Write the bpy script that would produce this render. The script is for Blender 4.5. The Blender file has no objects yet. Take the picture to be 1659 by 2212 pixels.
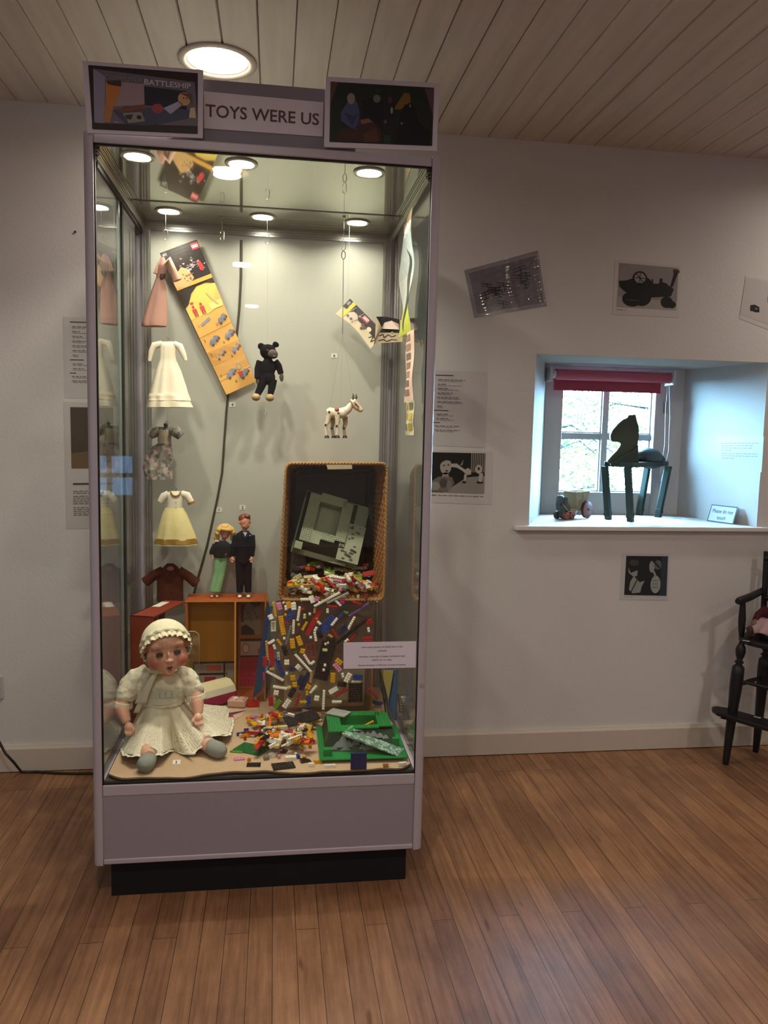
import bpy, bmesh, math, random
from mathutils import Vector, Matrix, Euler
random.seed(7)
PI = math.pi
V = Vector
SC = bpy.context.scene
COL = SC.collection

# ---------------------------------------------------------------- camera
FPX = 1688.4
CAM = V((0.5262, 0.0, 1.4305))
yaw, pitch, roll = 0.1406, -0.1025, 0.0232
FW = V((math.sin(yaw)*math.cos(pitch), math.cos(yaw)*math.cos(pitch), math.sin(pitch)))
_r0 = V((math.cos(yaw), -math.sin(yaw), 0))
_u0 = _r0.cross(FW)
RT = math.cos(roll)*_r0 + math.sin(roll)*_u0
UP = -math.sin(roll)*_r0 + math.cos(roll)*_u0
cam_data = bpy.data.cameras.new('camera')
cam = bpy.data.objects.new('camera', cam_data)
COL.objects.link(cam)
cam.matrix_world = Matrix(((RT.x, UP.x, -FW.x, CAM.x), (RT.y, UP.y, -FW.y, CAM.y), (RT.z, UP.z, -FW.z, CAM.z), (0, 0, 0, 1)))
cam_data.sensor_fit = 'HORIZONTAL'
cam_data.sensor_width = 36
cam_data.lens = FPX/1659*36
cam_data.clip_start = 0.05
SC.camera = cam

def ray(px, py):
    return FW + RT*((px-829.5)/FPX) - UP*((py-1106)/FPX)
def at(px, py, Y):            # the point of the vertical plane at depth Y that the photo shows at px, py
    v = ray(px, py); return CAM + v*(Y/v.y)
def atz(px, py, Z):
    v = ray(px, py); return CAM + v*((Z-CAM.z)/v.z)
def atx(px, py, X):
    v = ray(px, py); return CAM + v*((X-CAM.x)/v.x)
def ps(Y):                    # metres per photo pixel at depth Y
    return Y/FPX*1.005

# ---------------------------------------------------------------- world, exposure
SC.view_settings.view_transform = 'Standard'
SC.view_settings.look = 'None'
SC.view_settings.gamma = 1
SC.view_settings.use_curve_mapping = False
SC.view_settings.exposure = 0.2
W = bpy.data.worlds.new('sky'); SC.world = W; W.use_nodes = True
bg = W.node_tree.nodes['Background']
bg.inputs[0].default_value = (0.35, 0.67, 1.0, 1)
bg.inputs[1].default_value = 110.0
try:
    SC.cycles.use_denoising = True
    SC.cycles.max_bounces = 10
    SC.cycles.transparent_max_bounces = 24
    SC.cycles.glossy_bounces = 5
    SC.cycles.caustics_reflective = False
    SC.cycles.sample_clamp_indirect = 4
except Exception: pass
ROOM_LAMP = 4.8       # the two lamps nearest the wall
ROOM_LAMP_NEAR = 11.0  # the rows over and behind the viewer
CASE_LAMP = 2.3

# ---------------------------------------------------------------- helpers
def lin(c):
    return c/12.92 if c <= 0.04045 else ((c+0.055)/1.055)**2.4
def hexc(h):
    h = h.lstrip('#'); return tuple(lin(int(h[i:i+2], 16)/255) for i in (0, 2, 4))
_mc = {}
def M(col, rough=0.6, var=0.06, scale=30, bump=0.0, bscale=200, metal=0.0, spec=0.4, trans=0.0, coat=0.0, emit=0.0, name=None):
    key = (col, rough, var, scale, bump, bscale, metal, spec, trans, coat, emit)
    if key in _mc: return _mc[key]
    m = bpy.data.materials.new(name or ('surface_'+str(len(_mc)))); m.use_nodes = True
    nt = m.node_tree; b = nt.nodes['Principled BSDF']
    c = hexc(col) if isinstance(col, str) else col
    b.inputs['Roughness'].default_value = rough
    b.inputs['Metallic'].default_value = metal
    b.inputs['Specular IOR Level'].default_value = spec
    b.inputs['Coat Weight'].default_value = coat
    b.inputs['Transmission Weight'].default_value = trans
    tc = nt.nodes.new('ShaderNodeTexCoord')
    n = nt.nodes.new('ShaderNodeTexNoise'); n.inputs['Scale'].default_value = scale; n.inputs['Detail'].default_value = 4
    nt.links.new(tc.outputs['Object'], n.inputs['Vector'])
    mx = nt.nodes.new('ShaderNodeMix'); mx.data_type = 'RGBA'
    mx.inputs[6].default_value = tuple(max(0, x*(1-var)) for x in c)+(1,)
    mx.inputs[7].default_value = tuple(min(1, x*(1+var)) for x in c)+(1,)
    nt.links.new(n.outputs[0], mx.inputs[0]); nt.links.new(mx.outputs[2], b.inputs['Base Color'])
    if emit: b.inputs['Emission Color'].default_value = c+(1,); b.inputs['Emission Strength'].default_value = emit
    if bump:
        n2 = nt.nodes.new('ShaderNodeTexNoise'); n2.inputs['Scale'].default_value = bscale; n2.inputs['Detail'].default_value = 3
        nt.links.new(tc.outputs['Object'], n2.inputs['Vector'])
        bp = nt.nodes.new('ShaderNodeBump'); bp.inputs['Strength'].default_value = min(1, bump); bp.inputs['Distance'].default_value = 0.002
        nt.links.new(n2.outputs[0], bp.inputs['Height']); nt.links.new(bp.outputs[0], b.inputs['Normal'])
    _mc[key] = m
    return m

def glassmat(name, tint=(0.97, 1.0, 0.985), base=0.04, k=1.0):     # thin pane: clear, with mirror reflection rising at grazing angles
    m = bpy.data.materials.new(name); m.use_nodes = True; nt = m.node_tree; nt.nodes.clear()
    out = nt.nodes.new('ShaderNodeOutputMaterial'); mix = nt.nodes.new('ShaderNodeMixShader')
    tr = nt.nodes.new('ShaderNodeBsdfTransparent'); tr.inputs[0].default_value = tint+(1,)
    gl = nt.nodes.new('ShaderNodeBsdfGlossy'); gl.inputs['Roughness'].default_value = 0.0
    lw = nt.nodes.new('ShaderNodeLayerWeight'); lw.inputs[0].default_value = 0.5
    p = nt.nodes.new('ShaderNodeMath'); p.operation = 'POWER'; p.inputs[1].default_value = 5
    a = nt.nodes.new('ShaderNodeMath'); a.operation = 'MULTIPLY_ADD'; a.inputs[1].default_value = (1-base)*k; a.inputs[2].default_value = base
    nt.links.new(lw.outputs['Facing'], p.inputs[0]); nt.links.new(p.outputs[0], a.inputs[0]); nt.links.new(a.outputs[0], mix.inputs[0])
    nt.links.new(tr.outputs[0], mix.inputs[1]); nt.links.new(gl.outputs[0], mix.inputs[2]); nt.links.new(mix.outputs[0], out.inputs[0])
    return m

OFF = {}
class MB:
    def __init__(s, M0=None):
        s.v = []; s.f = []; s.m = []; s.s = []; s.mats = []; s.c = 0; s.M = M0 or Matrix.Identity(4)
    def mat(s, m):
        if m not in s.mats: s.mats.append(m)
        s.c = s.mats.index(m); return s
    def add(s, vs, fs, sm=False):
        o = len(s.v); s.v += [s.M @ V(v) for v in vs]
        for f in fs: s.f.append([i+o for i in f]); s.m.append(s.c); s.s.append(sm)
        return s
    def box(s, c, d, R=None):
        c = V(c); q = []
        for z in (-.5, .5):
            for y in (-.5, .5):
                for x in (-.5, .5):
                    p = V((x*d[0], y*d[1], z*d[2])); q.append(c+(R @ p if R else p))
        return s.add(q, [(0, 2, 3, 1), (4, 5, 7, 6), (0, 1, 5, 4), (2, 6, 7, 3), (0, 4, 6, 2), (1, 3, 7, 5)])
    def bb(s, a, b):
        a = V(a); b = V(b); return s.box((a+b)/2, b-a)
    def hexa(s, q):   # 8 corners: bottom ring 0-3, top ring 4-7
        return s.add(q, [(3, 2, 1, 0), (4, 5, 6, 7), (0, 1, 5, 4), (1, 2, 6, 5), (2, 3, 7, 6), (3, 0, 4, 7)])
    def prism(s, pts, ex):
        n = len(pts); ex = V(ex); q = [V(p) for p in pts]+[V(p)+ex for p in pts]
        return s.add(q, [tuple(range(n))[::-1], tuple(range(n, 2*n))]+[(i, (i+1) % n, n+(i+1) % n, n+i) for i in range(n)])
    def rings(s, rs, cap=True, sm=True, close=False):
        n = len(rs[0]); q = [p for r in rs for p in r]; f = []
        K = len(rs)
        for k in range(K if close else K-1):
            a = k*n; b = ((k+1) % K)*n
            for i in range(n): f.append((a+i, a+(i+1) % n, b+(i+1) % n, b+i))
        s.add(q, f, sm)
        if cap and not close: s.add([V(p) for p in rs[0]], [tuple(range(n))[::-1]], False); s.add([V(p) for p in rs[-1]], [tuple(range(n))], False)
        return s
    def tube(s, pts, r, n=8, cap=True, close=False, flat=1.0):
        pts = [V(p) for p in pts]; K = len(pts); R = r if isinstance(r, (list, tuple)) else [r]*K
        rs = []; prev = None
        for i, p in enumerate(pts):
            if close: t = pts[(i+1) % K]-pts[i-1]
            else: t = pts[min(i+1, K-1)]-pts[max(i-1, 0)]
            t = t.normalized() if t.length > 1e-9 else V((0, 0, 1))
            if prev is None:
                a = V((0, 0, 1)) if abs(t.z) < .9 else V((1, 0, 0)); u = (a-t*a.dot(t)).normalized()
            else: u = (prev-t*prev.dot(t)).normalized()
            prev = u; w = t.cross(u)
            rs.append([p+(u*math.cos(2*PI*j/n)*flat+w*math.sin(2*PI*j/n))*R[i] for j in range(n)])
        return s.rings(rs, cap, True, close)
    def cyl(s, a, b, r0, r1=None, n=16, sm=True):
        r1 = r0 if r1 is None else r1; a = V(a); b = V(b); t = (b-a).normalized()
        x = V((0, 0, 1)) if abs(t.z) < .9 else V((1, 0, 0)); u = (x-t*x.dot(t)).normalized(); w = t.cross(u)
        return s.rings([[c+(u*math.cos(2*PI*j/n)+w*math.sin(2*PI*j/n))*r for j in range(n)] for c, r in ((a, r0), (b, r1))], True, sm)
    def lathe(s, o, prof, n=20, ax=(0, 0, 1), cap=True):
        o = V(o); t = V(ax).normalized(); x = V((0, 0, 1)) if abs(t.z) < .9 else V((1, 0, 0)); u = (x-t*x.dot(t)).normalized(); w = t.cross(u)
        return s.rings([[o+t*h+(u*math.cos(2*PI*j/n)+w*math.sin(2*PI*j/n))*r for j in range(n)] for r, h in prof], cap)
    def ell(s, c, r, R=None, n=16, m=10):
        c = V(c); r = (r, r, r) if isinstance(r, (int, float)) else r; q = []; f = []
        def T(p): p = V(p); return c+(R @ p if R else p)
        q.append(T((0, 0, r[2])))
        for i in range(1, m):
            a = PI*i/m
            for j in range(n): b = 2*PI*j/n; q.append(T((r[0]*math.sin(a)*math.cos(b), r[1]*math.sin(a)*math.sin(b), r[2]*math.cos(a))))
        q.append(T((0, 0, -r[2])))
        for j in range(n): f.append((0, 1+j, 1+(j+1) % n)); f.append((len(q)-1, 1+(m-2)*n+(j+1) % n, 1+(m-2)*n+j))
        for i in range(m-2):
            for j in range(n): f.append((1+i*n+j, 1+(i+1)*n+j, 1+(i+1)*n+(j+1) % n, 1+i*n+(j+1) % n))
        return s.add(q, f, True)
    def grid(s, fn, nu, nv, sm=True, cu=False):
        q = [fn(i/nu, j/nv) for j in range(nv+1) for i in range(nu+1)]
        return s.add(q, [(j*(nu+1)+i, j*(nu+1)+i+1, (j+1)*(nu+1)+i+1, (j+1)*(nu+1)+i) for j in range(nv) for i in range(nu)], sm)
    def rows(s, rows, Y, n=36, fold=0, k=7, cap=True, steps=4, lean=0.0, dY=0):
        # rows of the silhouette: (py, x left, x right, half depth m)
        ex = []
        for a, b in zip(rows, rows[1:]):
            for t in range(steps): u = t/steps; ex.append([a[i]+(b[i]-a[i])*u for i in range(4)])
        ex.append(list(rows[-1])); rs = []
        for i, (y, xl, xr, d) in enumerate(ex):
            u = i/(len(ex)-1); A = at(xl, y, Y+lean*u); B = at(xr, y, Y+lean*u); c = (A+B)/2; h = (B-A)/2; ring = []
            for j in range(n):
                th = 2*PI*j/n; w = 1+fold*u*math.sin(k*th+1.3*math.sin(3*th))
                ring.append(c+h*math.cos(th)*(1+fold*u*.25*math.sin(k*th))+V((0, -d*math.sin(th)*w-dY, 0)))
            rs.append(ring)
        return s.rings(rs, cap)
    def build(s, name, mat=None, parent=None, origin=None, bevel=0, sub=0, solid=0, remesh=0, smooth_it=0, recalc=False, crease=0):
        if origin is None: origin = OFF[parent.name] if parent is not None else V((0, 0, 0))
        origin = V(origin)
        me = bpy.data.meshes.new(name)
        me.from_pydata([tuple(v-origin) for v in s.v], [], s.f)
        for m in (s.mats or ([mat] if mat else [])): me.materials.append(m)
        if s.mats: me.polygons.foreach_set('material_index', s.m)
        me.polygons.foreach_set('use_smooth', s.s); me.update()
        if recalc or remesh:
            b = bmesh.new(); b.from_mesh(me); bmesh.ops.recalc_face_normals(b, faces=b.faces); b.to_mesh(me); b.free()
        o = bpy.data.objects.new(name, me); COL.objects.link(o)
        if remesh:
            md = o.modifiers.new('r', 'REMESH'); md.mode = 'VOXEL'; md.voxel_size = remesh; md.use_smooth_shade = True
            if smooth_it: m2 = o.modifiers.new('s', 'SMOOTH'); m2.iterations = smooth_it; m2.factor = .5
            if crease:
                tx = bpy.data.textures.new('folds', 'CLOUDS'); tx.noise_scale = .035; tx.noise_depth = 2
                m3 = o.modifiers.new('d', 'DISPLACE'); m3.texture = tx; m3.strength = crease; m3.mid_level = .5; m3.texture_coords = 'GLOBAL'
            dg = bpy.context.evaluated_depsgraph_get(); nm = bpy.data.meshes.new_from_object(o.evaluated_get(dg))
            o.modifiers.clear(); o.data = nm; nm.name = name
            if not nm.materials and mat: nm.materials.append(mat)
            nm.polygons.foreach_set('use_smooth', [True]*len(nm.polygons))
        if solid: md = o.modifiers.new('t', 'SOLIDIFY'); md.thickness = solid; md.offset = 0
        if bevel: md = o.modifiers.new('b', 'BEVEL'); md.width = bevel; md.segments = 3; md.limit_method = 'ANGLE'; md.harden_normals = False
        if sub: md = o.modifiers.new('s', 'SUBSURF'); md.levels = sub; md.render_levels = sub
        if parent is not None: o.parent = parent; OFF[o.name] = OFF[parent.name]
        else: o.location = origin; OFF[o.name] = origin
        return o
def tag(o, label=None, cat=None, group=None, kind=None):
    if label: o['label'] = label
    if cat: o['category'] = cat
    if group: o['group'] = group
    if kind: o['kind'] = kind
    return o
def thing(name, loc, label, cat, group=None):
    o = bpy.data.objects.new(name, None); COL.objects.link(o); o.location = loc; o.empty_display_size = .05
    OFF[o.name] = V(loc); return tag(o, label, cat, group)
def struct(name, mb, mat=None, **k):
    return tag(mb.build(name, mat, **k), kind='structure')
def text_geo(txt, bold=0.0):
    cu = bpy.data.curves.new('t', 'FONT'); cu.body = txt; cu.size = 1; cu.offset = bold; cu.resolution_u = 3
    o = bpy.data.objects.new('t', cu); COL.objects.link(o)
    me = bpy.data.meshes.new_from_object(o.evaluated_get(bpy.context.evaluated_depsgraph_get()))
    vs = [v.co.copy() for v in me.vertices]; fs = [tuple(p.vertices) for p in me.polygons]
    bpy.data.objects.remove(o); bpy.data.curves.remove(cu); bpy.data.meshes.remove(me)
    x0 = min(v.x for v in vs); x1 = max(v.x for v in vs)
    return vs, fs, x0, x1
class Print:      # something printed on a flat or curved sheet; u, v run 0..1 across and down the sheet
    def __init__(s, TL, TR, BL, BR, bend=None, matte=.55):
        s.q = (V(TL), V(TR), V(BL), V(BR)); s.mb = MB(); s.bend = bend; s.rough = matte
        s.n = (s.q[1]-s.q[0]).cross(s.q[2]-s.q[0]).normalized()
        if s.n.dot(CAM-s.q[0]) < 0: s.n = -s.n
        s.wd = (s.q[1]-s.q[0]).length; s.ht = (s.q[2]-s.q[0]).length
    def p(s, u, v, l=0):
        a, b, c, d = s.q; p = (a*(1-u)+b*u)*(1-v)+(c*(1-u)+d*u)*v
        if s.bend: p = p+s.n*s.bend(u, v)
        return p+s.n*(.0005*l)
    def col(s, c): s.mb.mat(M(c, rough=s.rough, var=.04)); return s
    def sheet(s, c, th=.0008, nu=1, nv=1, back=None):
        s.col(c)
        s.mb.grid(lambda u, v: s.p(u, v), nu, nv); s.mb.grid(lambda u, v: s.p(1-u, v)-s.n*th, nu, nv)
        for (a, b) in (((0, 0), (1, 0)), ((1, 0), (1, 1)), ((1, 1), (0, 1)), ((0, 1), (0, 0))):
            s.mb.grid(lambda u, v: s.p(a[0]+(b[0]-a[0])*u, a[1]+(b[1]-a[1])*u)-s.n*th*v, max(nu, nv), 1)
        return s
    def sub(s, pts, c, l=1):
        s.col(c); s.mb.add([s.p(u, v, l) for u, v in pts], [tuple(range(len(pts)))]); return s
    def rect(s, u0, v0, u1, v1, c, l=1, nu=1, nv=1):
        s.col(c); s.mb.grid(lambda u, v: s.p(u0+(u1-u0)*u, v0+(v1-v0)*v, l), nu, nv, False); return s
    def disc(s, u, v, ru, rv, c, l=2, n=18, a=0):
        pts = []
        for i in range(n):
            t = 2*PI*i/n; x = ru*math.cos(t)*s.wd; y = rv*math.sin(t)*s.ht
            pts.append((u+(x*math.cos(a)-y*math.sin(a))/s.wd, v+(x*math.sin(a)+y*math.cos(a))/s.ht))
        return s.sub(pts, c, l)
    def line(s, pts, w, c, l=2):
        s.col(c)
        for (u0, v0), (u1, v1) in zip(pts, pts[1:]):
            dx = (u1-u0)*s.wd; dy = (v1-v0)*s.ht; L = math.hypot(dx, dy) or 1; nx = -dy/L*w/2/s.wd; ny = dx/L*w/2/s.ht
            s.mb.add([s.p(u0+nx, v0+ny, l), s.p(u1+nx, v1+ny, l), s.p(u1-nx, v1-ny, l), s.p(u0-nx, v0-ny, l)], [(0, 1, 2, 3)])
        return s
    def text(s, txt, u, v, h, c='#222222', al='c', bold=0, w=None, a=0, l=3):     # h: letter height in m; v: baseline
        vs, fs, x0, x1 = text_geo(txt, bold); k = h/.7; kx = k if w is None else w/(x1-x0)
        off = {'c': (x0+x1)/2, 'l': x0, 'r': x1}[al]; s.col(c); q = []
        for p in vs:
            x = (p.x-off)*kx; y = -p.y*k
            q.append(s.p(u+(x*math.cos(a)-y*math.sin(a))/s.wd, v+(x*math.sin(a)+y*math.cos(a))/s.ht, l))
        s.mb.add(q, fs); return s
    def scrawl(s, u0, u1, v, h, c='#4a4a4a', seed=0, l=2):     # a line of print too small to read: word-long strokes
        R = random.Random(seed); u = u0
        while u < u1-.01:
            w = min(R.uniform(.03, .1), u1-u); s.rect(u, v-h/s.ht/2, u+w, v+h/s.ht/2, c, l); u += w+.018
        return s
def px_print(tl, tr, bl, br, Y, **k):
    return Print(at(*tl, Y), at(*tr, Y), at(*bl, Y), at(*br, Y), **k)
# ================================================================ the room
WY = 3.285      # wall with the small window
CZ = 2.649      # ceiling
XL, XR, YB = -2.3, 4.6, -4.9
wall_m = M('#cccac8', rough=.85, var=.03, scale=6, bump=.35, bscale=90)
paint_m = M('#d8d6d2', rough=.6, var=.03, scale=8, bump=.15, bscale=40)
base_m = M('#c2b8ac', rough=.55, var=.04, scale=10, bump=.15, bscale=30)

# floorboards: one procedural material, boards running towards the window wall
def floor_material():
    m = bpy.data.materials.new('floorboards'); m.use_nodes = True; nt = m.node_tree; b = nt.nodes['Principled BSDF']
    N = nt.nodes.new; L = nt.links.new
    tc = N('ShaderNodeTexCoord'); mp = N('ShaderNodeMapping'); mp.inputs['Rotation'].default_value = (0, 0, PI/2)
    L(tc.outputs['Object'], mp.inputs[0])
    def brick(mortar, c1, c2, cm):
        t = N('ShaderNodeTexBrick'); t.offset = .37; t.offset_frequency = 3; t.squash = 1
        t.inputs['Scale'].default_value = 1; t.inputs['Brick Width'].default_value = 1.55; t.inputs['Row Height'].default_value = .0665
        t.inputs['Mortar Size'].default_value = mortar; t.inputs['Mortar Smooth'].default_value = .2
        t.inputs['Color1'].default_value = c1; t.inputs['Color2'].default_value = c2; t.inputs['Mortar'].default_value = cm
        L(mp.outputs[0], t.inputs['Vector']); return t
    t = brick(.0009, (.25, .123, .062, 1), (.37, .195, .100, 1), (.02, .010, .005, 1))
    # grain, stretched along the boards
    mg = N('ShaderNodeMapping'); mg.inputs['Scale'].default_value = (28, 1.6, 1); L(tc.outputs['Object'], mg.inputs[0])
    g = N('ShaderNodeTexNoise'); g.inputs['Scale'].default_value = 2.2; g.inputs['Detail'].default_value = 6; g.inputs['Roughness'].default_value = .65; L(mg.outputs[0], g.inputs['Vector'])
    r = N('ShaderNodeValToRGB'); r.color_ramp.elements[0].position = .32; r.color_ramp.elements[0].color = (.62, .56, .5, 1); r.color_ramp.elements[1].position = .62; r.color_ramp.elements[1].color = (1.06, 1.05, 1.04, 1); L(g.outputs[0], r.inputs[0])
    mu = N('ShaderNodeMix'); mu.data_type = 'RGBA'; mu.blend_type = 'MULTIPLY'; mu.inputs[0].default_value = 1
    L(t.outputs['Color'], mu.inputs[6]); L(r.outputs[0], mu.inputs[7])
    # worn varnish in large patches, and a few dark marks
    w = N('ShaderNodeTexNoise'); w.inputs['Scale'].default_value = 2.1; w.inputs['Detail'].default_value = 7; w.inputs['Roughness'].default_value = .7; L(tc.outputs['Object'], w.inputs['Vector'])
    r2 = N('ShaderNodeValToRGB'); r2.color_ramp.elements[0].position = .38; r2.color_ramp.elements[0].color = (.66, .6, .6, 1); r2.color_ramp.elements[1].position = .6; r2.color_ramp.elements[1].color = (1.1, 1.1, 1.1, 1); L(w.outputs[0], r2.inputs[0])
    mu2 = N('ShaderNodeMix'); mu2.data_type = 'RGBA'; mu2.blend_type = 'MULTIPLY'; mu2.inputs[0].default_value = .75
    L(mu.outputs[2], mu2.inputs[6]); L(r2.outputs[0], mu2.inputs[7])
    ms = N('ShaderNodeMapping'); ms.inputs['Scale'].default_value = (9, 2.2, 1); L(tc.outputs['Object'], ms.inputs[0])
    v = N('ShaderNodeTexNoise'); v.inputs['Scale'].default_value = 1.7; v.inputs['Detail'].default_value = 2; L(ms.outputs[0], v.inputs['Vector'])
    r3 = N('ShaderNodeValToRGB'); r3.color_ramp.elements[0].position = .69; r3.color_ramp.elements[0].color = (1, 1, 1, 1); r3.color_ramp.elements[1].position = .76; r3.color_ramp.elements[1].color = (.35, .22, .15, 1); L(v.outputs[0], r3.inputs[0])
    mu3 = N('ShaderNodeMix'); mu3.data_type = 'RGBA'; mu3.blend_type = 'MULTIPLY'; mu3.inputs[0].default_value = .8
    L(mu2.outputs[2], mu3.inputs[6]); L(r3.outputs[0], mu3.inputs[7]); L(mu3.outputs[2], b.inputs['Base Color'])
    rr = N('ShaderNodeMapRange'); rr.inputs[3].default_value = .28; rr.inputs[4].default_value = .62; L(w.outputs[0], rr.inputs[0]); L(rr.outputs[0], b.inputs['Roughness'])
    b.inputs['Specular IOR Level'].default_value = .45
    bp = N('ShaderNodeBump'); bp.inputs['Strength'].default_value = .35; bp.inputs['Distance'].default_value = .0015
    inv = N('ShaderNodeMath'); inv.operation = 'MULTIPLY_ADD'; inv.inputs[1].default_value = -1; inv.inputs[2].default_value = 1; L(t.outputs['Fac'], inv.inputs[0])
    ad = N('ShaderNodeMath'); ad.operation = 'MULTIPLY_ADD'; ad.inputs[1].default_value = .25; L(g.outputs[0], ad.inputs[0]); L(inv.outputs[0], ad.inputs[2])
    L(ad.outputs[0], bp.inputs['Height']); L(bp.outputs[0], b.inputs['Normal'])
    return m
struct('floor', MB().bb((XL-.2, YB-.2, -.08), (XR+.2, WY+.3, 0)), floor_material())

# ceiling of painted boards with open joints
def ceiling_material():
    m = bpy.data.materials.new('painted_boards'); m.use_nodes = True; nt = m.node_tree; b = nt.nodes['Principled BSDF']; N = nt.nodes.new; L = nt.links.new
    tc = N('ShaderNodeTexCoord'); mg = N('ShaderNodeMapping'); mg.inputs['Scale'].default_value = (8, .7, 1); L(tc.outputs['Object'], mg.inputs[0])
    g = N('ShaderNodeTexNoise'); g.inputs['Scale'].default_value = 3; g.inputs['Detail'].default_value = 4; L(mg.outputs[0], g.inputs['Vector'])
    r = N('ShaderNodeValToRGB'); r.color_ramp.elements[0].position = .3; r.color_ramp.elements[0].color = hexc('#c4bab0')+(1,); r.color_ramp.elements[1].position = .7; r.color_ramp.elements[1].color = hexc('#d3cac0')+(1,)
    L(g.outputs[0], r.inputs[0]); L(r.outputs[0], b.inputs['Base Color']); b.inputs['Roughness'].default_value = .5; b.inputs['Specular IOR Level'].default_value = .3
    return m
LAMPS = [(.327, 2.804), (.29, .69), (.27, -1.42), (.29, -3.4), (3.15, 2.80), (2.75, .69), (2.75, -1.42), (2.75, -3.4), (-1.6, -1.42)]
def ceiling_mesh():
    mb = MB(); P = .1152; x0 = 1.272-P*34
    k = 0
    holes = [(x, y, .108) for x, y in LAMPS]
    while x0+P*k < XR+.3:
        a = x0+P*k; b = a+P; k += 1
        if b < XL-.3: continue
        g = .0030+.0009*math.sin(k*7.3)
        prof = [(a+.0008, CZ+g*2), (a+.0008+g, CZ), (b-.0008-g, CZ), (b-.0008, CZ+g*2), (b-.0008, CZ+.02), (a+.0008, CZ+.02)]
        near = [h for h in holes if a < h[0]+h[2] and b > h[0]-h[2]]
        if not near:
            mb.prism([(x, YB-.2, z) for x, z in prof], (0, WY+.8-YB, 0)); continue
        hx, _, hr = near[0]                 # boards that carry recessed lamps are sawn round the lamp openings
        cuts = [a+.0008, a+.0008+g]+[a+P*t/16 for t in range(1, 16)]+[b-.0008-g, b-.0008]
        for u0, u1 in zip(cuts, cuts[1:]):
            d = 0 if u0 < hx < u1 else min(abs(u0-hx), abs(u1-hx)); c = math.sqrt(max(0, hr*hr-d*d))
            y = YB-.2; spans = []
            for h in sorted(near, key=lambda q: q[1]):
                if c: spans.append((y, h[1]-c)); y = h[1]+c
            spans.append((y, WY+.6))
            z0 = CZ+g*2 if u0 <= a+.0009 else CZ; z1 = CZ+g*2 if u1 >= b-.0009 else CZ
            for p, q in spans: mb.prism([(u0, p, z0), (u1, p, z1), (u1, p, CZ+.02), (u0, p, CZ+.02)], (0, q-p, 0))
    mb.bb((XL-.3, YB-.3, CZ+.16), (XR+.3, WY+.6, CZ+.2))
    return mb
struct('ceiling', ceiling_mesh(), ceiling_material())
# lay-in boxes above so no light leaks round the lamps
# walls
OX0, OX1, OZ0, OZ1 = 1.634, 2.716, 1.036, 1.778         # window niche mouth
IX0, IX1, NY = 1.875, 2.575, 3.815                      # inner end of the splayed niche
IZ0, IZ1 = 1.036, 1.776
wb = MB()
TH = .62
def wall_piece(x0, x1, z0, z1): wb.bb((x0, WY, z0), (x1, WY+TH, z1))
wall_piece(XL-.2, OX0, 0, CZ+.2)
wall_piece(OX1, XR+.2, 0, CZ+.2)
wall_piece(OX0, OX1, 0, OZ0)
wall_piece(OX0, OX1, OZ1, CZ+.2)
wb.prism([(OX0, WY, OZ0), (IX0, NY, OZ0), (IX0, WY+TH, OZ0), (OX0, WY+TH, OZ0)], (0, 0, OZ1-OZ0))      # splayed reveals
wb.prism([(OX1, WY, OZ0), (OX1, WY+TH, OZ0), (IX1, WY+TH, OZ0), (IX1, NY, OZ0)], (0, 0, OZ1-OZ0))
struct('wall_back', wb, wall_m)
LW = (-.9, .6, .7, 1.75)  # unseen window opening, added to bring cool daylight onto the floor
struct('wall_left', MB().bb((XL-.2, YB-.2, 0), (XL, LW[0], CZ+.2)).bb((XL-.2, LW[1], 0), (XL, WY+.2, CZ+.2)).bb((XL-.2, LW[0], 0), (XL, LW[1], LW[2])).bb((XL-.2, LW[0], LW[3]), (XL, LW[1], CZ+.2)), wall_m)
w = MB()
for y in (LW[0], (LW[0]+LW[1])/2-.02, LW[1]-.05): w.bb((XL-.12, y, LW[2]), (XL-.06, y+.05, LW[3]))
for z in (LW[2], (LW[2]+LW[3])/2-.02, LW[3]-.05): w.bb((XL-.12, LW[0], z), (XL-.06, LW[1], z+.05))
o = struct('window_4', w, paint_m); MB().bb((XL-.094, LW[0], LW[2]), (XL-.086, LW[1], LW[3])).build('glass_pane', glassmat('added_window_glass', (.12, .12, .13)), o)
struct('wall_right', MB().bb((XR, YB-.2, 0), (XR+.2, WY+.2, CZ+.2)), wall_m)
# wall behind the camera: left window shows as a reflection, right one added for daylight
fb = MB(); wz0, wz1 = .55, 1.75
wx = [(-1.75, -1.1), (3.0, 4.1)]
xs = [XL-.2]+[x for p in wx for x in p]+[XR+.2]
for i in range(0, len(xs), 2): fb.bb((xs[i], YB-.25, 0), (xs[i+1], YB, CZ+.2))
wzs = [(.55, 1.12), (1.0, 2.1)]
for p, (wz0, wz1) in zip(wx, wzs): fb.bb((p[0], YB-.25, 0), (p[1], YB, wz0)); fb.bb((p[0], YB-.25, wz1), (p[1], YB, CZ+.2))
struct('wall_front', fb, wall_m)
for i, (a, b) in enumerate(wx):
    w = MB(); y = YB-.12; wz0, wz1 = wzs[i]
    for x in (a, (a+b)/2-.02, b-.05): w.bb((x, y-.03, wz0), (x+.05, y+.03, wz1))
    for z in (wz0, (wz0+wz1)/2-.02, wz1-.05): w.bb((a, y-.03, z), (b, y+.03, z+.05))
    o = struct('window_%d' % (i+2), w, paint_m)
    MB().bb((a, y-.004, wz0), (b, y+.004, wz1)).build('glass_pane', glassmat('window_glass_%d' % i, (.15, .15, .165)), o)
# baseboard and its shadow gap
bb_ = MB()
prof = [(WY, .004), (WY-.020, .004), (WY-.020, .098), (WY-.014, .108), (WY-.012, .113), (WY, .113)]
bb_.prism([(XL, y, z) for y, z in prof], (XR-XL, 0, 0))
struct('baseboard_back', bb_, base_m)
j = at(1010, 1597, WY-.02); 
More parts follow.
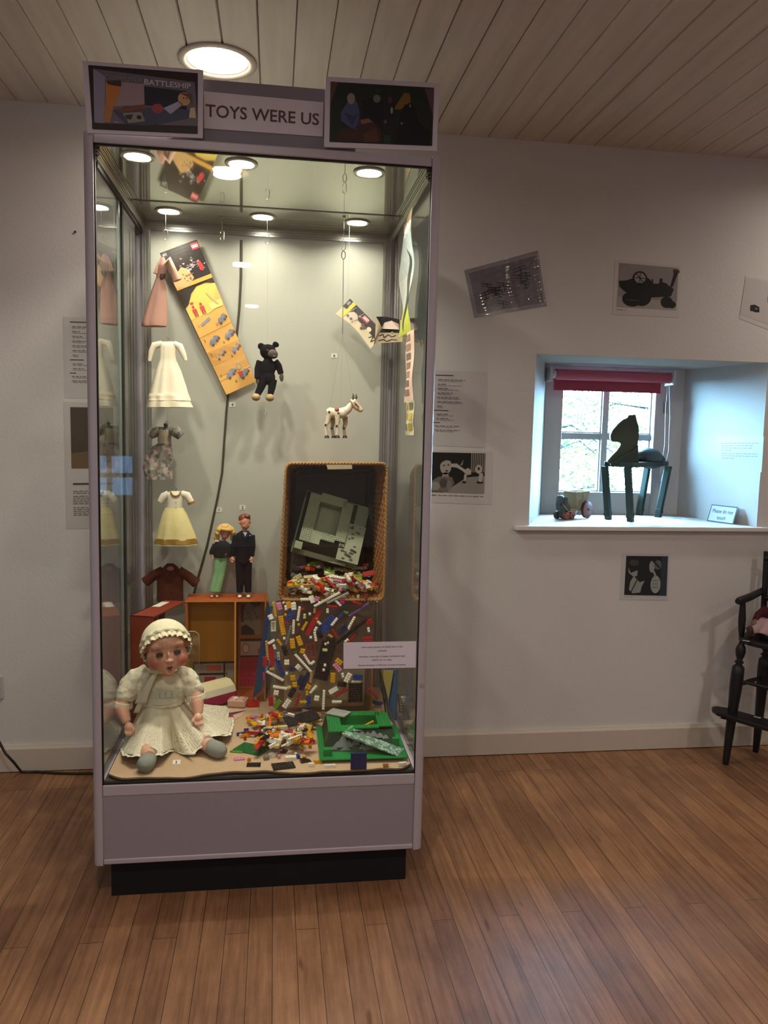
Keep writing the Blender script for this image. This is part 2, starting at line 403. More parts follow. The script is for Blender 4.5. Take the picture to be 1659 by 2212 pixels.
# sill board
sb = MB(); sb.prism([(1.566, WY-.035, 1.017), (1.566, WY-.035, 1.036), (1.566, WY, 1.036), (1.566, WY, 1.017)], (1.45, 0, 0))
sb.bb((OX0, WY-.001, 1.030), (OX1, NY+.0, 1.0365))
struct('trim_1', sb, paint_m, bevel=.004)

# small sash window in the niche
wf = MB(); y0, y1 = NY-.045, NY+.03
fx0, fx1 = IX0, IX1
gx0 = at(1206, 950, NY).x; gx1 = at(1402, 950, NY).x; gz0 = at(1300, 1062, NY).z; gz1 = OZ1-.075
wf.bb((fx0-.02, y0, OZ0), (gx0, y1, OZ1)); wf.bb((gx1, y0, OZ0), (fx1+.02, y1, OZ1)); wf.bb((gx0, y0, OZ0), (gx1, y1, gz0)); wf.bb((gx0, y0, gz1), (gx1, y1, OZ1))
win = struct('window_1', wf, M('#dfe3e6', rough=.5, var=.03), bevel=.004)
mu = MB(); mx_ = at(1302, 950, NY).x; mz = at(1300, 942, NY).z
mu.bb((mx_-.016, NY-.02, gz0), (mx_+.016, NY+.015, gz1)); mu.bb((gx0, NY-.018, mz-.013), (gx1, NY+.013, mz+.013))
for a, b in ((gx0, mx_-.016), (mx_+.016, gx1)):
    for c, d in ((gz0, mz-.013), (mz+.013, gz1)):
        for q in ((a, c, a+.007, d), (b-.007, c, b, d), (a, c, b, c+.007), (a, d-.007, b, d)): mu.bb((q[0], NY-.008, q[1]), (q[2], NY+.012, q[3]))
mu.build('glazing_bars', M('#dfe3e6', rough=.5, var=.03), win, bevel=.002)
MB().bb((gx0-.01, NY-.003, gz0-.01), (gx1+.01, NY+.003, gz1+.01)).build('glass_pane', glassmat('niche_glass'), win)
c = at(1437, 880, NY-.055); MB().bb(c-V((.004, .012, .03)), c+V((.004, .01, .03))).build('window_catch', M('#8f8a84', rough=.4, metal=.6), win)
c = at(1432, 1040, NY-.05); MB().bb(c-V((.02, .004, .045)), c+V((.02, .004, .03))).build('frame_block', M('#d5dade'), win)

# red roller blind, nearly rolled up
by = NY-.12
bl_ = at(1200, 800, by); br_ = at(1447, 814, by); zc = (at(1300, 812, by)).z
t = thing('roller_blind', V((bl_.x, by, zc)), 'dusky red roller blind rolled up at the top of the small window', 'blind')
red = M('#b5505a', rough=.75, var=.06, scale=60, bump=.2)
MB().cyl((bl_.x, by, zc), (br_.x, by, zc), .026, n=28).build('roll', red, t)
MB().bb((bl_.x+.002, by+.020, zc-.072), (br_.x-.035, by+.0225, zc)).bb((bl_.x+.002, by+.016, zc-.075), (br_.x-.035, by+.026, zc-.066)).build('fabric', M('#a8404e', rough=.8, var=.05, scale=60), t)
wp = M('#e6e8ea', rough=.4)
for x in (bl_.x-.03, br_.x+.012):
    b = MB().bb((x-.006, by-.03, zc-.035), (x+.006, by+.07, zc+.035)); b.cyl((x, by, zc), (x+(.03 if x < 2 else -.012), by, zc), .02, n=20); b.build('bracket', wp, t, bevel=.003)
ch = [at(1446, 830, by), at(1447, 900, by), at(1444, 975, by), at(1428, 1040, by), at(1426, 1020, by+.01), at(1436, 960, by), at(1437, 900, by), at(1442, 832, by)]
MB().tube(ch, .0013, 6).build('pull_chain', wp, t)

# ---------------------------------------------------------------- outdoors
gr = MB().bb((-12, WY+1.2, -1.2), (22, 26, -1.0)); tag(gr.build('lawn', M('#23261f', rough=.9, var=.25, scale=3)), 'green garden ground outside the small window', 'lawn', kind='structure')
def tree(x, y, h, spread, n, seed, label, leafc):
    R = random.Random(seed); t = thing('garden_tree', (x, y, -1.0), label, 'tree', None)
    br = MB(); tips = []
    br.tube([(x, y, -1.0), (x+.05, y, h*.3), (x-.05, y, h*.62), (x, y, h)], [.10, .08, .05, .02], 8)
    for k in range(46):
        z = R.uniform(h*.12, h*.95); a = R.uniform(0, 2*PI); L = spread*R.uniform(.5, 1)*(1-.35*z/h)
        p0 = V((x, y, z)); p1 = p0+V((math.cos(a)*L*.5, math.sin(a)*L*.5, R.uniform(.05, .4))); p2 = p1+V((math.cos(a+R.uniform(-.5, .5))*L*.5, math.sin(a)*L*.5, R.uniform(-.25, .2)))
        br.tube([p0, p1, p2], [.014, .008, .003], 5); tips += [(p1, .3), (p2, .35), ((p1+p2)/2, .3)]
        for q in range(3):
            p3 = p1.lerp(p2, R.random())+V((R.uniform(-.4, .4), R.uniform(-.3, .3), R.uniform(-.3, .3))); br.tube([p1.lerp(p2, .4), p3], [.005, .002], 4); tips.append((p3, .28))
    br.build('branches', M('#0d0c0d', rough=.9, var=.2, spec=.1), t)
    lf = MB()
    for k in range(n):
        c, r = R.choice(tips); c = c+V((R.gauss(0, r*.5), R.gauss(0, r*.5), R.gauss(0, r*.45))); s = R.uniform(.014, .032)
        u = V((R.gauss(0, 1), R.gauss(0, 1), R.gauss(0, 1))).normalized(); w = u.orthogonal().normalized()
        lf.mat(leafc[k % len(leafc)]); lf.add([c-u*s, c+w*s*.5, c+u*s, c-w*s*.5], [(0, 1, 2, 3)])
    lf.build('foliage', None, t); return t
LF = [M('#2c3f10', rough=.8, var=.2, spec=.1), M('#38480f', rough=.8, var=.2, spec=.1), M('#1e3610', rough=.8, var=.2, spec=.1)]
tree(2.95, 7.0, 4.0, 1.5, 15000, 3, 'leafy green tree close outside, behind the left panes of the small window', LF)
tree(5.35, 9.0, 4.6, 2.0, 12000, 5, 'sparser branching tree outside, behind the right panes of the small window', LF)

# ---------------------------------------------------------------- recessed ceiling lamps
def downlight(x, y, label, first=None):
    if first:
        o = first.copy(); COL.objects.link(o); o.location = (x, y, CZ); o['label'] = label
        for c in list(first.children):
            d = c.copy(); COL.objects.link(d); d.parent = o
            if d.type == 'LIGHT' and y < 2: d.data = d.data.copy(); d.data.energy = ROOM_LAMP_NEAR
        return o
    t = thing('ceiling_downlight', (x, y, CZ), label, 'ceiling light', 'recessed downlights in a row along the ceiling')
    o = V((x, y, CZ))
    MB().lathe(o, [(.128, -.001), (.130, -.006), (.124, -.010), (.112, -.010), (.104, -.004), (.100, .002), (.100, .0), (.126, .0)], 40, cap=False).build('trim_ring', M('#b9aea6', rough=.35, var=.02), t)
    MB().lathe(o, [(.100, .0), (.097, .02), (.088, .06), (.075, .10), (.0, .102)], 40, cap=False).build('reflector', M('#e9dfcf', rough=.25, metal=.3, var=.01), t)
    MB().lathe(o, [(.0, -.013), (.040, -.011), (.062, -.004), (.070, .010), (.068, .085), (.0, .09)], 32, cap=False).build('bulb', M((1, .84, .62), rough=.3, var=0, emit=26, name='warm_bulb'), t)
    ld = bpy.data.lights.new('downlight_beam', 'AREA'); ld.shape = 'DISK'; ld.size = .13; ld.energy = ROOM_LAMP; ld.color = (1.0, .89, .79); ld.spread = PI*.92
    lo = bpy.data.objects.new('lamp', ld); COL.objects.link(lo); lo.location = (0, 0, -.0145); lo.parent = t
    return t
d0 = downlight(*LAMPS[0], 'glowing recessed ceiling downlight above the display case')
for (x, y), lab in zip(LAMPS[1:], ['recessed downlight just in front of the case, over the viewer', 'recessed downlight further back in the row over the viewer', 'last recessed downlight of the row behind the viewer', 'recessed downlight near the wall right of the window', 'recessed downlight right of the viewer', 'recessed downlight right and behind the viewer', 'recessed downlight in the far right corner behind the viewer', 'recessed downlight on the left side behind the viewer']):
    downlight(x, y, lab, d0)
# ================================================================ the display case
D0 = 2.315            # front face
D1 = 3.155            # back face
ZB, ZG, ZT, ZTT = .115, .365, 2.198, 2.226     # bottom edge, glass bottom, glass top, frame top
PW = .028
alu = M('#b0a9b2', rough=.42, metal=.12, var=.03, scale=20, spec=.5, name='anodised_aluminium')
alu_in = M('#a9a9a2', rough=.25, metal=.85, var=.03, scale=15)
black_m = M('#0b0a0b', rough=.85, var=.1)
panel_m = M('#918a92', rough=.5, var=.03, scale=60, bump=.1, bscale=500)
case = thing('display_case', (.5, (D0+D1)/2, 0), 'tall grey glass display case full of toys, standing on a black plinth', 'display case')
MB().bb((.045, D0+.03, 0), (.955, D1-.03, ZB)).build('plinth', black_m, case)
def post_profile(x, y, sx, sy, r=.018, n=6):     # square tube whose outer corner is rounded; sx, sy point outwards
    w = PW; p = []
    p.append((x-sx*w, y)); 
    for i in range(n+1):
        a = PI/2*i/n; p.append((x-sx*r+sx*r*math.sin(a), y-sy*r+sy*r*math.cos(a)))
    p.append((x, y-sy*w)); p.append((x-sx*w, y-sy*w)); return p
for x, y, sx, sy in ((0, D0, -1, -1), (1, D0, 1, -1), (0, D1, -1, 1), (1, D1, 1, 1)):
    mb = MB(); mb.prism([(a, b, ZB) for a, b in post_profile(x, y, sx, sy)], (0, 0, ZTT-ZB))
    mb.mat(alu); o = mb.build('post', alu, case, recalc=True)
def rail(name, p, q, w, h, m=alu, bev=.004): MB().bb(p, q).build(name, m, case, bevel=bev)
# top frame, bottom frame
for nm, z0, z1 in (('top_rail', ZT, ZTT-.001), ('bottom_rail', ZG-.035, ZG), ('base_rail', ZB+.001, ZB+.018)):
    rail(nm, (PW, D0+.002, z0), (1-PW, D0+PW, z1), 0, 0); rail(nm, (PW, D1-PW, z0), (1-PW, D1-.002, z1), 0, 0)
    rail(nm, (.002, D0+PW, z0), (PW, D1-PW, z1), 0, 0); rail(nm, (1-PW, D0+PW, z0), (.998, D1-PW, z1), 0, 0)
bp = MB().bb((PW, D0+.005, ZB+.018), (1-PW, D0+.02, ZG-.035)).bb((PW, D1-.02, ZB+.018), (1-PW, D1-.005, ZG-.035)); bp.bb((.005, D0+PW, ZB+.018), (.02, D1-PW, ZG-.035)).bb((.98, D0+PW, ZB+.018), (.995, D1-PW, ZG-.035))
bp.build('base_panel', panel_m, case)
# inner ribbed channels along the rails and posts that carry the panes
ch = MB()
for x in (PW, 1-PW-.012):
    for k in range(3): ch.bb((x, D0+PW, ZT-.008-k*.010), (x+.012, D1-PW, ZT-.003-k*.010))
for k in range(3): ch.bb((PW, D1-PW-.012, ZT-.008-k*.010), (1-PW, D1-PW, ZT-.003-k*.010))
ch.bb((PW, D1-PW-.008, ZT-.036), (1-PW, D1-PW, ZT))
ch.bb((PW, D0+PW, ZT-.036), (PW+.006, D1-PW, ZT)); ch.bb((1-PW-.006, D0+PW, ZT-.036), (1-PW, D1-PW, ZT))
ch.build('glazing_channel', alu_in, case)
ch = MB()
for x, s in ((PW, 1), (1-PW, -1)):
    for k in range(3): ch.bb((x+s*k*.010, D1-PW-.016, ZG), (x+s*(k*.010+.006), D1-PW-.001, ZT-.036))
    ch.bb((x, D1-PW-.008, ZG), (x+s*.030, D1-PW, ZT-.036))
ch.build('glazing_channel', alu_in, case)
seal = MB()
seal.bb((PW, D0+.006, ZT-.0035), (1-PW, D0+.016, ZT)).bb((PW, D0+.006, ZG), (1-PW, D0+.016, ZG+.004)).bb((PW, D0+.006, ZG), (PW+.0035, D0+.016, ZT)).bb((1-PW-.0025, D0+.006, ZG), (1-PW, D0+.016, ZT))
ym = 2.72     # where the two side doors meet
for x in (PW-.002,):
    seal.bb((x-.004, D0+PW+.02, ZT-.050), (x+.004, D1-PW, ZT-.036)); seal.bb((x-.005, ym-.010, ZG), (x+.005, ym+.012, ZT-.045))
seal.build('rubber_seal', black_m, case)
MB().bb((PW-.008, ym-.045, ZG), (PW-.002, ym-.020, ZT-.04)).build('door_edge', M('#7d8a84', rough=.2, var=.03, metal=.3), case)
case_glass = glassmat('case_glass', (.985, 1.0, .99), .035, 1.0)
for p, q in (((PW-.004, D0+.008, ZG-.003), (1-PW+.004, D0+.013, ZT+.003)),):
    MB().bb(p, q).build('front_glass', case_glass, case)
side_glass = glassmat('side_glass', (.96, .99, .97), .05, 1.0)
MB().bb((PW-.010, D0+PW-.002, ZG-.002), (PW-.005, ym+.01, ZT+.002)).build('side_glass', side_glass, case)
MB().bb((PW-.018, ym-.02, ZG-.002), (PW-.013, D1-PW+.002, ZT+.002)).build('side_glass', side_glass, case)
MB().bb((1-PW+.008, D0+PW-.002, ZG-.002), (1-PW+.013, D1-PW+.002, ZT+.002)).build('side_glass', side_glass, case)
back_m = M('#a7a89c', rough=.32, var=.02, scale=4, spec=.35)
YBK = D1-.030      # face of the back panel
MB().bb((PW-.004, YBK, ZG-.003), (1-PW+.004, YBK+.012, ZT+.003)).build('back_panel', back_m, case)
roof_m = M('#c3c9bb', rough=.05, var=.02, scale=4, spec=1.0, metal=.7, name='polished_roof_panel')
roof = MB().bb((PW-.004, D0+PW-.004, ZT-.002), (1-PW+.004, D1-PW+.004, ZT+.010))
roof.build('roof_panel', roof_m, case)
rj = MB().bb((PW, 2.845, ZT-.0035), (1-PW, 2.857, ZT-.0015)); rj.build('roof_strip', M('#5c5f58', rough=.4), case)  # thin dark strip across the roof panel
MB().bb((PW, D0+PW, ZG-.02), (1-PW, D1-PW, ZG+.002)).build('case_floor', M('#2b2a2b', rough=.7), case)
lens_m = M((1, .93, .80), rough=.2, var=0, emit=30, name='case_lamp_lens')
for px, py in ((295, 335), (520, 343), (800, 367), (372, 472), (568, 478), (767, 493)):
    p = atz(px, py, ZT-.004); p.x = min(max(p.x, .12), .88); p.y = min(max(p.y, D0+.085), D1-.19); p.z = ZT-.002
    l = MB().lathe(p, [(.046, 0), (.048, -.002), (.046, -.005), (.038, -.004)], 28, cap=False)
    l.mat(M('#c9c6bc', rough=.3, metal=.6)); f = l.build('spotlight', None, case)
    q = MB().box(p-V((0, 0, .003)), (.066, .056, .002)); q.build('lens', lens_m, f)
    ld = bpy.data.lights.new('spot_beam', 'AREA'); ld.shape = 'DISK'; ld.size = .05; ld.energy = CASE_LAMP*(1.9 if py < 400 else .7); ld.color = (1.0, .90, .75); ld.spread = PI*.85
    lo = bpy.data.objects.new('lamp', ld); COL.objects.link(lo); lo.location = p-V((0, 0, .007))-OFF[f.name]; lo.parent = f
# lock on the right post
c = at(912, 1480, D0); MB().cyl((c.x, D0+.001, c.z), (c.x, D0-.004, c.z), .006).build('lock', M('#c9c5c0', rough=.3, metal=.8), case)
# header board
hz0 = ZTT; hl = .20; hr = .78
MB().bb((.235, D0+.030, ZTT+.001), (.75, D0+.036, at(560, 181, D0+.03).z)).build('header_board', M('#8b858e', rough=.6, var=.04), case)

# the sign and the two pictures standing on the case
def flat(name, P, label, cat, group=None):
    o = P.mb.build(name, None, None, origin=P.p(.5, .5)); return tag(o, label, cat, group)
S = px_print((440, 197), (699, 221), (440, 277), (697, 295), D0+.026)
S.sheet('#ddd8e0', .003)
t = thing('case_sign', S.p(.5, .5), 'white strip sign with big brown letters TOYS WERE US above the case', 'sign')
S.mb.build('sign_card', None, t)
L_ = px_print((440, 197), (699, 221), (440, 277), (697, 295), D0+.026)
L_.text('TOYS WERE US', .49, .675,   .033, '#5a4148', 'c', bold=.015, w=.318, l=1)
L_.mb.build('lettering', None, t)

def battleship(P):      # photo of a boxed electronic sea battle game
    P.rect(.045, .055, .955, .945, '#2f2725', 1)
    P.sub([(.085, .10), (.93, .19), (.955, .83), (.075, .86)], '#6f6a78', 2)
    P.sub([(.085, .10), (.18, .2), (.15, .86), (.065, .85)], '#8d8ea4', 3)
    P.sub([(.27, .26), (.50, .27), (.50, .56), (.2, .62)], '#a08c90', 3)
    P.sub([(.50, .30), (.86, .33), (.86, .60), (.50, .57)], '#262433', 3)
    P.sub([(.18, .29), (.29, .25), (.30, .40), (.26, .50), (.24, .60), (.17, .60)], '#c07a3e', 4)
    P.sub([(.19, .26), (.31, .24), (.31, .33), (.2, .31)], '#4e3030', 5)
    P.sub([(.16, .60), (.24, .60), (.2, .84), (.14, .84)], '#b07b4c', 4)
    P.sub([(.23, .68), (.34, .60), (.92, .60), (.93, .70), (.45, .90), (.32, .84)], '#474d63', 4)
    P.sub([(.23, .66), (.50, .56), (.52, .62), (.3, .70)], '#7a4d38', 5)
    P.sub([(.31, .70), (.47, .67), (.5, .80), (.36, .84)], '#8f8a82', 5)
    P.sub([(.33, .73), (.40, .71), (.38, .79), (.34, .78)], '#3a3632', 6); P.disc(.45, .75, .02, .03, '#2a2829', 6)
    P.disc(.61, .61, .05, .07, '#a04850', 5)
    P.sub([(.66, .60), (.80, .48), (.83, .53), (.72, .68)], '#a9aac0', 6)
    P.disc(.84, .45, .055, .10, '#c8a074', 6); P.sub([(.79, .36), (.9, .37), (.91, .52), (.87, .42)], '#6a4a3a', 7)
    P.disc(.835, .44, .006, .012, '#2a2020', 8); P.disc(.86, .44, .006, .012, '#2a2020', 8)
    P.sub([(.89, .58), (.93, .56), (.94, .72), (.88, .72)], '#cdbf9a', 6)
    P.sub([(.23, .82), (.32, .85), (.24, .84)], '#a3a2b4', 5)
    P.text('COMPUTER', .33, .245, .011, '#8f8a8a', 'c', w=.10, a=.03, l=6)
    P.text('BATTLESHIP', .70, .285, .014, '#c8c2cc', 'c', bold=.02, w=.125, a=.03, l=6)
    P.rect(.045, .86, .955, .945, '#342a28', 6)
def puppets(P):         # dim picture of dressed puppets, kept plain
    P.rect(.045, .07, .955, .93, '#1f2a20', 1)
    P.sub([(.045, .07), (.11, .07), (.05, .38)], '#5f3f38', 2); P.sub([(.87, .09), (.955, .08), (.955, .5)], '#5f4550', 2)
    P.sub([(.2, .33), (.27, .33), (.30, .45), (.30, .72), (.25, .74), (.14, .62), (.14, .50)], '#4b5278', 4)
    P.sub([(.17, .5), (.25, .55), (.29, .5), (.24, .7)], '#353b60', 5)
    P.disc(.225, .30, .035, .08, '#8b8578', 5)
    P.sub([(.32, .33), (.47, .22), (.55, .4), (.5, .75), (.33, .7)], '#17181b', 3); P.disc(.45, .28, .032, .06, '#5f7068', 5); P.sub([(.43, .14), (.48, .13), (.48, .2), (.44, .2)], '#2c3238', 5)
    P.sub([(.52, .28), (.6, .26), (.62, .5), (.62, .9), (.5, .9)], '#19201f', 4); P.disc(.565, .29, .02, .05, '#4c3438', 5); P.disc(.583, .44, .011, .05, '#8a9290', 6)
    P.sub([(.60, .42), (.69, .17), (.74, .18), (.75, .3), (.66, .42)], '#7a5a24', 4)
    P.sub([(.70, .34), (.78, .34), (.83, .6), (.94, .72), (.93, .93), (.62, .93), (.66, .5)], '#0f1112', 5); P.disc(.745, .36, .006, .02, '#9aa09a', 6)
    P.sub([(.27, .70), (.30, .58), (.42, .60), (.50, .74), (.5, .92), (.1, .92), (.14, .75)], '#3f2622', 4); P.sub([(.31, .60), (.38, .57), (.42, .62), (.32, .66)], '#7a5f4c', 5)
    P.sub([(.33, .8), (.45, .7), (.48, .9), (.36, .92)], '#54352d', 5)
    P.sub([(.52, .8), (.58, .8), (.58, .93), (.52, .93)], '#24382f', 5); P.disc(.53, .61, .015, .03, '#6a4040', 6); P.disc(.675, .62, .01, .02, '#7a6a60', 6)
for nm, q, fn, lab in (('framed_picture', ((178, 131), (439, 151), (189, 287), (438, 298)), battleship, 'photo of a boxed battle game, propped on the top left of the case'),
                       ('framed_picture', ((703, 165), (949, 180), (700, 317), (944, 326)), puppets, 'dark green picture of dressed puppets, propped on the top right of the case')):
    P = px_print(*q, D0-.010); t = thing(nm, P.p(.5, 1), lab, 'picture')
    P.sheet('#d2cdd8', .006); P.mb.build('mount_card', None, t)
    P = px_print(*q, D0-.010); fn(P); P.mb.build('printed_photo', None, t)

# note stuck to the front glass
q = ((742, 1388), (899, 1385), (742, 1445), (898, 1442))
P = px_print(*q, D0+.0065)
t = thing('question_note', P.p(.5, .5), 'white paper question note stuck low on the right of the front glass', 'note')
P.sheet('#d8d2dc', .0006); P.mb.build('paper', None, t); P = px_print(*q, D0+.0060)
for s, v, w in (('How many pieces of LEGO are in this', .22, .128), ('cabinet?', .36, .028), ('Answers onto slip of paper and place into', .575, .143), ('LEGO tin on table.', .71, .062), ('Announcement of Winner at end of season.', .905, .150)):
    P.text(s, .53, v, .0052, '#3a3238', w=w, l=1)
P.mb.build('lettering', None, t)
# ================================================================ inside the case: floor cloth, cable, cards, hooks
DZ = .379       # top of the floor lining
def noise1(x, s=0): return math.sin(x*7.1+s)+.6*math.sin(x*17.3+s*2.1)+.4*math.sin(x*31.7+s)
fm = MB()
def lining(u, v, top=True):
    x = PW+.008+u*(1-2*PW-.016); yf = D0+.018+.010*noise1(u*2, 1)*.5+(.018 if .22 < u < .6 else 0)*math.sin((u-.22)/.38*PI)
    if u < .06: yf += (.06-u)**2*8
    if u > .95: yf += (u-.95)**2*12
    y = yf+v*(YBK-.004-yf)
    z = DZ+(0 if v > .04 else -.0006)+(.0012*math.sin(u*19) if v < .05 else 0)
    return V((x, y, z if top else z-.007))
fm.mat(M('#b59b7d', rough=.95, var=.08, scale=50, bump=.5, bscale=500, spec=.1))
fm.grid(lambda u, v: lining(u, v), 60, 24)
fm.mat(M('#6d5a48', rough=.95, var=.15, scale=80, bump=.6, bscale=400))
fm.grid(lambda u, v: lining(u, 0, True)*(1-v)+lining(u, 0, False)*v+V((0, .003*math.sin(v*PI)*-1, 0)), 60, 3)
fm.grid(lambda u, v: lining(1-u, v, False), 60, 4)
tag(fm.build('floor_lining', None, None, origin=(.5, 2.7, DZ)), 'sandy brown hessian-covered board lining the floor of the case', 'lining')

cb = [(522, 519), (521, 600), (517, 670), (508, 760), (495, 830), (489, 890), (484, 960), (480, 1020), (470, 1075), (458, 1130), (447, 1180), (437, 1215), (430, 1240), (424, 1262), (417, 1290)]
tag(MB().tube([at(x, y, YBK-.005) for x, y in cb], .0042, 10).build('cable', M('#3a3524', rough=.5), None, origin=at(495, 830, YBK-.005)), 'dark olive cable hanging down the back panel inside the case', 'cable')
for n, x, y, sc in (('4', 502, 874, 1), ('6', 722, 768, 1), ('1', 473, 1101, 1), ('2', 524, 1096, 1)):
    P = px_print((x-6.5, y-5), (x+6.5, y-5), (x-6.5, y+5), (x+6.5, y+5), YBK-.001); P.sheet('#cfccc4', .0008)
    P.text(n, .5, .80, .011, '#1c1a1a', bold=.02, l=1)
    flat('number_card', P, {'4': 'small white number 4 card on the back panel below the long poster', '6': 'small white number 6 card on the back panel above the string puppet donkey', '1': 'small white number 1 card above the blonde doll', '2': 'small white number 2 card above the male doll'}[n], 'card')
c = atz(382, 1648, DZ); t = thing('number_card', V((c.x, c.y, DZ)), 'small folded white number card on the case floor between the baby doll\'s feet', 'card')
mb = MB(); mb.prism([(c.x-.012, c.y-.008, DZ), (c.x-.012, c.y, DZ+.010), (c.x-.012, c.y+.008, DZ), (c.x-.012, c.y+.007, DZ), (c.x-.012, c.y, DZ+.0088), (c.x-.012, c.y-.007, DZ)], (.024, 0, 0)); mb.build('folded_card', M('#e6e2d8', rough=.7), t)
P = Print(V((c.x-.012, c.y-.0004, DZ+.010)), V((c.x+.012, c.y-.0004, DZ+.010)), V((c.x-.012, c.y-.0084, DZ)), V((c.x+.012, c.y-.0084, DZ))); P.text('3', .45, .85, .008, '#1c1a1a', bold=.02, l=1); P.mb.build('lettering', None, t)

steel = M('#b4b2aa', rough=.3, metal=.9, var=.02)
thr = M('#8f8d83', rough=.5, var=0)
ZR = ZT-.003
def s_hook(p, h, r=.0011):
    w = h*.16; z0 = p.z
    pts = []
    for i in range(9): a = PI*(1.15-i/8*1.15); pts.append(V((p.x+w*math.cos(a), p.y, z0+h*.72+w*math.sin(a))))
    for i in range(9): a = PI*(i/8*1.2); pts.append(V((p.x+w*math.cos(a)*1, p.y, z0+w-w*math.sin(a)*1)))
    return pts, r
def hook_thing(px, py, Y, label, ring=False):
    p = at(px, py, Y); h = .040
    t = thing('ceiling_hook', V((p.x, p.y, ZR)), label, 'hook')
    MB().cyl((p.x, p.y, ZR), (p.x, p.y, ZR-.004), .006, n=12).build('hook_plate', steel, t)
    MB().tube([(p.x, p.y, ZR), (p.x, p.y, p.z+h*.85)], .0006, 6).build('suspension_wire', steel, t)
    pts, r = s_hook(V((p.x, p.y, p.z)), h); MB().tube(pts, .0014, 8).build('s_hook', steel, t)
    return p
h1 = hook_thing(358, 518, 2.97, 'S-shaped wire hook above the pink doll dress')
h2 = hook_thing(480, 520, 3.0, 'small empty wire hook left of the dark cable, under the case roof')
h3 = hook_thing(577, 527, 2.96, 'S-shaped wire hook above the black plush bear')
h4 = hook_thing(742, 540, 2.90, 'S-shaped wire hook carrying the ring of the donkey puppet')

# ---------------------------------------------------------------- long building instructions poster
q = ((345, 547), (425, 518), (489, 853), (553, 824))
bend = lambda u, v: .004*math.sin(v*14+u*2)+.010*v*(1-v)*4
P = px_print(*q, 3.095, bend=bend)
t = thing('instructions_poster', P.p(.5, 0), 'long yellow and black brick-building instructions poster hanging slanted across the back of the case', 'poster')
P.sheet('#d9a85a', .0008, 4, 40); P.mb.build('paper', None, t)
P = px_print(*q, 3.0945, bend=bend)
P.rect(0, 0, 1, .235, '#231b16', 1, 4, 10); P.rect(0, .235, 1, .262, '#cf9c46', 1, 4, 2)
P.sub([(0, .262), (1, .262), (1, .30), (.78, .275), (.52, .275), (.3, .31), (.12, .37), (0, .385)], '#241c15', 2)
P.sub([(0, .19), (.35, .13), (.5, .16), (.55, .22), (.3, .262), (0, .245)], '#c9a06c', 2)
P.rect(.80, .012, .985, .055, '#b8343c', 2, 2, 2); P.text('LEGO', .893, .043, .010, '#efe6e0', bold=.05, w=.024, a=0, l=4)
P.rect(.02, .008, .16, .035, '#4b4a4a', 2); P.text('497', .09, .030, .008, '#d8d4cc', w=.016, l=4)
R = random.Random(4)
for k in range(46):     # the grey launcher vehicle on the cover
    u = R.gauss(.62, .15); v = R.gauss(.135, .022)+(u-.6)*.05; a = .5+R.gauss(0, .25); L = R.uniform(.02, .13)
    u = min(max(u, .3), .93); P.line([(u, v), (u+L*math.cos(a)*.9, v-.006+L*.18*math.sin(a))], R.uniform(.001, .0035), R.choice(['#b8b4b0', '#8f8b8c', '#cfc9c2', '#6d6668', '#b58a94']), 3)
P.sub([(.78, .135), (.86, .13), (.90, .17), (.86, .20), (.78, .19)], '#b8383a', 4)
for k in range(16): P.disc(.42+R.gauss(0, .08), .20+R.gauss(0, .012), .018, .005, R.choice(['#d8d0c4', '#8a5a4a', '#6a5a52']), 4, 8)
P.sub([(0, .40), (.2, .345), (.5, .285), (1, .30), (1, .44), (.55, .47), (0, .47)], '#cdb75a', 1)
P.rect(.62, .41, .98, .455, '#d8c878', 2)
for x in (.2, .42): P.disc(x, .395, .035, .011, '#b83c34', 3, 10); P.rect(x-.06, .41, x+.06, .437, '#b83c34', 3); P.rect(x-.05, .437, x-.008, .462, '#a8382f', 3); P.rect(x+.008, .437, x+.05, .462, '#a8382f', 3)
P.rect(.16, .362, .25, .378, '#b83c34', 3)
for k in range(9): P.line([(.66+.02*k, .34+.01*k), (.72+.02*k, .35+.011*k)], .003, '#a9a77c', 3)
def car(P, u, v, s=1, c='#7d8491'):
    P.sub([(u-.13*s, v+.012), (u-.08*s, v-.012), (u-.02*s, v-.016), (u+.03*s, v-.03), (u+.13*s, v-.022), (u+.14*s, v-.004), (u+.0, v+.018), (u-.09*s, v+.024)], c, 2)
    for k in range(9): a = random.random(); P.line([(u-.1*s+.02*k, v+.01-.003*k), (u-.06*s+.02*k, v-.008-.003*k+.01*a)], .002, '#b4b8c0' if k % 2 else '#565b66', 3)
    for a, b in ((-.06, .024), (.06, .008), (.12, -.004)): P.disc(u+a*s, v+b, .028*s, .009, '#4c3a38', 4, 12); P.disc(u+a*s, v+b, .012*s, .004, '#a55a40', 5, 8)
P.line([(.2, .525), (.5, .50)], .010, '#848a94', 2); P.text('1', .12, .535, .011, '#4a3420', l=3); P.text('2', .60, .565, .011, '#4a3420', l=3); car(P, .80, .535, 1.1)
P.line([(0, .597), (1, .578)], .002, '#a87c38', 2)
P.text('3', .1, .635, .011, '#4a3420', l=3); car(P, .35, .645, 1.25); car(P, .82, .645, 1.25); P.text('4', .58, .69, .011, '#4a3420', l=3)
P.rect(0, .70, 1, .80, '#c08f48', 1, 2, 2); P.text('5', .1, .735, .011, '#4a3420', l=3); car(P, .34, .745, 1.3); P.text('6', .64, .79, .011, '#4a3420', l=3); car(P, .82, .745, 1.2)
P.rect(0, .80, 1, .875, '#c69650', 1, 2, 2); P.text('7', .1, .885, .011, '#4a3420', l=3); car(P, .4, .885, 1.3)
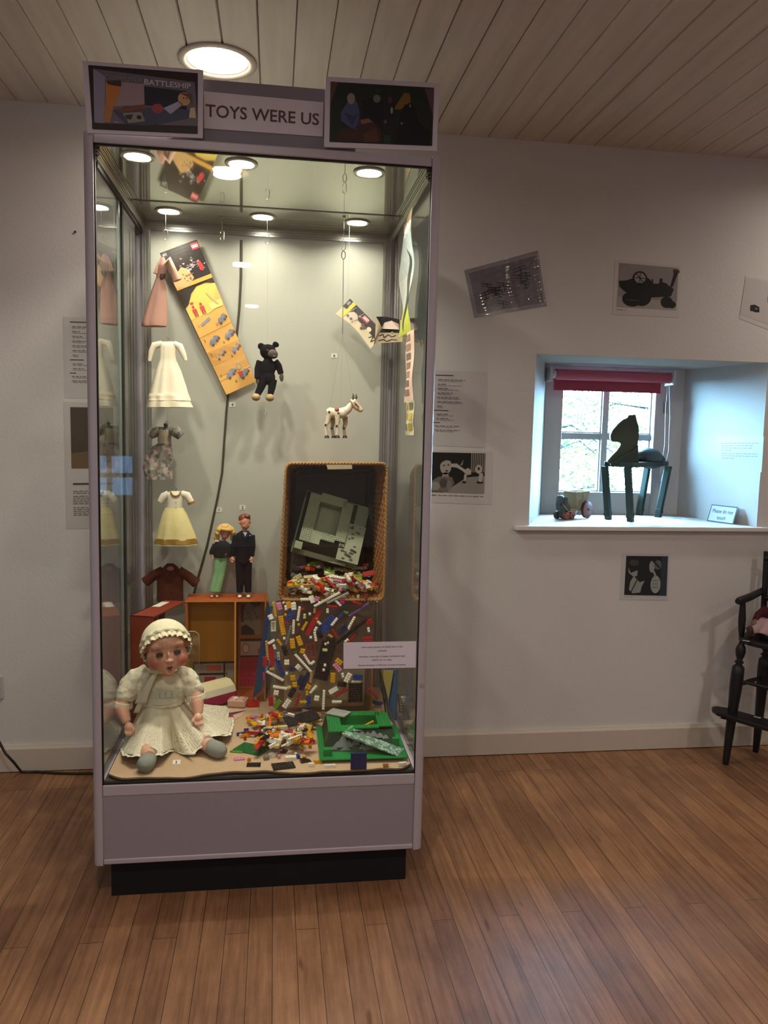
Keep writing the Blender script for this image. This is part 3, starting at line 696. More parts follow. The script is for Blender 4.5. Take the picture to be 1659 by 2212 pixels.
P.line([(0, .905), (1, .895)], .002, '#a87c38', 3); P.text('8', .45, .955, .011, '#4a3420', l=3); car(P, .76, .92, 1.3); P.sub([(.6, .89), (.74, .90), (.72, .93), (.6, .92)], '#b83c3a', 5)
P.disc(.70, .865, .08, .022, '#8a8a80', 3); P.disc(.70, .865, .06, .017, '#b59a68', 4)
P.mb.build('printed_picture', None, t)

# ---------------------------------------------------------------- curled leaflet hanging on the right
pts2 = [(752, 645), (793, 690), (826, 742), (866, 722)]
def curl(u, v):      # u along the strip, v across
    A = at(756+u*72, 645+u*72, 2.99-.05*u); B = at(725+u*75, 678+u*75-(10*math.sin(u*PI) if u < 1 else 0), 3.0-.05*u)
    return A*(1-v)+B*v
t = thing('curled_leaflet', at(790, 700, 2.97), 'curled black and cream instruction leaflet with a red logo square, hanging above the donkey puppet', 'leaflet')
mb = MB(); mb.mat(M('#cdbfa0', rough=.35, var=.05)); mb.grid(lambda u, v: curl(u, v), 16, 6)
mb.grid(lambda u, v: curl(1-u, v)+V((0, .0008, 0)), 16, 6); mb.build('paper', None, t)
class CP(Print):
    def __init__(s, fn, wd, ht, n): s.fn = fn; s.mb = MB(); s.rough = .35; s.n = n; s.wd = wd; s.ht = ht
    def p(s, u, v, l=0): return s.fn(u, v)+s.n*(.0005*l)
P = CP(curl, .17, .075, V((-.1, -.99, 0)))
P.rect(0, 0, .12, .5, '#221d1c', 2, 3, 2); P.rect(.10, 0, .19, .9, '#cfc03a', 2, 2, 2); P.rect(.19, 0, 1, .55, '#241d1b', 2, 10, 2)
P.rect(.02, .1, .08, .3, '#8b8b96', 3)
P.rect(.47, .06, .64, .34, '#bc3a48', 3, 3, 2); P.text('LEGO', .555, .24, .010, '#f0e8e4', bold=.05, w=.022, l=5)
P.sub([(.2, .55), (.27, .35), (.36, .34), (.45, .5), (.42, .72), (.25, .75)], '#c9b6a8', 3); P.disc(.24, .72, .025, .07, '#5a4438', 4); P.disc(.34, .74, .025, .07, '#5a4438', 4); P.disc(.43, .32, .03, .06, '#8f8886', 4)
P.line([(.24, .1), (.2, .5)], .0016, '#c8bfb0', 3); P.line([(.44, .02), (.40, .55)], .0014, '#b8ae9e', 4)
for a, b in ((.6, .55), (.66, .6), (.63, .72)): P.disc(a, b, .03, .09, '#7a6450', 4); P.disc(a, b, .014, .045, '#3a2c28', 5)
P.text('L', .43, .9, .010, '#4a3a2c', l=4); P.disc(.75, .45, .05, .12, '#d8cdb0', 3); P.line([(.85, .75), (.9, .5), (.93, .8), (.97, .55)], .003, '#3a2a20', 3)
P.mb.build('printed_picture', None, t)
def curl2(u, v):
    a = u*1.0; x0 = 820+48*u; Y = 2.93-.10*u*u
    top = at(x0-(8 if u < .05 else 0), 684+8*u*u, Y); bot = at(x0-10+12*u, 742-4*u, Y+.01)
    return top*(1-v)+bot*v
mb = MB(); mb.mat(M('#b3a58a', rough=.35, var=.05)); mb.grid(lambda u, v: curl2(u, v), 12, 4); mb.grid(lambda u, v: curl2(1-u, v)+V((0, .0008, 0)), 12, 4)
for A, B in ((0, 0),): pass
mb.grid(lambda u, v: (curl(1, v)*(1-u)+curl2(0, v)*u)+V((0, -.012*math.sin(u*PI), 0)), 8, 4); mb.build('paper_end', None, t)
P = CP(curl2, .085, .10, V((-.1, -.99, 0))); P.rect(.02, .0, .9, .60, '#1c1718', 2, 8, 2); P.sub([(.25, .22), (.55, .12), (.85, .2), (.88, .45), (.15, .45)], '#a59488', 3)
P.line([(.1, .72), (.25, .66), (.3, .8), (.45, .68), (.6, .78), (.75, .7)], .003, '#3c2c24', 3); P.line([(.1, .9), (.3, .86), (.4, .95), (.6, .88), (.8, .92)], .003, '#3c2c24', 3); P.disc(.6, .6, .05, .05, '#a59488', 4)
P.mb.build('printed_picture', None, t)
MB().tube([at(752, 645, 2.99), V((at(752, 645, 2.99).x, 2.99, ZR))], .0004, 5).build('thread', thr, t)

# ---------------------------------------------------------------- long glossy strip beside the right glass
XS = .952
def strip(px0, px1, y0, y1, wob, seed):
    A0 = atx(px0, y0, XS); B0 = atx(px1, y0, XS)
    zt = A0.z; zb = atx((px0+px1)/2, y1, XS).z; ya, yb = A0.y, B0.y
    def f(u, v):
        w = 1-.35*math.sin(v*PI*2)**2*wob
        ym = (ya+yb)/2; return V((XS+.010*math.sin(v*9+u*3+seed)*wob*.9-.006*math.sin(u*PI), ym+(yb-ya)*(u-.5)*w, zt+(zb-zt)*v))
    return f
def foil(name, f, bands, label, cat, th=.0009, rough=.18):
    mb = MB()
    for v0, v1, c, m, r in bands:
        mb.mat(M(c, rough=r, metal=m, var=.25, scale=60, bump=.5 if m else .1, bscale=120)); mb.grid(lambda u, v: f(u, v0+(v1-v0)*v), 10, max(3, int((v1-v0)*40)))
    mb.mat(M('#7fa9b0', rough=.25, var=.2, scale=20))
    mb.grid(lambda u, v: f(1-u, v)+V((.0014, 0, 0)), 10, 40)
    return mb
f = strip(868, 893, 489, 722, .7, 1)
mb = foil('', f, [(0, .17, '#d8b888', .6, .2), (.17, .5, '#9aa6a4', .1, .25), (.5, .78, '#b0b5ae', .1, .3), (.78, 1, '#a9b03c', 0, .35)], '', '')
t = thing('hanging_print', f(.5, 0), 'tall crinkled glossy print in silver, blue and yellow-green, hanging inside the right glass', 'print')
mb.build('glossy_sheet', None, t)
b = MB(); b.mat(M('#1c2826', rough=.4)); b.grid(lambda u, v: f(.72+.2*u*math.sin(v*PI)+.1*math.sin(v*12), .28+.7*v)-V((.0012, 0, 0)), 3, 24); b.build('dark_stripe', None, t)
f = strip(878, 895, 724, 868, .25, 2.4)
mb = foil('', f, [(0, 1, '#d3b3a2', 0, .4)], '', ''); t = thing('hanging_leaflet', f(.5, 0), 'narrow pinkish instruction leaflet hanging below the crinkled glossy print', 'leaflet')
mb.build('paper', None, t); b = MB()
for k in range(7): b.mat(M(['#7d6458', '#8c7468', '#6a5850'][k % 3], rough=.5)); b.grid(lambda u, v: f(.25+.5*u, .04+.13*k+.09*v)-V((.001, 0, 0)), 2, 2)
b.build('printed_picture', None, t)
f = strip(878, 895, 868, 940, .2, 3.4)
mb = foil('', f, [(0, 1, '#c2bd9a', 0, .4)], '', ''); t = thing('hanging_leaflet', f(.5, 0), 'narrow pale yellow instruction leaflet, lowest sheet hanging inside the right glass', 'leaflet')
mb.build('paper', None, t); b = MB()
for k in range(6): b.mat(M(['#b39a34', '#6d6a50', '#a89038'][k % 3], rough=.5)); b.grid(lambda u, v: f(.15+.45*(k % 2)+.3*u, .06+.30*(k//2)+.2*v)-V((.001, 0, 0)), 2, 2)
b.build('printed_picture', None, t)

# ---------------------------------------------------------------- doll clothes on hangers
def cloth_m(c, rough=.9, var=.08, bump=.3): return M(c, rough=rough, var=var, scale=90, bump=bump, bscale=350, spec=.15)
def sleeve(mb, pts, Y, r, n=14, flat=.55): mb.tube([at(x, y, Y) for x, y in pts], r, n, flat=1)
def hanger(t, px, py, Y, c, w=10):
    p = at(px, py, Y); k = ps(Y)
    MB().tube([p+V((-w*k, 0, -8*k)), p+V((0, 0, 0)), p+V((w*k, 0, -8*k))], .0016, 8).tube([p, p+V((0, 0, 3*k)), p+V((3*k, 0, 6*k)), p+V((1*k, 0, 9.5*k)), p+V((-3*k, 0, 8*k))], .0011, 8).build('hanger', M(c, rough=.4), t)
def thread(t, a, b): MB().tube([a, b], .00035, 5).build('thread', thr, t)
# pink dress
Y = 2.965; t = thing('doll_dress', at(350, 560, Y), 'small dusty pink doll dress with a dark sash, topmost in the left column of clothes', 'doll dress')
pk = cloth_m('#b98f80')
m_ = MB(); m_.rows([(556, 347, 355, .006), (575, 340, 362, .014), (592, 338, 358, .015), (600, 337, 354, .014), (630, 326, 360, .022), (665, 315, 362, .028), (700, 305, 361, .032), (705, 307, 360, .030)], Y, fold=.10, k=6); m_.build('skirt', pk, t)
m_ = MB(); sleeve(m_, [(352, 575), (365, 562), (374, 585), (383, 606)], Y-.004, [.006, .013, .013, .016]); m_.build('sleeve', cloth_m('#c8a08a'), t)
m_ = MB(); sleeve(m_, [(348, 560), (343, 575), (338, 592)], Y, [.005, .009, .012]); m_.build('sleeve', cloth_m('#c8a08a'), t)
m_ = MB(); m_.rows([(593, 344, 360, .017), (600, 343, 358, .018), (606, 346, 352, .017)], Y-.001, n=20); m_.build('sash', M('#4a3636', rough=.5), t)
thread(t, at(352, 556, Y), h1)
# long white gown
Y = 2.90; t = thing('doll_gown', at(362, 735, Y), 'long ivory christening gown for a doll, second in the left column of clothes', 'doll dress')
wh = cloth_m('#d8d0b8'); hanger(t, 362, 738, Y, '#77736a')
m_ = MB(); m_.rows([(738, 350, 376, .006), (745, 345, 381, .013), (765, 345, 379, .016), (778, 344, 381, .017), (800, 336, 391, .026), (840, 325, 404, .038), (868, 319, 411, .046), (880, 317, 417, .048)], Y, fold=.13, k=8, n=48); m_.build('gown', wh, t)
for q_ in ([(350, 742), (334, 746), (327, 760), (323, 780)], [(376, 742), (388, 748), (396, 765), (401, 779)]):
    m_ = MB(); sleeve(m_, q_, Y, [.010, .013, .0105, .0065]); m_.build('sleeve', wh, t)
m_ = MB(); m_.rows([(850, 322, 407, .0435), (856, 320, 409, .046), (861, 320, 411, .046), (866, 319, 412, .047)], Y, fold=.13, k=8, n=48); m_.build('lace_band', cloth_m('#e6dcc0'), t)
thread(t, at(362, 729, Y), at(361, 705, 2.95))
# floral dress
def floral():
    m = bpy.data.materials.new('floral_print'); m.use_nodes = True; nt = m.node_tree; b = nt.nodes['Principled BSDF']; N = nt.nodes.new
    tc = N('ShaderNodeTexCoord'); v = N('ShaderNodeTexVoronoi'); v.inputs['Scale'].default_value = 85; nt.links.new(tc.outputs['Object'], v.inputs['Vector'])
    r = N('ShaderNodeValToRGB'); r.color_ramp.interpolation = 'CONSTANT'; e = r.color_ramp.elements; e[0].color = hexc('#8b857b')+(1,); e[1].position = .3; e[1].color = hexc('#6f7468')+(1,)
    for p, c in ((.5, '#a5968a'), (.7, '#7c5f5c'), (.85, '#59635c')): x = e.new(p); x.color = hexc(c)+(1,)
    s = N('ShaderNodeSeparateColor'); nt.links.new(v.outputs['Color'], s.inputs[0]); nt.links.new(s.outputs[0], r.inputs[0]); nt.links.new(r.outputs[0], b.inputs['Base Color']); b.inputs['Roughness'].default_value = .75
    return m
fl = floral(); Y = 3.02; t = thing('doll_dress', at(356, 920, Y), 'floral print doll dress with cream bib, third down the left column of clothes', 'doll dress')
hanger(t, 360, 920, Y, '#2f5a5c', 8)
m_ = MB(); m_.rows([(922, 342, 368, .008), (930, 341, 370, .016), (958, 341, 370, .017), (964, 330, 372, .020), (980, 316, 373, .030), (1010, 309, 375, .036), (1035, 316, 372, .034)], Y, fold=.15, k=7, n=42); m_.build('skirt', fl, t)
for q_ in ([(344, 928), (334, 933), (323, 940)], [(367, 928), (379, 932), (391, 942)]):
    m_ = MB(); sleeve(m_, q_, Y, [.014, .021, .017], 18); m_.build('puffed_sleeve', fl, t)
m_ = MB(); m_.rows([(928, 343, 368, .017), (940, 342, 367, .020), (958, 342, 366, .019)], Y-.001, n=20); m_.build('bib', cloth_m('#c9c0a4'), t)
m_ = MB(); m_.ell(at(358, 918, Y-.012), (.008, .008, .008)); m_.build('collar_bow', M('#2f3a38', rough=.7), t)
thread(t, at(361, 911, Y), at(362, 885, 2.95))
# yellow dress
Y = 3.0; t = thing('doll_dress', at(378, 1060, Y), 'pale yellow doll dress with patterned gold hem on a blue hanger', 'doll dress')
hanger(t, 379, 1063, Y, '#1f5a78', 7); yl = cloth_m('#cfc48a')
m_ = MB(); m_.rows([(1097, 357, 396, .020), (1110, 350, 404, .028), (1135, 343, 414, .038), (1160, 337, 424, .043), (1176, 334, 427, .046)], Y, fold=.09, k=7, n=48); m_.build('skirt', yl, t)
m_ = MB(); m_.rows([(1061, 366, 392, .007), (1070, 360, 396, .016), (1085, 361, 395, .018), (1098, 360, 394, .018)], Y, n=24); m_.build('bodice', cloth_m('#d6d0b8'), t)
for q_ in ([(392, 1066), (404, 1070), (413, 1085)], [(364, 1066), (354, 1072), (346, 1084)]):
    m_ = MB(); sleeve(m_, q_, Y, [.012, .015, .012]); m_.build('sleeve', cloth_m('#d6d0b8'), t)
def gold():
    m = M('#8c6a22', rough=.7, var=.35, scale=130); return m
m_ = MB(); m_.rows([(1162, 336.3, 424.7, .0455), (1173, 334, 427.2, .0475)], Y, fold=.09, k=7, n=48); m_.build('patterned_hem', gold(), t)
m_ = MB(); m_.tube([at(368, 1062, Y-.012), at(373, 1070, Y-.019), at(380, 1072, Y-.02), at(387, 1069, Y-.018), at(390, 1062, Y-.012)], .003, 8); m_.build('collar_trim', gold(), t)
m_ = MB(); m_.cyl(at(412, 1084, Y), at(414, 1089, Y), .0132, .0125); m_.build('cuff_trim', gold(), t)
m_ = MB()
for y in (1085, 1097): m_.ell(at(380, y, Y-.0195), .0016)
m_.build('buttons', M('#5a2f24', rough=.3), t)
thread(t, at(380, 1053, Y), at(370, 1036, 3.0))
# brown coat
Y = 3.05; t = thing('doll_coat', at(370, 1222, Y), 'small dark reddish brown knitted doll coat, lowest in the left column of clothes', 'doll coat')
br = M('#4a231b', rough=.95, var=.12, scale=120, bump=.7, bscale=600, spec=.1)
m_ = MB(); m_.rows([(1221, 358, 380, .009), (1230, 348, 388, .018), (1252, 339, 396, .020), (1275, 339, 396, .021), (1299, 338, 396, .022)], Y, fold=.03, k=5, n=36)
m_.tube([at(352, 1232, Y), at(332, 1243, Y), at(313, 1258, Y)], [.018, .019, .020], 14).tube([at(386, 1232, Y), at(408, 1246, Y), at(425, 1261, Y)], [.018, .019, .020], 14); m_.build('coat_body', br, t, remesh=.0022, smooth_it=2)
m_ = MB(); m_.tube([at(357, 1236, Y-.018), at(355, 1226, Y-.012), at(362, 1220, Y-.004), at(374, 1220, Y-.004), at(382, 1226, Y-.012), at(378, 1236, Y-.018), at(368, 1244, Y-.024)], .006, 8); m_.build('collar', br, t)
m_ = MB(); m_.ell(at(368, 1229, Y-.013), (.015, .006, .010)); m_.build('neck_lining', M('#8a5b4c', rough=.8), t)
m_ = MB()
for y in (1252, 1266, 1280): m_.ell(at(369, y, Y-.0225), (.0028, .0016, .0028))
m_.build('buttons', M('#2b1512', rough=.4), t)
thread(t, at(369, 1221, Y), at(378, 1176, 3.0))

# ---------------------------------------------------------------- black plush bear
Y = 2.955; t = thing('plush_bear', at(580, 745, Y), 'old black plush bear with pale feet, hanging right of the long poster', 'plush toy')
K = ps(Y); P_ = lambda x, y, d=0: at(x, y, Y+d)
b = MB(); b.ell(P_(579, 760), (.030, .026, .028)); b.ell(P_(590, 768, -.018), (.017, .018, .012)); b.ell(P_(579, 795), (.028, .024, .036)); b.ell(P_(579, 815), (.027, .024, .026))
b.tube([P_(563, 780), P_(557, 797), P_(556, 818, -.008)], [.015, .013, .011], 12).tube([P_(594, 780), (P_(602, 790)), P_(607, 808)], [.013, .012, .011], 12)
b.tube([P_(570, 820), P_(562, 840), P_(556, 852)], [.018, .014, .012], 12).tube([P_(589, 820), P_(587, 838), P_(584, 852)], [.017, .014, .011], 12)
b.ell(P_(564, 748), (.013, .006, .013)); b.ell(P_(596, 744), (.013, .006, .010), Euler((0, .5, 0)).to_matrix())
b.build('body', M('#17161b', rough=1, var=.3, scale=80, bump=.8, bscale=500, spec=.08), t, remesh=.0025, smooth_it=2)
b = MB(); b.ell(P_(589, 765, -.022), (.019, .017, .017)); b.build('muzzle', M('#4a3f38', rough=.95, bump=.5), t)
b = MB(); b.ell(P_(593, 771, -.040), (.008, .006, .006)); b.build('nose', M('#0e0c0c', rough=.3), t)
for x, y in ((578, 757), (592, 757)): b = MB(); b.ell(P_(x, y, -.026), .0042); b.mat(M('#5a3a20', rough=.15)); b.build('eye', M('#3a2618', rough=.15), t)
for x, y in ((557, 823), (608, 815)): b = MB(); b.tube([P_(x, y-8), P_(x, y), P_(x+1, y+9)], [.009, .014, .006], 12, flat=.6); b.build('paw', M('#54463a', rough=.95, bump=.5), t)
for x, y, s in ((553, 858, 1), (583, 859, 1)): b = MB(); b.ell(P_(x, y, -.010), (.016, .022, .014)); b.build('foot', M('#a08a64', rough=.9, bump=.4), t)
thread(t, P_(578, 738), h3)
b = MB(); p = at(573, 880, YBK-.002); b.tube([p, p-V((0, 0, .008)), p+V((.003, -.002, -.016)), p+V((-.002, 0, -.03))], .0016, 6); tag(b.build('key_tag', M('#cfcfc8', rough=.3, spec=.6), None, origin=p), 'tiny clear plastic hook on the back panel under the plush bear', 'hook')

# ---------------------------------------------------------------- donkey marionette
Y = 2.90; P_ = lambda x, y, d=0: at(x, y, Y+d)
t = thing('string_puppet_donkey', P_(735, 900), 'white painted wooden string puppet donkey with red saddle, hanging low on the right', 'string puppet')
wd = M('#c9bfa6', rough=.4, var=.1, scale=60, coat=.3)
b = MB(); b.tube([P_(706, 893), P_(712, 892), P_(728, 893), P_(742, 892), P_(748, 892)], [.014, .021, .017, .021, .014], 16)
b.tube([P_(742, 890), P_(752, 884), P_(760, 872)], [.018, .014, .011], 14)
b.tube([P_(757, 868), P_(763, 868), P_(772, 880), P_(780, 886)], [.010, .0145, .013, .009], 14); b.ell(P_(778, 885), (.011, .011, .010))
b.build('body', wd, t, remesh=.002, smooth_it=2)
for pts, d, far in (([(710, 896), (708, 912), (703, 918), (704, 930), (705, 940)], -.012, 0), ([(717, 900), (719, 915), (717, 925), (720, 940)], .018, 1), ([(728, 895), (730, 912), (727, 920), (729, 930), (728, 940)], -.016, 0), ([(745, 900), (746, 915), (743, 925), (744, 940)], .018, 1)):
    b = MB(); b.tube([P_(x, y, d) for x, y in pts], [.011, .0085, .0065, .006, .006][:len(pts)], 10); l = b.build('leg', wd if not far else M('#a89a7c', rough=.5, var=.15), t)
    x, y = pts[-1]; c = P_(x+1, y+4, d-.003); b = MB(); b.lathe(c+V((0, 0, -.004)), [(.0095, 0), (.008, .005), (.006, .010)], 12); b.build('hoof', M('#241d1a', rough=.4), l)
    x, y = pts[2]; b = MB(); b.cyl(P_(x, y, d-.008), P_(x, y, d+.004), .004); b.build('joint_pin', M('#2c2320', rough=.4), l)
b = MB(); b.tube([P_(762, 866, -.006), P_(763, 858, -.006), P_(763, 850, -.006)], [.003, .0045, .001], 8).tube([P_(766, 866, .006), P_(770, 858, .006), P_(769, 851, .006)], [.003, .0045, .001], 8); b.build('ears', M('#4d4238', rough=.6), t)
b = MB()
for a, c in (((757, 866), (765, 880)), ((765, 868), (775, 878)), ((770, 872), (776, 890))): b.tube([P_(*a, -.013), P_((a[0]+c[0])/2, (a[1]+c[1])/2, -.017), P_(*c, -.013)], .0017, 6)
b.build('bridle', M('#a0603c', rough=.6), t)
b = MB(); b.ell(P_(727, 886), (.012, .021, .008)); b.build('saddle', M('#8c2f22', rough=.5), t)
b = MB(); b.tube([P_(742, 884, 0), P_(750, 878, 0), P_(756, 868, 0)], .003, 8); b.build('mane', M('#2e2723', rough=.8), t)
for x, y in ((711, 890), (731, 893)): b = MB(); b.ell(P_(x, y, -.021), (.0045, .0025, .0045)); b.build('painted_disc', M('#2e2824', rough=.5), t)
b = MB(); b.ell(P_(768, 874, -.014), .0022); b.build('eye', M('#15110f', rough=.2), t)
ring = P_(742, 551); kk = K
b = MB(); b.tube([ring+V((.007*math.cos(a*PI/8), 0, .0145*math.sin(a*PI/8))) for a in range(16)], .0014, 8, close=True); b.tube([ring+V((0, 0, -.0145)), P_(741, 640), P_(740, 722)], .0011, 6); b.build('control_wire', M('#55524b', rough=.4, metal=.6), t)
for x, y in ((711, 888), (735, 888), (764, 866)): b = MB(); b.tube([P_(740, 722), P_(x, y)], .00035, 4); b.build('string', thr, t)
# ================================================================ toys on the case floor
# ---- open doll's wardrobe suitcase
zt = at(573, 1297, 2.975).z; x0 = at(400, 1298, 2.975).x; x1 = at(575, 1297, 2.975).x; YF, YR = 2.975, 3.105
org = V(((x0+x1)/2, YF+.06, DZ)); t = thing('doll_wardrobe_case', org, 'open orange-brown doll suitcase wardrobe with yellow inside, carrying the two standing dolls', 'toy case')
tan = M('#9a4a1c', rough=.55, var=.08, scale=20); yel = M('#b07a16', rough=.6, var=.05); w = .006
MB().bb((x0, YF, DZ+.001), (x1, YR, DZ+.008)).bb((x0, YF, zt-w), (x1+.006, YR, zt)).bb((x0, YR-.004, DZ), (x1, YR, zt)).bb((x1-w, YF, DZ), (x1, YR, zt)).bb((x0, YF, DZ), (x0+w, YR, zt)).build('shell', tan, t)
xd = at(508, 1400, YF).x
MB().bb((xd-.002, YF+.002, DZ+.008), (xd+.002, YR-.004, zt-w)).build('divider', M('#a8541f', rough=.55), t)
MB().bb((x0+w, YR-.006, DZ+.008), (xd-.002, YR-.004, zt-w)).bb((x0+w, YF+.001, DZ+.008), (x0+w+.002, YR-.004, zt-w)).bb((x0+w, YF+.002, DZ+.008), (xd-.002, YR-.004, DZ+.010)).build('yellow_lining', yel, t)
MB().bb((x0-.001, YF-.002, zt-.004), (x1+.001, YF+.001, zt-.001)).bb((xd-.003, YF-.002, DZ+.004), (xd+.003, YF+.001, zt-.004)).bb((x1-.004, YF-.002, DZ+.004), (x1, YF+.001, zt-.004)).build('edge_trim', M('#c98a3e', rough=.4), t)
P = Print(V((x0+w+.001, YR-.0065, zt-w)), V((xd-.002, YR-.0065, zt-w)), V((x0+w+.001, YR-.0065, DZ+.01)), V((xd-.002, YR-.0065, DZ+.01)))
P.rect(.05, .70, 1, 1, '#2a1c16', 1)
for a in ((.08, .72, .72, .82), (.08, .845, .72, .965), (.76, .72, .995, .965)): P.rect(*a, '#8f8a7e', 2)
P.rect(.36, .735, .66, .805, '#a8503a', 3); P.rect(.3, .86, .55, .95, '#8c2436', 3); P.disc(.79, .83, .014, .009, '#2a1c16', 3)
for k in range(8): P.line([(.37+.035*k, .8), (.40+.035*k, .74)], .0008, '#c78a70', 4)
P.mb.build('printed_drawers', None, t)
P = Print(V((xd+.004, YR-.0045, zt-w)), V((x1-w, YR-.0045, zt-w)), V((xd+.004, YR-.0045, DZ+.01)), V((x1-w, YR-.0045, DZ+.01)))
P.rect(0, 0, 1, 1, '#a35c28', 1); P.rect(.12, .02, .85, .42, '#857a6c', 2)
for a in ([(.35, .02), (.85, .02), (.85, .10), (.6, .13), (.45, .08)], [(.12, .33), (.3, .31), (.6, .37), (.62, .42), (.12, .42)], [(.12, .1), (.28, .08), (.2, .2), (.22, .29), (.12, .28)]): P.sub(a, '#2b2320', 3)
for k in range(7): P.disc(.3+.07*k, .15+.04*(k % 4), .03, .012, '#4a3a32', 4, 8)
P.rect(.08, .46, 1, .66, '#241814', 2); P.rect(.1, .49, .97, .64, '#ae8f80', 3); P.disc(.30, .565, .13, .055, '#a8553c', 4); P.disc(.30, .565, .10, .043, '#c9b49e', 5); P.line([(.30, .53), (.30, .565), (.36, .575)], .001, '#3a2018', 6); P.disc(.85, .6, .1, .04, '#9a3a34', 4)
P.rect(.08, .66, .97, .97, '#a01f38', 2)
for i in range(6):
    for j in range(6): P.disc(.14+.14*i+.07*(j % 2), .69+.05*j, .008, .004, '#d08a8e', 3, 6)
P.mb.build('printed_wardrobe_front', None, t)
# lid swung out to the left
a = V((x0, YF, 0)); b = atz(330, 1332, zt); b.z = 0; d = (b-a).normalized(); n = V((-d.y, d.x, 0)); n = -n if n.y < 0 else n; b = a+d*(b-a).length
th = .085
def L4(z): return [V((p.x, p.y, z)) for p in (a, b, b+n*th, a+n*th)]
mb = MB(); mb.hexa(L4(zt-.006)+L4(zt-.001)).hexa(L4(DZ+.001)+L4(DZ+.006))
q = [b, b+n*th]; mb.hexa([V((p.x, p.y, DZ)) for p in (b-d*.005, b, b+n*th, b-d*.005+n*th)]+[V((p.x, p.y, zt-.001)) for p in (b-d*.005, b, b+n*th, b-d*.005+n*th)])
mb.hexa([V((p.x, p.y, DZ)) for p in (a+n*(th-.005), b+n*(th-.005), b+n*th, a+n*th)]+[V((p.x, p.y, zt-.001)) for p in (a+n*(th-.005), b+n*(th-.005), b+n*th, a+n*th)])
mb.build('lid', M('#7a2f17', rough=.55, var=.08), t)
P = Print(V((b.x, b.y, zt-.004))+n*(th-.006), V((a.x, a.y, zt-.004))+n*(th-.006), V((b.x, b.y, DZ+.006))+n*(th-.006), V((a.x, a.y, DZ+.006))+n*(th-.006))
P.rect(0, 0, 1, 1, '#a79c8c', 1); P.rect(0, 0, .45, .2, '#1d1714', 2); P.rect(.15, .04, .42, .18, '#b08420', 3); P.rect(.46, .05, .72, .2, '#8c2a24', 3); P.sub([(.75, .14), (.85, .03), (.97, .12), (.9, .2)], '#4a2419', 3); P.rect(.5, .22, .8, .34, '#b29a58', 3); P.rect(.0, .3, .4, .9, '#7b6b5a', 2)
P.mb.build('printed_lid_lining', None, t)
# white paper slip lying on the lid
c = a.lerp(b, .30)+n*.06; mb = MB(); mb.box((c.x, c.y, zt+.0006), (.085, .03, .0008), Matrix.Rotation(math.atan2(d.y, d.x), 3, 'Z')); tag(mb.build('paper_slip', M('#d9d2c4', rough=.7), None, origin=c+V((0, 0, zt))), 'white paper slip lying on the open lid of the doll suitcase', 'paper')

# ---- two fashion dolls
skin = M('#c98a6c', rough=.4, var=.04, spec=.4)
def face(t, c, r, R, eye='#20304a', lip='#8c2a2c', brow='#4a2a18'):
    T = lambda x, y, z: V(c)+R @ V((x*r, y*r, z*r))
    for s in (-1, 1):
        MB().ell(T(s*.36, -.80, .02), (r*.15, r*.07, r*.10), R).build('eye_white', M('#d8d0c6', rough=.3), t)
        MB().ell(T(s*.36, -.86, .02), (r*.08, r*.05, r*.09), R).build('iris', M(eye, rough=.2), t)
        MB().tube([T(s*.2, -.84, .22), T(s*.36, -.86, .30), T(s*.55, -.74, .22)], r*.035, 6).build('eyebrow', M(brow, rough=.8), t)
    MB().ell(T(0, -.86, -.50), (r*.22, r*.07, r*.06), R).build('lips', M(lip, rough=.35), t)
# male doll
Y = 3.035; Q = lambda x, y, dd=0: at(x, y, Y+dd); k = ps(Y)
zs = zt; f1 = Q(517, 1283, 0); f2 = Q(536, 1283, 0)
dz = zs-f1.z
t = thing('fashion_doll', V((Q(527, 1283).x, Y, zs)), 'brown-haired male doll in a navy suit and white shoes, standing on the suitcase', 'doll')
hc = Q(529, 1127); Rm = Euler((.05, -.03, .35)).to_matrix()*1.2; b = MB()
b.ell(hc+V((0, 0, .002)), (.0175, .019, .021), Rm); b.ell(hc+Rm @ V((0, -.004, -.010)), (.0145, .015, .014), Rm); b.ell(hc+Rm @ V((0, -.0185, -.004)), (.0020, .003, .004), Rm)
for s in (-1, 1): b.ell(hc+Rm @ V((s*.0175, .001, -.002)), (.003, .005, .006), Rm)
b.tube([hc-V((0, 0, .012)), Q(528, 1150), Q(527, 1165)], [.0095, .0095, .016], 12)
b.tube([Q(527, 1160), Q(526, 1180), Q(525, 1200), Q(525, 1216)], [.023, .023, .019, .016], 14)
for sx, hx in ((507, 502), (545, 543)):
    e = Q((sx+hx)/2, 1182); wst = Q(hx, 1203, -.008); b.tube([Q(sx+(3 if sx < 520 else -3), 1157), e, wst], [.011, .009, .0062], 10)
    b.ell(Q(hx, 1208, -.012), (.0065, .005, .009))
    for q in range(4): b.tube([Q(hx-2.1+q*1.4, 1211, -.013), Q(hx-2.3+q*1.3, 1216-abs(q-1.5)*.8, -.016)], .0019, 6)
    b.tube([Q(hx+(3 if hx < 520 else -3), 1207, -.014), Q(hx+(4.5 if hx < 520 else -4.5), 1211, -.018)], .002, 6)
for fx, kx, hx in ((518, 518, 520), (536, 535, 532)): b.tube([Q(hx, 1210), Q(kx, 1245), Q(fx, 1279)], [.017, .012, .008], 12)
b.build('body', skin, t, remesh=.0016, smooth_it=1)
face(t, hc+Rm @ V((0, .001, -.002)), .0195, Rm)
b = MB(); b.ell(hc+Rm @ V((0, .0045, .0095)), (.0195, .0205, .0165), Rm); b.ell(hc+Rm @ V((.004, -.011, .0195)), (.011, .009, .006), Rm); b.build('hair', M('#6e351c', rough=.35, var=.2, scale=150), t)
nv = M('#14151f', rough=.9, var=.15, scale=150, bump=.3, bscale=700, spec=.15)
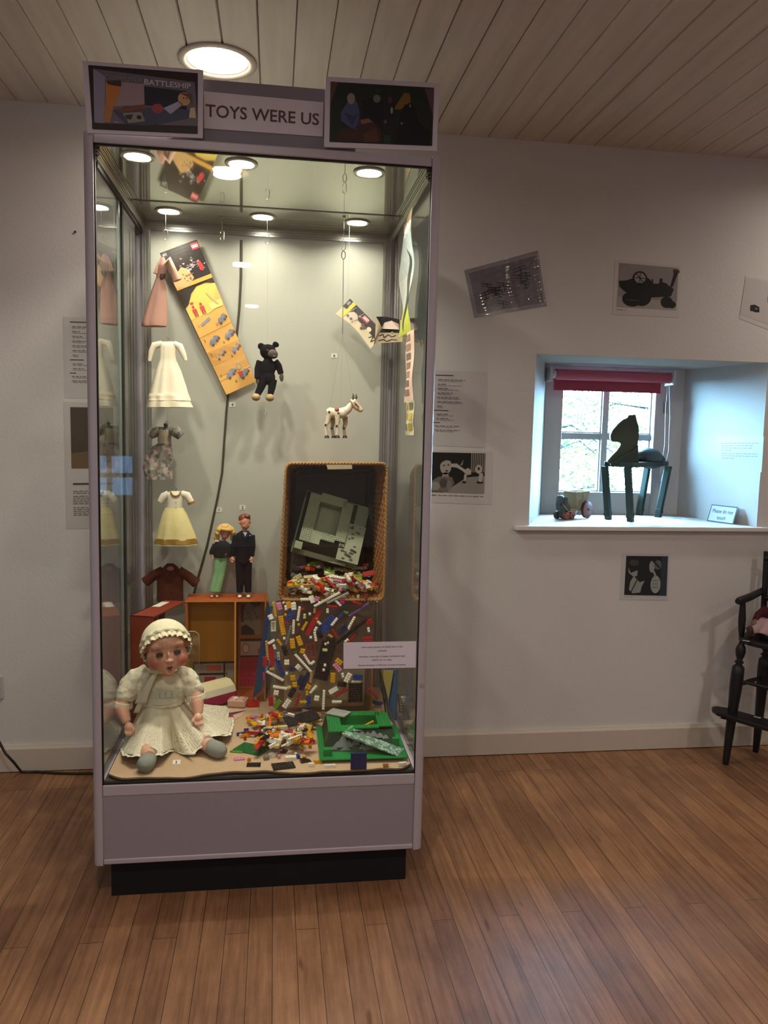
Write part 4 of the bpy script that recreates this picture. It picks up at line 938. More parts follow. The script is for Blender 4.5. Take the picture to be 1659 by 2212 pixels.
b = MB(); b.rows([(1147, 520, 536, .012), (1153, 510, 543, .020), (1160, 510, 544, .025), (1185, 511, 543, .026), (1206, 510, 543, .026), (1215, 510, 543, .0265)], Y, n=28, cap=True)
for pts in (((510, 1156), (505, 1180), (502.5, 1202)), ((544, 1156), (546, 1180), (544, 1202))): b.tube([Q(pts[0][0], pts[0][1]), Q(*pts[1]), Q(*pts[2], -.006)], [.012, .0110, .0095], 12)
b.build('jacket', nv, t, remesh=.0022, smooth_it=2)
b = MB()
for pts in (((522, 1147), (525, 1156), (528, 1168)), ((536, 1147), (536, 1156), (529, 1168))): b.tube([Q(*pts[0], -.012), Q(*pts[1], -.026), Q(*pts[2], -.030)], [.003, .006, .002], 8)
b.build('collar', nv, t)
MB().prism([Q(525, 1150, -.022), Q(534, 1150, -.022), Q(529, 1160, -.0285)], (0, .004, 0)).build('shirt_front', M('#9a9aa6', rough=.8), t)
MB().ell(Q(540, 1157, -.0285), (.0022, .001, .002)).build('breast_badge', M('#d8d4d0', rough=.4), t)
b = MB(); b.tube([Q(519, 1203), Q(518, 1240), Q(518, 1279)], [.0200, .0155, .0125], 14).tube([Q(534, 1203), Q(535, 1240), Q(536, 1279)], [.0195, .0155, .0125], 14); b.build('trousers', nv, t, remesh=.0022, smooth_it=1)
for x in (518, 537): b = MB(); b.ell(V((Q(x, 1283).x, Y-.012, zs+.006)), (.0085, .017, .0062)); b.build('shoe', M('#d6d0ca', rough=.35), t)
# blonde doll, leaning
Y = 3.04; t = thing('fashion_doll', V((Q(471, 1283).x, Y, zs)), 'blonde curly-haired doll in a black top and green checked trousers, leaning beside the male doll', 'doll')
hc = Q(487, 1149); Rf = Euler((.22, .12, .15)).to_matrix()*1.22; b = MB()
b.ell(hc, (.017, .018, .020), Rf); b.ell(hc+Rf @ V((0, -.005, -.010)), (.013, .013, .011), Rf); b.ell(hc+Rf @ V((0, -.0180, -.004)), (.0018, .0025, .003), Rf)
b.tube([hc-V((0, 0, .01)), Q(482, 1170), Q(480, 1180)], [.008, .008, .013], 12)
b.tube([Q(480, 1176), Q(479, 1190), Q(477, 1210)], [.018, .015, .014], 14)
b.tube([Q(466, 1178), Q(461, 1192), Q(458, 1203, -.006)], [.009, .0075, .005], 10).tube([Q(494, 1178), Q(497, 1192), Q(499, 1203, -.004)], [.009, .0075, .005], 10)
for hx, hy in ((459, 1202), (499, 1207)):
    b.ell(Q(hx, hy, -.008), (.006, .0045, .0065))
    for q in range(4): b.tube([Q(hx-1.8+q*1.2, hy+2, -.010), Q(hx-2+q*1.2, hy+5.5, -.013)], .0016, 6)
    b.tube([Q(hx+2.4, hy-1, -.011), Q(hx+3.6, hy+2.5, -.014)], .0017, 6)
b.tube([Q(473, 1212), Q(467, 1245), Q(460, 1280)], [.016, .011, .007], 12).tube([Q(483, 1212), Q(478, 1245), Q(469, 1280)], [.016, .011, .007], 12)
b.build('body', M('#bf7f63', rough=.4, var=.04), t, remesh=.0016, smooth_it=1)
face(t, hc, .0185, Rf, lip='#8c3a34')
b = MB(); R = random.Random(9)
b.ell(hc+Rf @ V((0, .006, .008)), (.0215, .019, .018), Rf); b.tube([hc+Rf @ V((x*.0034, -.015-.003*math.cos(x*.35), .013)) for x in range(-5, 6)], .0062, 10)
for i in range(30):
    a_ = PI*(.0+i/29*1.0); s = V((math.cos(a_)*.024, -.002+R.uniform(-.008, .010), math.sin(a_)*.022-.004)); b.ell(hc+Rf @ s, (.009, .009, .008), Rf, 10, 8)
for i in range(9): b.ell(hc+Rf @ V((-.024+R.uniform(-.003, .003), R.uniform(-.004, .01), -.006-.0035*i)), .0085, None, 10, 8)
for i in range(5): b.ell(hc+Rf @ V((.023, R.uniform(-.002, .01), -.004-.004*i)), .0078, None, 10, 8)
b.build('hair', M('#c9a25a', rough=.45, var=.25, scale=220, bump=.6, bscale=900), t, remesh=.0016, smooth_it=1)
MB().tube([hc+Rf @ V((.0225*math.cos(PI*i/10), -.006, .0225*math.sin(PI*i/10)+.003)) for i in range(11)], .0022, 8).build('hair_band', M('#cbb389', rough=.5), t)
b = MB(); b.rows([(1168, 470, 487, .010), (1173, 464, 495, .020), (1185, 461, 499, .024), (1203, 459, 500, .025)], Y, n=28)
b.tube([Q(466, 1176), Q(460, 1190), Q(458, 1198)], [.012, .013, .012], 12).tube([Q(494, 1176), Q(498, 1190), Q(499, 1200)], [.012, .013, .011], 12); b.build('top', M('#121218', rough=.9, var=.15, bump=.3), t, remesh=.0022, smooth_it=2)
MB().ell(Q(468, 1169, -.012), (.010, .005, .004)).build('pale_collar', M('#c9bfae', rough=.7), t)
def gingham():
    m = bpy.data.materials.new('green_check'); m.use_nodes = True; nt = m.node_tree; b = nt.nodes['Principled BSDF']; N = nt.nodes.new
    tc = N('ShaderNodeTexCoord'); c = N('ShaderNodeTexChecker'); c.inputs['Scale'].default_value = 330; c.inputs['Color1'].default_value = hexc('#3f8a4c')+(1,); c.inputs['Color2'].default_value = hexc('#a9cfa0')+(1,)
    nt.links.new(tc.outputs['Object'], c.inputs['Vector']); nt.links.new(c.outputs[0], b.inputs['Base Color']); b.inputs['Roughness'].default_value = .85; return m
gm = gingham()
b = MB(); b.tube([Q(474, 1198), Q(468, 1240), Q(460, 1278)], [.0190, .0135, .0145], 14).tube([Q(484, 1198), Q(479, 1240), Q(469, 1278)], [.0190, .013, .0145], 14); b.build('trousers', gm, t, remesh=.0022, smooth_it=1)
MB().cyl(Q(458.5, 1195, -.003), Q(458.5, 1200, -.005), .0075).build('cuff', gm, t)
for x in (458, 469): MB().ell(V((Q(x, 1283).x, Y-.008, zs+.005)), (.006, .013, .005)).build('foot', M('#c9a48c', rough=.4), t)
p = Q(483, 1214, -.032); MB().tube([p, Q(487, 1208, -.032), Q(489, 1204, -.032), Q(486, 1200, -.032), Q(486, 1197, -.032), Q(489, 1196, -.032), Q(490.5, 1198, -.032)], .0009, 6).build('wire_hook', steel, t)

# ---- seated baby doll
BY = 2.60
B = lambda x, y, Y=BY: at(x, y, Y)
org = atz(350, 1600, DZ); org.y = 2.62
baby = thing('baby_doll', V((B(350, 1560).x, 2.62, DZ)), 'large seated baby doll in a cream bonnet and white eyelet dress with grey socks', 'doll')
bo = OFF[baby.name]
HC = B(358, 1396, 2.555)
RH = (Matrix.Rotation(.27, 3, 'Z') @ Matrix.Rotation(.16, 3, 'X') @ Matrix.Rotation(-.09, 3, 'Y'))
HT = lambda x, y, z: HC+RH @ V((x, y, z))*1.05
def baby_skin():
    m = bpy.data.materials.new('doll_bisque'); m.use_nodes = True; nt = m.node_tree; b = nt.nodes['Principled BSDF']; N = nt.nodes.new; L = nt.links.new
    tc = N('ShaderNodeTexCoord')
    def mask(p, r0, r1):
        d = N('ShaderNodeVectorMath'); d.operation = 'DISTANCE'; L(tc.outputs['Object'], d.inputs[0]); d.inputs[1].default_value = tuple(p-bo)
        r = N('ShaderNodeMapRange'); r.interpolation_type = 'SMOOTHSTEP'; r.inputs[1].default_value = r0; r.inputs[2].default_value = r1; r.inputs[3].default_value = 1; r.inputs[4].default_value = 0; L(d.outputs['Value'], r.inputs[0]); return r.outputs[0]
    cur = None; base = hexc('#dba68c')
    n = N('ShaderNodeTexNoise'); n.inputs['Scale'].default_value = 25; L(tc.outputs['Object'], n.inputs['Vector'])
    mx = N('ShaderNodeMix'); mx.data_type = 'RGBA'; mx.inputs[6].default_value = tuple(x*.93 for x in base)+(1,); mx.inputs[7].default_value = base+(1,); L(n.outputs[0], mx.inputs[0]); cur = mx.outputs[2]
    for p, r0, r1, c in ((HT(-.040, -.045, -.030), .008, .034, '#a5483e'), (HT(.040, -.045, -.030), .008, .034, '#a5483e'), (HT(0, -.066, -.052), .004, .016, '#b56a5c'), (HT(-.027, -.058, .006), .004, .017, '#b98470'), (HT(.027, -.058, .006), .004, .017, '#b98470'), (HT(0, -.012, .078), .036, .046, '#a8552a')):
        mx = N('ShaderNodeMix'); mx.data_type = 'RGBA'; L(mask(p, r0, r1), mx.inputs[0]); L(cur, mx.inputs[6]); mx.inputs[7].default_value = hexc(c)+(1,); cur = mx.outputs[2]
    L(cur, b.inputs['Base Color']); b.inputs['Roughness'].default_value = .38; b.inputs['Subsurface Weight'].default_value = 0.0; return m
b = MB()
E_ = lambda x, y, z, r: b.ell(HT(x, y, z), r, RH, 24, 16)
E_(0, .006, .016, (.064, .068, .064)); E_(0, -.012, -.024, (.064, .056, .053)); E_(0, -.014, .030, (.054, .050, .040))
for s in (-1, 1): E_(s*.034, -.036, -.030, (.027, .026, .027)); E_(s*.066, .008, -.004, (.008, .012, .016)); E_(s*.0075, -.0675, -.019, (.0048, .005, .0042)); E_(s*.030, -.046, .026, (.020, .012, .012))
E_(0, -.045, -.060, (.020, .017, .015)); E_(0, -.070, -.0165, (.0068, .0078, .0068)); E_(0, -.062, -.004, (.0052, .008, .014)); E_(0, -.053, -.040, (.017, .013, .012))
b.tube([HT(0, .004, -.055), B(352, 1460, 2.60), B(348, 1475, 2.61)], [.032, .030, .045], 18)
b.tube([B(348, 1470, 2.61), B(346, 1500, 2.62), B(345, 1545, 2.635), V((B(345, 1570).x, 2.64, DZ+.055))], [.050, .058, .064, .060], 20)
def limb(pts, r): b.tube(pts, r, 14)
# left arm (viewer's left) and right arm
la = [B(292, 1468, 2.60), B(268, 1500, 2.585), B(262, 1530, 2.565), B(274, 1560, 2.545)]; limb(la, [.026, .026, .0245, .014])
ra = [B(405, 1465, 2.60), B(420, 1492, 2.585), B(425, 1518, 2.565), B(429, 1542, 2.545)]; limb(ra, [.026, .026, .0245, .014])
def fist(c, dx, s):
    b.ell(c, (.016, .015, .016)); 
    for q, ln in enumerate((.85, 1, .95, .75)):
        o = c+V((dx*(-.010+q*.0068), -.009, -.008)); b.tube([o, o+V((dx*.003, -.006, -.009*ln)), o+V((dx*.004, -.002, -.016*ln))], [.0046, .0044, .0036], 8)
    o = c+V((s*.012, -.006, .002)); b.tube([o, o+V((s*.006, -.007, -.006)), o+V((s*.002, -.011, -.010))], [.005, .0046, .0038], 8)
fist(B(279, 1571, 2.535), 1, 1); fist(B(428, 1551, 2.535), 1, -1)
fl_ = atz(318, 1652, DZ+.028); fr_ = atz(466, 1622, DZ+.030)
limb([V((B(325, 1560).x, 2.62, DZ+.055)), V((B(312, 1600, 2.52).x, 2.50, DZ+.032)), fl_+V((0, .03, .012))], [.042, .028, .021]); limb([V((B(372, 1560).x, 2.63, DZ+.055)), V((B(418, 1590, 2.55).x, 2.55, DZ+.032)), fr_+V((-.02, .03, .006))], [.042, .028, .021])
b.build('body', baby_skin(), baby, remesh=.0024, smooth_it=2)
for s in (-1, 1):
    MB().ell(HT(s*.0265, -.0595, .0015), (.0112, .0070, .0090), RH).build('eye', M('#17100d', rough=.12, var=.1, coat=1), baby)
    MB().tube([HT(s*.0150, -.0640, .0090), HT(s*.0265, -.0665, .0115), HT(s*.0380, -.0590, .0080)], .0011, 6).build('eyelashes', M('#4a2a22', rough=.7), baby)
    MB().tube([HT(s*.016, -.0640, .029), HT(s*.029, -.0615, .0305), HT(s*.041, -.0535, .0265)], .0006, 6).build('eyebrow', M('#a87058', rough=.8), baby)
mb = MB(); mb.tube([HT(-.0090, -.0655, -.0405), HT(-.0042, -.069, -.0380), HT(0, -.070, -.0392), HT(.0042, -.069, -.0380), HT(.0090, -.0655, -.0405)], [.001, .0027, .0022, .0027, .001], 8); mb.tube([HT(-.0070, -.066, -.0425), HT(0, -.0685, -.0455), HT(.0070, -.066, -.0425)], [.001, .0033, .001], 8); mb.ell(HT(0, -.0672, -.0415), (.007, .003, .003), RH)
mb.build('lips', M('#6e1715', rough=.3), baby)
# bonnet: shell over the skull, pleated frill round the face
bn = M('#d9d3b4', rough=.9, var=.05, scale=60, bump=.5, bscale=260, spec=.1)
def bon(u, v, out=0):       # u around the face, v from crown/back (0) to the face edge (1)
    ph = 2*PI*u; th = v*(1.78+.12*math.sin(ph)); r = V((.073+out, .074+out, .075+out))
    ax = V((0, .92, .38)).normalized(); e1 = V((1, 0, 0)); e2 = ax.cross(e1)*-1
    p = ax*math.cos(th)+(e1*math.cos(ph)+e2*math.sin(ph))*math.sin(th)
    low = max(0, -math.sin(ph)); p = V((p.x*r.x, p.y*r.y+.004, p.z*r.z*(1+.16*low)+.008))
    w = .0012*math.sin(ph*9+v*5)*v
    return HT(p.x*(1+w*8), p.y, p.z)
mb = MB(); mb.grid(lambda u, v: bon(u, v), 64, 18); mb.build('bonnet', bn, baby, solid=.003, recalc=False)
mb = MB()
def frill(u, v):
    p = bon(u, 1.0); q = bon(u, .93); ph = 2*PI*u; ax = RH @ V((0, -1, -.2)).normalized(); rad = (p-HT(0, 0, .005)); rad = (rad-ax*rad.dot(ax)).normalized()
    w = .6*math.sin(ph*23+1.6*math.sin(ph*4))+.4*math.sin(ph*37+2*math.sin(ph*7)); top = max(0, math.sin(ph))
    return p.lerp(q, 1-v)*(1)+ax*(.016*v)+rad*(v*(.004+.0052*w)-.001)-rad*.004*top*v
mb.grid(frill, 220, 6); mb.build('frill', bn, baby, solid=.0012)
mb = MB()
def frill2(u, v):
    p = bon(u, .86); rad = (p-HC).normalized(); ph = 2*PI*u
    return p+rad*(.001+.005*math.sin(v*PI)+.003*math.sin(ph*17+1)*v)+(bon(u, .97)-p)*v
mb.grid(frill2, 200, 5); mb.build('frill', bn, baby, solid=.001)
# ribbon tie
rb = M('#c4c3ab', rough=.6, var=.05, scale=60)
mb = MB()
def ribbon(pts, w0, w1, Y0):
    n_ = len(pts)
    def f(u, v):
        i = min(int(v*(n_-1)), n_-2); q = v*(n_-1)-i; x = pts[i][0]*(1-q)+pts[i+1][0]*q; y = pts[i][1]*(1-q)+pts[i+1][1]*q; w_ = w0+(w1-w0)*v
        return at(x+(u-.5)*w_, y, Y0-.006*math.sin(v*PI)-.004*math.sin(u*PI))
    mb.grid(f, 6, 16)
ribbon([(340, 1448), (326, 1470), (312, 1498), (303, 1520)], 10, 26, 2.532); ribbon([(330, 1462), (316, 1485), (306, 1512), (294, 1540)], 12, 12, 2.540)
mb.ell(at(338, 1449, 2.530), (.012, .007, .008)); mb.ell(at(327, 1448, 2.532), (.016, .008, .009), Euler((0, .3, 0)).to_matrix()); mb.ell(at(350, 1450, 2.530), (.016, .008, .007), Euler((0, -.2, 0)).to_matrix())
mb.build('ribbon_tie', rb, baby, solid=.001)
# dress
def eyelet(c, sc, thr_, name):
    m = bpy.data.materials.new(name); m.use_nodes = True; nt = m.node_tree; bb = nt.nodes['Principled BSDF']; N = nt.nodes.new; L = nt.links.new
    tc = N('ShaderNodeTexCoord'); v = N('ShaderNodeTexVoronoi'); v.inputs['Scale'].default_value = sc; v.inputs['Randomness'].default_value = .35; L(tc.outputs['UV'], v.inputs['Vector'])
    r = N('ShaderNodeValToRGB'); r.color_ramp.elements[0].position = thr_; r.color_ramp.elements[0].color = hexc('#5c5242')+(1,); r.color_ramp.elements[1].position = thr_+.06; r.color_ramp.elements[1].color = hexc(c)+(1,)
    L(v.outputs['Distance'], r.inputs[0]); L(r.outputs[0], bb.inputs['Base Color']); bb.inputs['Roughness'].default_value = .9; bb.inputs['Specular IOR Level'].default_value = .1
    n = N('ShaderNodeTexNoise'); n.inputs['Scale'].default_value = 300; L(tc.outputs['Object'], n.inputs['Vector']); bp = N('ShaderNodeBump'); bp.inputs['Strength'].default_value = .4; bp.inputs['Distance'].default_value = .001; L(n.outputs[0], bp.inputs['Height']); L(bp.outputs[0], bb.inputs['Normal'])
    return m
dr = cloth_m('#d6d0b6', bump=.5)
b = MB(); b.rows([(1450, 322, 382, .040), (1458, 303, 398, .052), (1475, 292, 408, .062), (1495, 294, 404, .066), (1515, 296, 400, .068)], 2.605, n=48, fold=.03, k=11)
b.tube([B(318, 1452, 2.61), B(298, 1462, 2.605), B(283, 1480, 2.595), B(273, 1500, 2.585), B(268, 1513, 2.578)], [.026, .034, .037, .034, .029], 20)
b.tube([B(383, 1452, 2.61), B(400, 1460, 2.605), B(411, 1474, 2.595), B(418, 1490, 2.585), B(421, 1499, 2.58)], [.026, .032, .034, .031, .027], 20)
b.build('bodice', dr, baby, remesh=.003, smooth_it=4, crease=.016)
def puff(c, r, tilt):
    mb = MB(); R_ = Euler((0, tilt, 0)).to_matrix()
    def f(u, v): 
        a_ = 2*PI*u; w_ = 1+.045*math.sin(a_*14+math.sin(a_*3))*(.4+.6*v); return c+R_ @ V((r*w_*(1+.12*v)*math.cos(a_), r*w_*(1+.12*v)*math.sin(a_), -.02*v))
    mb.grid(f, 96, 5); return mb
puff(B(266, 1513, 2.578), .0300, .22).build('cuff', dr, baby, solid=.0015); puff(B(422, 1498, 2.580), .029, -.15).build('cuff', dr, baby, solid=.0015)
mb = MB(); rbm = M('#c3c2ae', rough=.6, var=.08, scale=80)
mb.rows([(1487, 303.5, 397.5, .0675), (1508, 304.5, 397.5, .071)], 2.603, n=48); mb.build('waist_ribbon', rbm, baby)
for i in range(7):
    x = 314+i*12.6; yy = 1500-(x-351)*.06; u_ = (x-351)/50; c = at(x, yy, 2.603-.0725*math.sqrt(max(0, 1-u_*u_)))
    MB().box(c, (.0150, .0030, .0235), Matrix.Rotation(math.asin(max(-.9, min(.9, u_)))*.8, 3, 'Z')).build('ribbon_loop', M('#b9bba8', rough=.5, var=.06, scale=80), baby, bevel=.001)
# skirt spread over the legs
hem = [(243, 1593), (252, 1612), (268, 1630), (289, 1632), (320, 1630), (349, 1629), (362, 1623), (374, 1619), (390, 1628), (405, 1632), (420, 1629), (431, 1622), (443, 1604), (453, 1590), (475, 1588), (493, 1588), (501, 1565), (500, 1549), (494, 1535), (484, 1524)]
hz_ = lambda x, y: .040 if 284 <= x <= 352 and y > 1600 else (.024 if 262 <= x <= 364 and y > 1600 else (.046 if 430 <= x <= 480 else (.026 if 418 <= x <= 494 and y > 1580 else .004)))
HP = [atz(x, y, DZ+hz_(x, y)) for x, y in hem]
c0 = V((B(347, 1515).x, 2.615, B(347, 1512, 2.56).z))
HP += [V((.36, 2.80, DZ+.004)), V((.28, 2.83, DZ+.004)), V((.18, 2.84, DZ+.004)), V((.10, 2.82, DZ+.004)), V((.055, 2.77, DZ+.004)), V((.042, 2.70, DZ+.004))]
for h in HP: h.x = max(h.x, .040)
aw = sorted([(math.atan2(h.y-c0.y, h.x-c0.x), h) for h in HP], key=lambda q: q[0])
def hem_at(a):
    a = (a+PI) % (2*PI)-PI
    for i in range(len(aw)):
        a0, h0 = aw[i]; a1, h1_ = aw[(i+1) % len(aw)]
        if i == len(aw)-1:
            a1 += 2*PI; q = a if a >= a0 else a+2*PI
        else: q = a
        if a0 <= q <= a1 or i == len(aw)-1: w_ = (q-a0)/max(1e-6, a1-a0); return h0.lerp(h1_, min(1, max(0, w_)))
hipL = V((B(325, 1560).x, 2.62, 0)); hipR = V((B(372, 1560).x, 2.63, 0)); endL = V((B(314, 1600, 2.48).x, 2.475, 0)); endR = V((B(432, 1590, 2.53).x, 2.535, 0))
kn = [(hipL.lerp(endL, i/7), .102-.046*i/7) for i in range(8)]+[(hipR.lerp(endR, i/7), .102-.046*i/7) for i in range(8)]
def skirt(u, v):
    a = 2*PI*u; H = hem_at(a); Wp = V((c0.x+.064*math.cos(a), c0.y+.066*math.sin(a), c0.z+.004)); s = v
    p = Wp.lerp(H, s**.9); z = H.z+(Wp.z-H.z)*(1-s**.55)*.98
    for kc, kh in kn:
        d = math.hypot(p.x-kc.x, p.y-kc.y); z = max(z, DZ+kh*math.exp(-(max(0, d-.020)/.032)**2))
    f = math.sin(a*13+2*math.sin(a*2))*.0065*min(1, s*2.2)+math.sin(a*31)*.0015*s
    return V((max(p.x, .038), max(p.y, D0+.016), max(z+f*(.35+.65*(1-s)), DZ+.0035)))
mb = MB(); mb.grid(skirt, 200, 44)
sk = mb.build('skirt', eyelet('#dcd6bd', 150, .22, 'eyelet_cotton'), baby, solid=.0015)
sk.data.materials.append(dr)
for f_i, pf in enumerate(sk.data.polygons): pf.material_index = 1 if f_i//200 < 19 else 0
uvl = sk.data.uv_layers.new(name='uv')
for li, lp in enumerate(sk.data.loops):
    vi = lp.vertex_index; i_ = vi % 201; j_ = vi//201; uvl.data[li].uv = (i_/201*1.6, j_/44*.28)
mb = MB()
def lace(u, v):
    a = 2*PI*u; H = hem_at(a); d = (V((H.x, H.y, 0))-V((c0.x, c0.y, 0))).normalized(); sc = abs(math.sin(a*30))
    q = H+d*(.010*v*(.5+.5*sc)); q.z = H.z+.0005-.002*v+.0015*math.sin(a*24); q.y = max(q.y, D0+.015); q.x = max(q.x, .038); return q
mb.grid(lace, 360, 3); mb.build('lace_hem', M('#e0dbc6', rough=.9, var=.2, scale=200), baby, solid=.001)
# grey knitted socks
sock = M('#8b9088', rough=.95, var=.08, scale=150, bump=.9, bscale=420, spec=.1)
def mk_sock(px, py, dx, dy, L_, r):
    c = atz(px, py, DZ+r); d = V((dx, dy, 0)).normalized(); p = [c-d*L_*.5+V((0, 0, .016)), c-d*L_*.25+V((0, 0, .004)), c, c+d*L_*.3, c+d*L_*.46, c+d*L_*.54]
    MB().tube(p, [r*.80, r*.92, r, r*.97, r*.70, r*.2], 22).build('sock', sock, baby)
mk_sock(318, 1645, -.12, -1, .078, .0265); mk_sock(463, 1617, .72, -.70, .088, .0265)

# ---- clear acrylic stand behind the baby doll
ac = glassmat('clear_acrylic', (.93, .94, .90), .09, .9)
p0 = at(272, 1366, 2.80); p1 = at(430, 1366, 2.80); t = thing('acrylic_stand', V(((p0.x+p1.x)/2, 2.80, DZ)), 'clear acrylic chair-like stand with rounded corners, behind the baby doll', 'stand')
def rr(x0_, x1_, z0_, z1_, r): 
    o = []
    for cx, cz, a0 in ((x1_-r, z1_-r, 0), (x0_+r, z1_-r, PI/2)):
        for i in range(7): a_ = a0+PI/2*i/6; o.append((cx+r*math.cos(a_), cz+r*math.sin(a_)))
    return o+[(x0_, z0_), (x1_, z0_)]
P0 = rr(p0.x, p1.x, DZ+.002, p0.z, .022)
MB().prism([V((x, 2.80, z)) for x, z in P0], (0, .004, 0)).build('back_sheet', ac, t)
MB().tube([V((x, 2.802, z)) for x, z in P0], .0017, 6, close=True).build('polished_edge', M('#a29a86', rough=.15, spec=.8), t)
MB().bb((p0.x+.01, 2.70, DZ+.04), (p1.x-.01, 2.80, DZ+.044)).build('seat_sheet', ac, t)

# ---- small toys in front of the suitcase
def obj1(name, mb, mat, origin, label, cat, group=None, **k): return tag(mb.build(name, mat, None, origin=origin, **k), label, cat, group)
# caravan
c = atz(470, 1527, DZ); c.z = DZ
a0 = atz(441, 1532, DZ+.012); a1 = atz(511, 1512, DZ+.012); dx = (a1-a0); L_ = dx.length*1.02; dx = dx.normalized(); ny = V((-dx.y, dx.x, 0)); Wd = .075
t = thing('toy_caravan', a0.lerp(a1, .5)+ny*Wd/2-V((0, 0, .012)), 'toy caravan with magenta lower half and cream roof, beside the baby doll\'s elbow', 'toy caravan')
def car_box(z0_, z1_, in0, in1, iy0=0, iy1=0):
    q = []
    for z, i_, iy in ((z0_, in0, iy0), (z1_, in1, iy1)): q += [a0+dx*i_+ny*iy+V((0, 0, z)), a1-dx*i_+ny*iy+V((0, 0, z)), a1-dx*i_+ny*(Wd-iy)+V((0, 0, z)), a0+dx*i_+ny*(Wd-iy)+V((0, 0, z))]
    return q
MB().hexa(car_box(.0, .036, .006, 0)).build('lower_body', M('#8c1440', rough=.4), t, bevel=.002)
MB().hexa(car_box(.036, .060, 0, .004, 0, .006)).build('upper_body', M('#c9c2ac', rough=.45), t, bevel=.0015)
mb = MB(); q = car_box(.060, .082, .004, .012, .006, .022); mb.hexa(q); mb.build('roof', M('#d2c79c', rough=.5), t, bevel=.0015)
mb = MB(); mb.add([q[5]+V((.0, 0, .001)), q[6]+V((0, 0, .001)), q[2]+dx*.001, q[1]+dx*.001], [(0, 1, 2, 3)]); mb.build('roof_window', M('#5a3a26', rough=.4), t)
for u, s in ((.25, 0), (.80, 0), (.25, 1), (.80, 1)): e = a0.lerp(a1, u)+ny*(Wd*s)+V((0, 0, .0)); MB().cyl(e-ny*.003, e+ny*.003, .0118, n=18).build('wheel', M('#1b1718', rough=.6), t)
# square pinkish toy camera/handbag box
c = at(514, 1490, 2.930); R1 = Matrix.Rotation(-.25, 3, 'Z')
t = thing('toy_camera', V((c.x, c.y, DZ)), 'small pinkish patterned toy camera lying by the suitcase, behind the toy caravan', 'toy')
MB().box(V((c.x, c.y, DZ+.016)), (.070, .050, .030), R1).build('camera_body', M('#c29a88', rough=.5, var=.15, scale=60), t, bevel=.006)
MB().lathe(V((c.x-.008, c.y-.003, DZ+.031)), [(.011, 0), (.010, .004), (.0055, .004), (.005, .001), (0, .001)], 20).build('lens', M('#d9cbb8', rough=.4), t)
mb = MB()
for i in range(9): mb.box(V((c.x, c.y, DZ+.0316))+R1 @ V((-.028+.028*(i % 3), -.018+.018*(i//3), 0)), (.009, .005, .0008), R1 @ Matrix.Rotation(i, 3, 'Z'))
mb.build('printed_marks', M('#8a3c38', rough=.5), t)
MB().box(V((c.x, c.y, DZ+.002)), (.062, .042, .004), R1).build('base', M('#7a3a2c', rough=.5), t)
# red corrugated piece
c = at(545, 1496, 2.925); mb = MB()
for i in range(5): mb.tube([V((c.x-.016+.008*i, c.y-.018, DZ+.005)), V((c.x-.006+.008*i, c.y+.035, DZ+.008))], .0042, 8)
mb.box(V((c.x+.005, c.y+.008, DZ+.003)), (.044, .05, .004)); obj1('ribbed_toy_mat', mb, M('#a82218', rough=.35), V((c.x, c.y, DZ)), 'bright red ribbed plastic toy piece beside the blue upright board', 'toy')
# pale blue figure behind the baby's arm
c = at(432, 1493, 2.905); t = thing('toy_figure', V((c.x, c.y+.02, DZ)), 'small pale blue-grey toy figure half hidden behind the baby doll\'s sleeve', 'toy figure')
MB().lathe(V((c.x, c.y+.02, DZ)), [(.0, 0), (.018, .001), (.016, .02), (.010, .04), (.0, .042)], 16).build('body', M('#8d98a8', rough=.5), t)
MB().ell(V((c.x, c.y+.02, DZ+.052)), (.015, .013, .014)).build('head', M('#aab4c0', rough=.5), t)
# leaflet on the floor
P = Print(atz(487, 1531, DZ+.0015), atz(531, 1534, DZ+.0015), atz(497, 1560, DZ+.0015), atz(520, 1548, DZ+.0015)); P.n = V((0, 0, 1)); P.sheet('#c8a89a', .0005)
P.sub([(0, .35), (1, .0), (1, .12), (0, .6)], '#4a3430', 1); P.disc(.2, .75, .18, .2, '#a03028', 2); P.sub([(.5, .5), (.95, .3), (.8, .9), (.4, .95)], '#c9a08a', 1)
flat('floor_leaflet', P, 'pinkish triangular leaflet lying on the cloth right of the baby doll\'s skirt', 'leaflet')
# tall blue board on edge beside the suitcase
q0 = at(545, 1508, 2.955); mb = MB()
mb.hexa([at(546, 1508, 2.955), at(566, 1492, 2.955), at(566, 1492, 2.965), at(546, 1508, 2.965), at(574, 1311, 2.955), at(590, 1309, 2.955), at(590, 1309, 2.965), at(574, 1311, 2.965)])
for v in mb.v: v.z = max(v.z, DZ+.001)
obj1('blue_board', mb, M('#1d3f66', rough=.6, var=.08), V((q0.x, 2.96, DZ)), 'dark blue board standing upright between the suitcase and the brick-covered sheet', 'board')

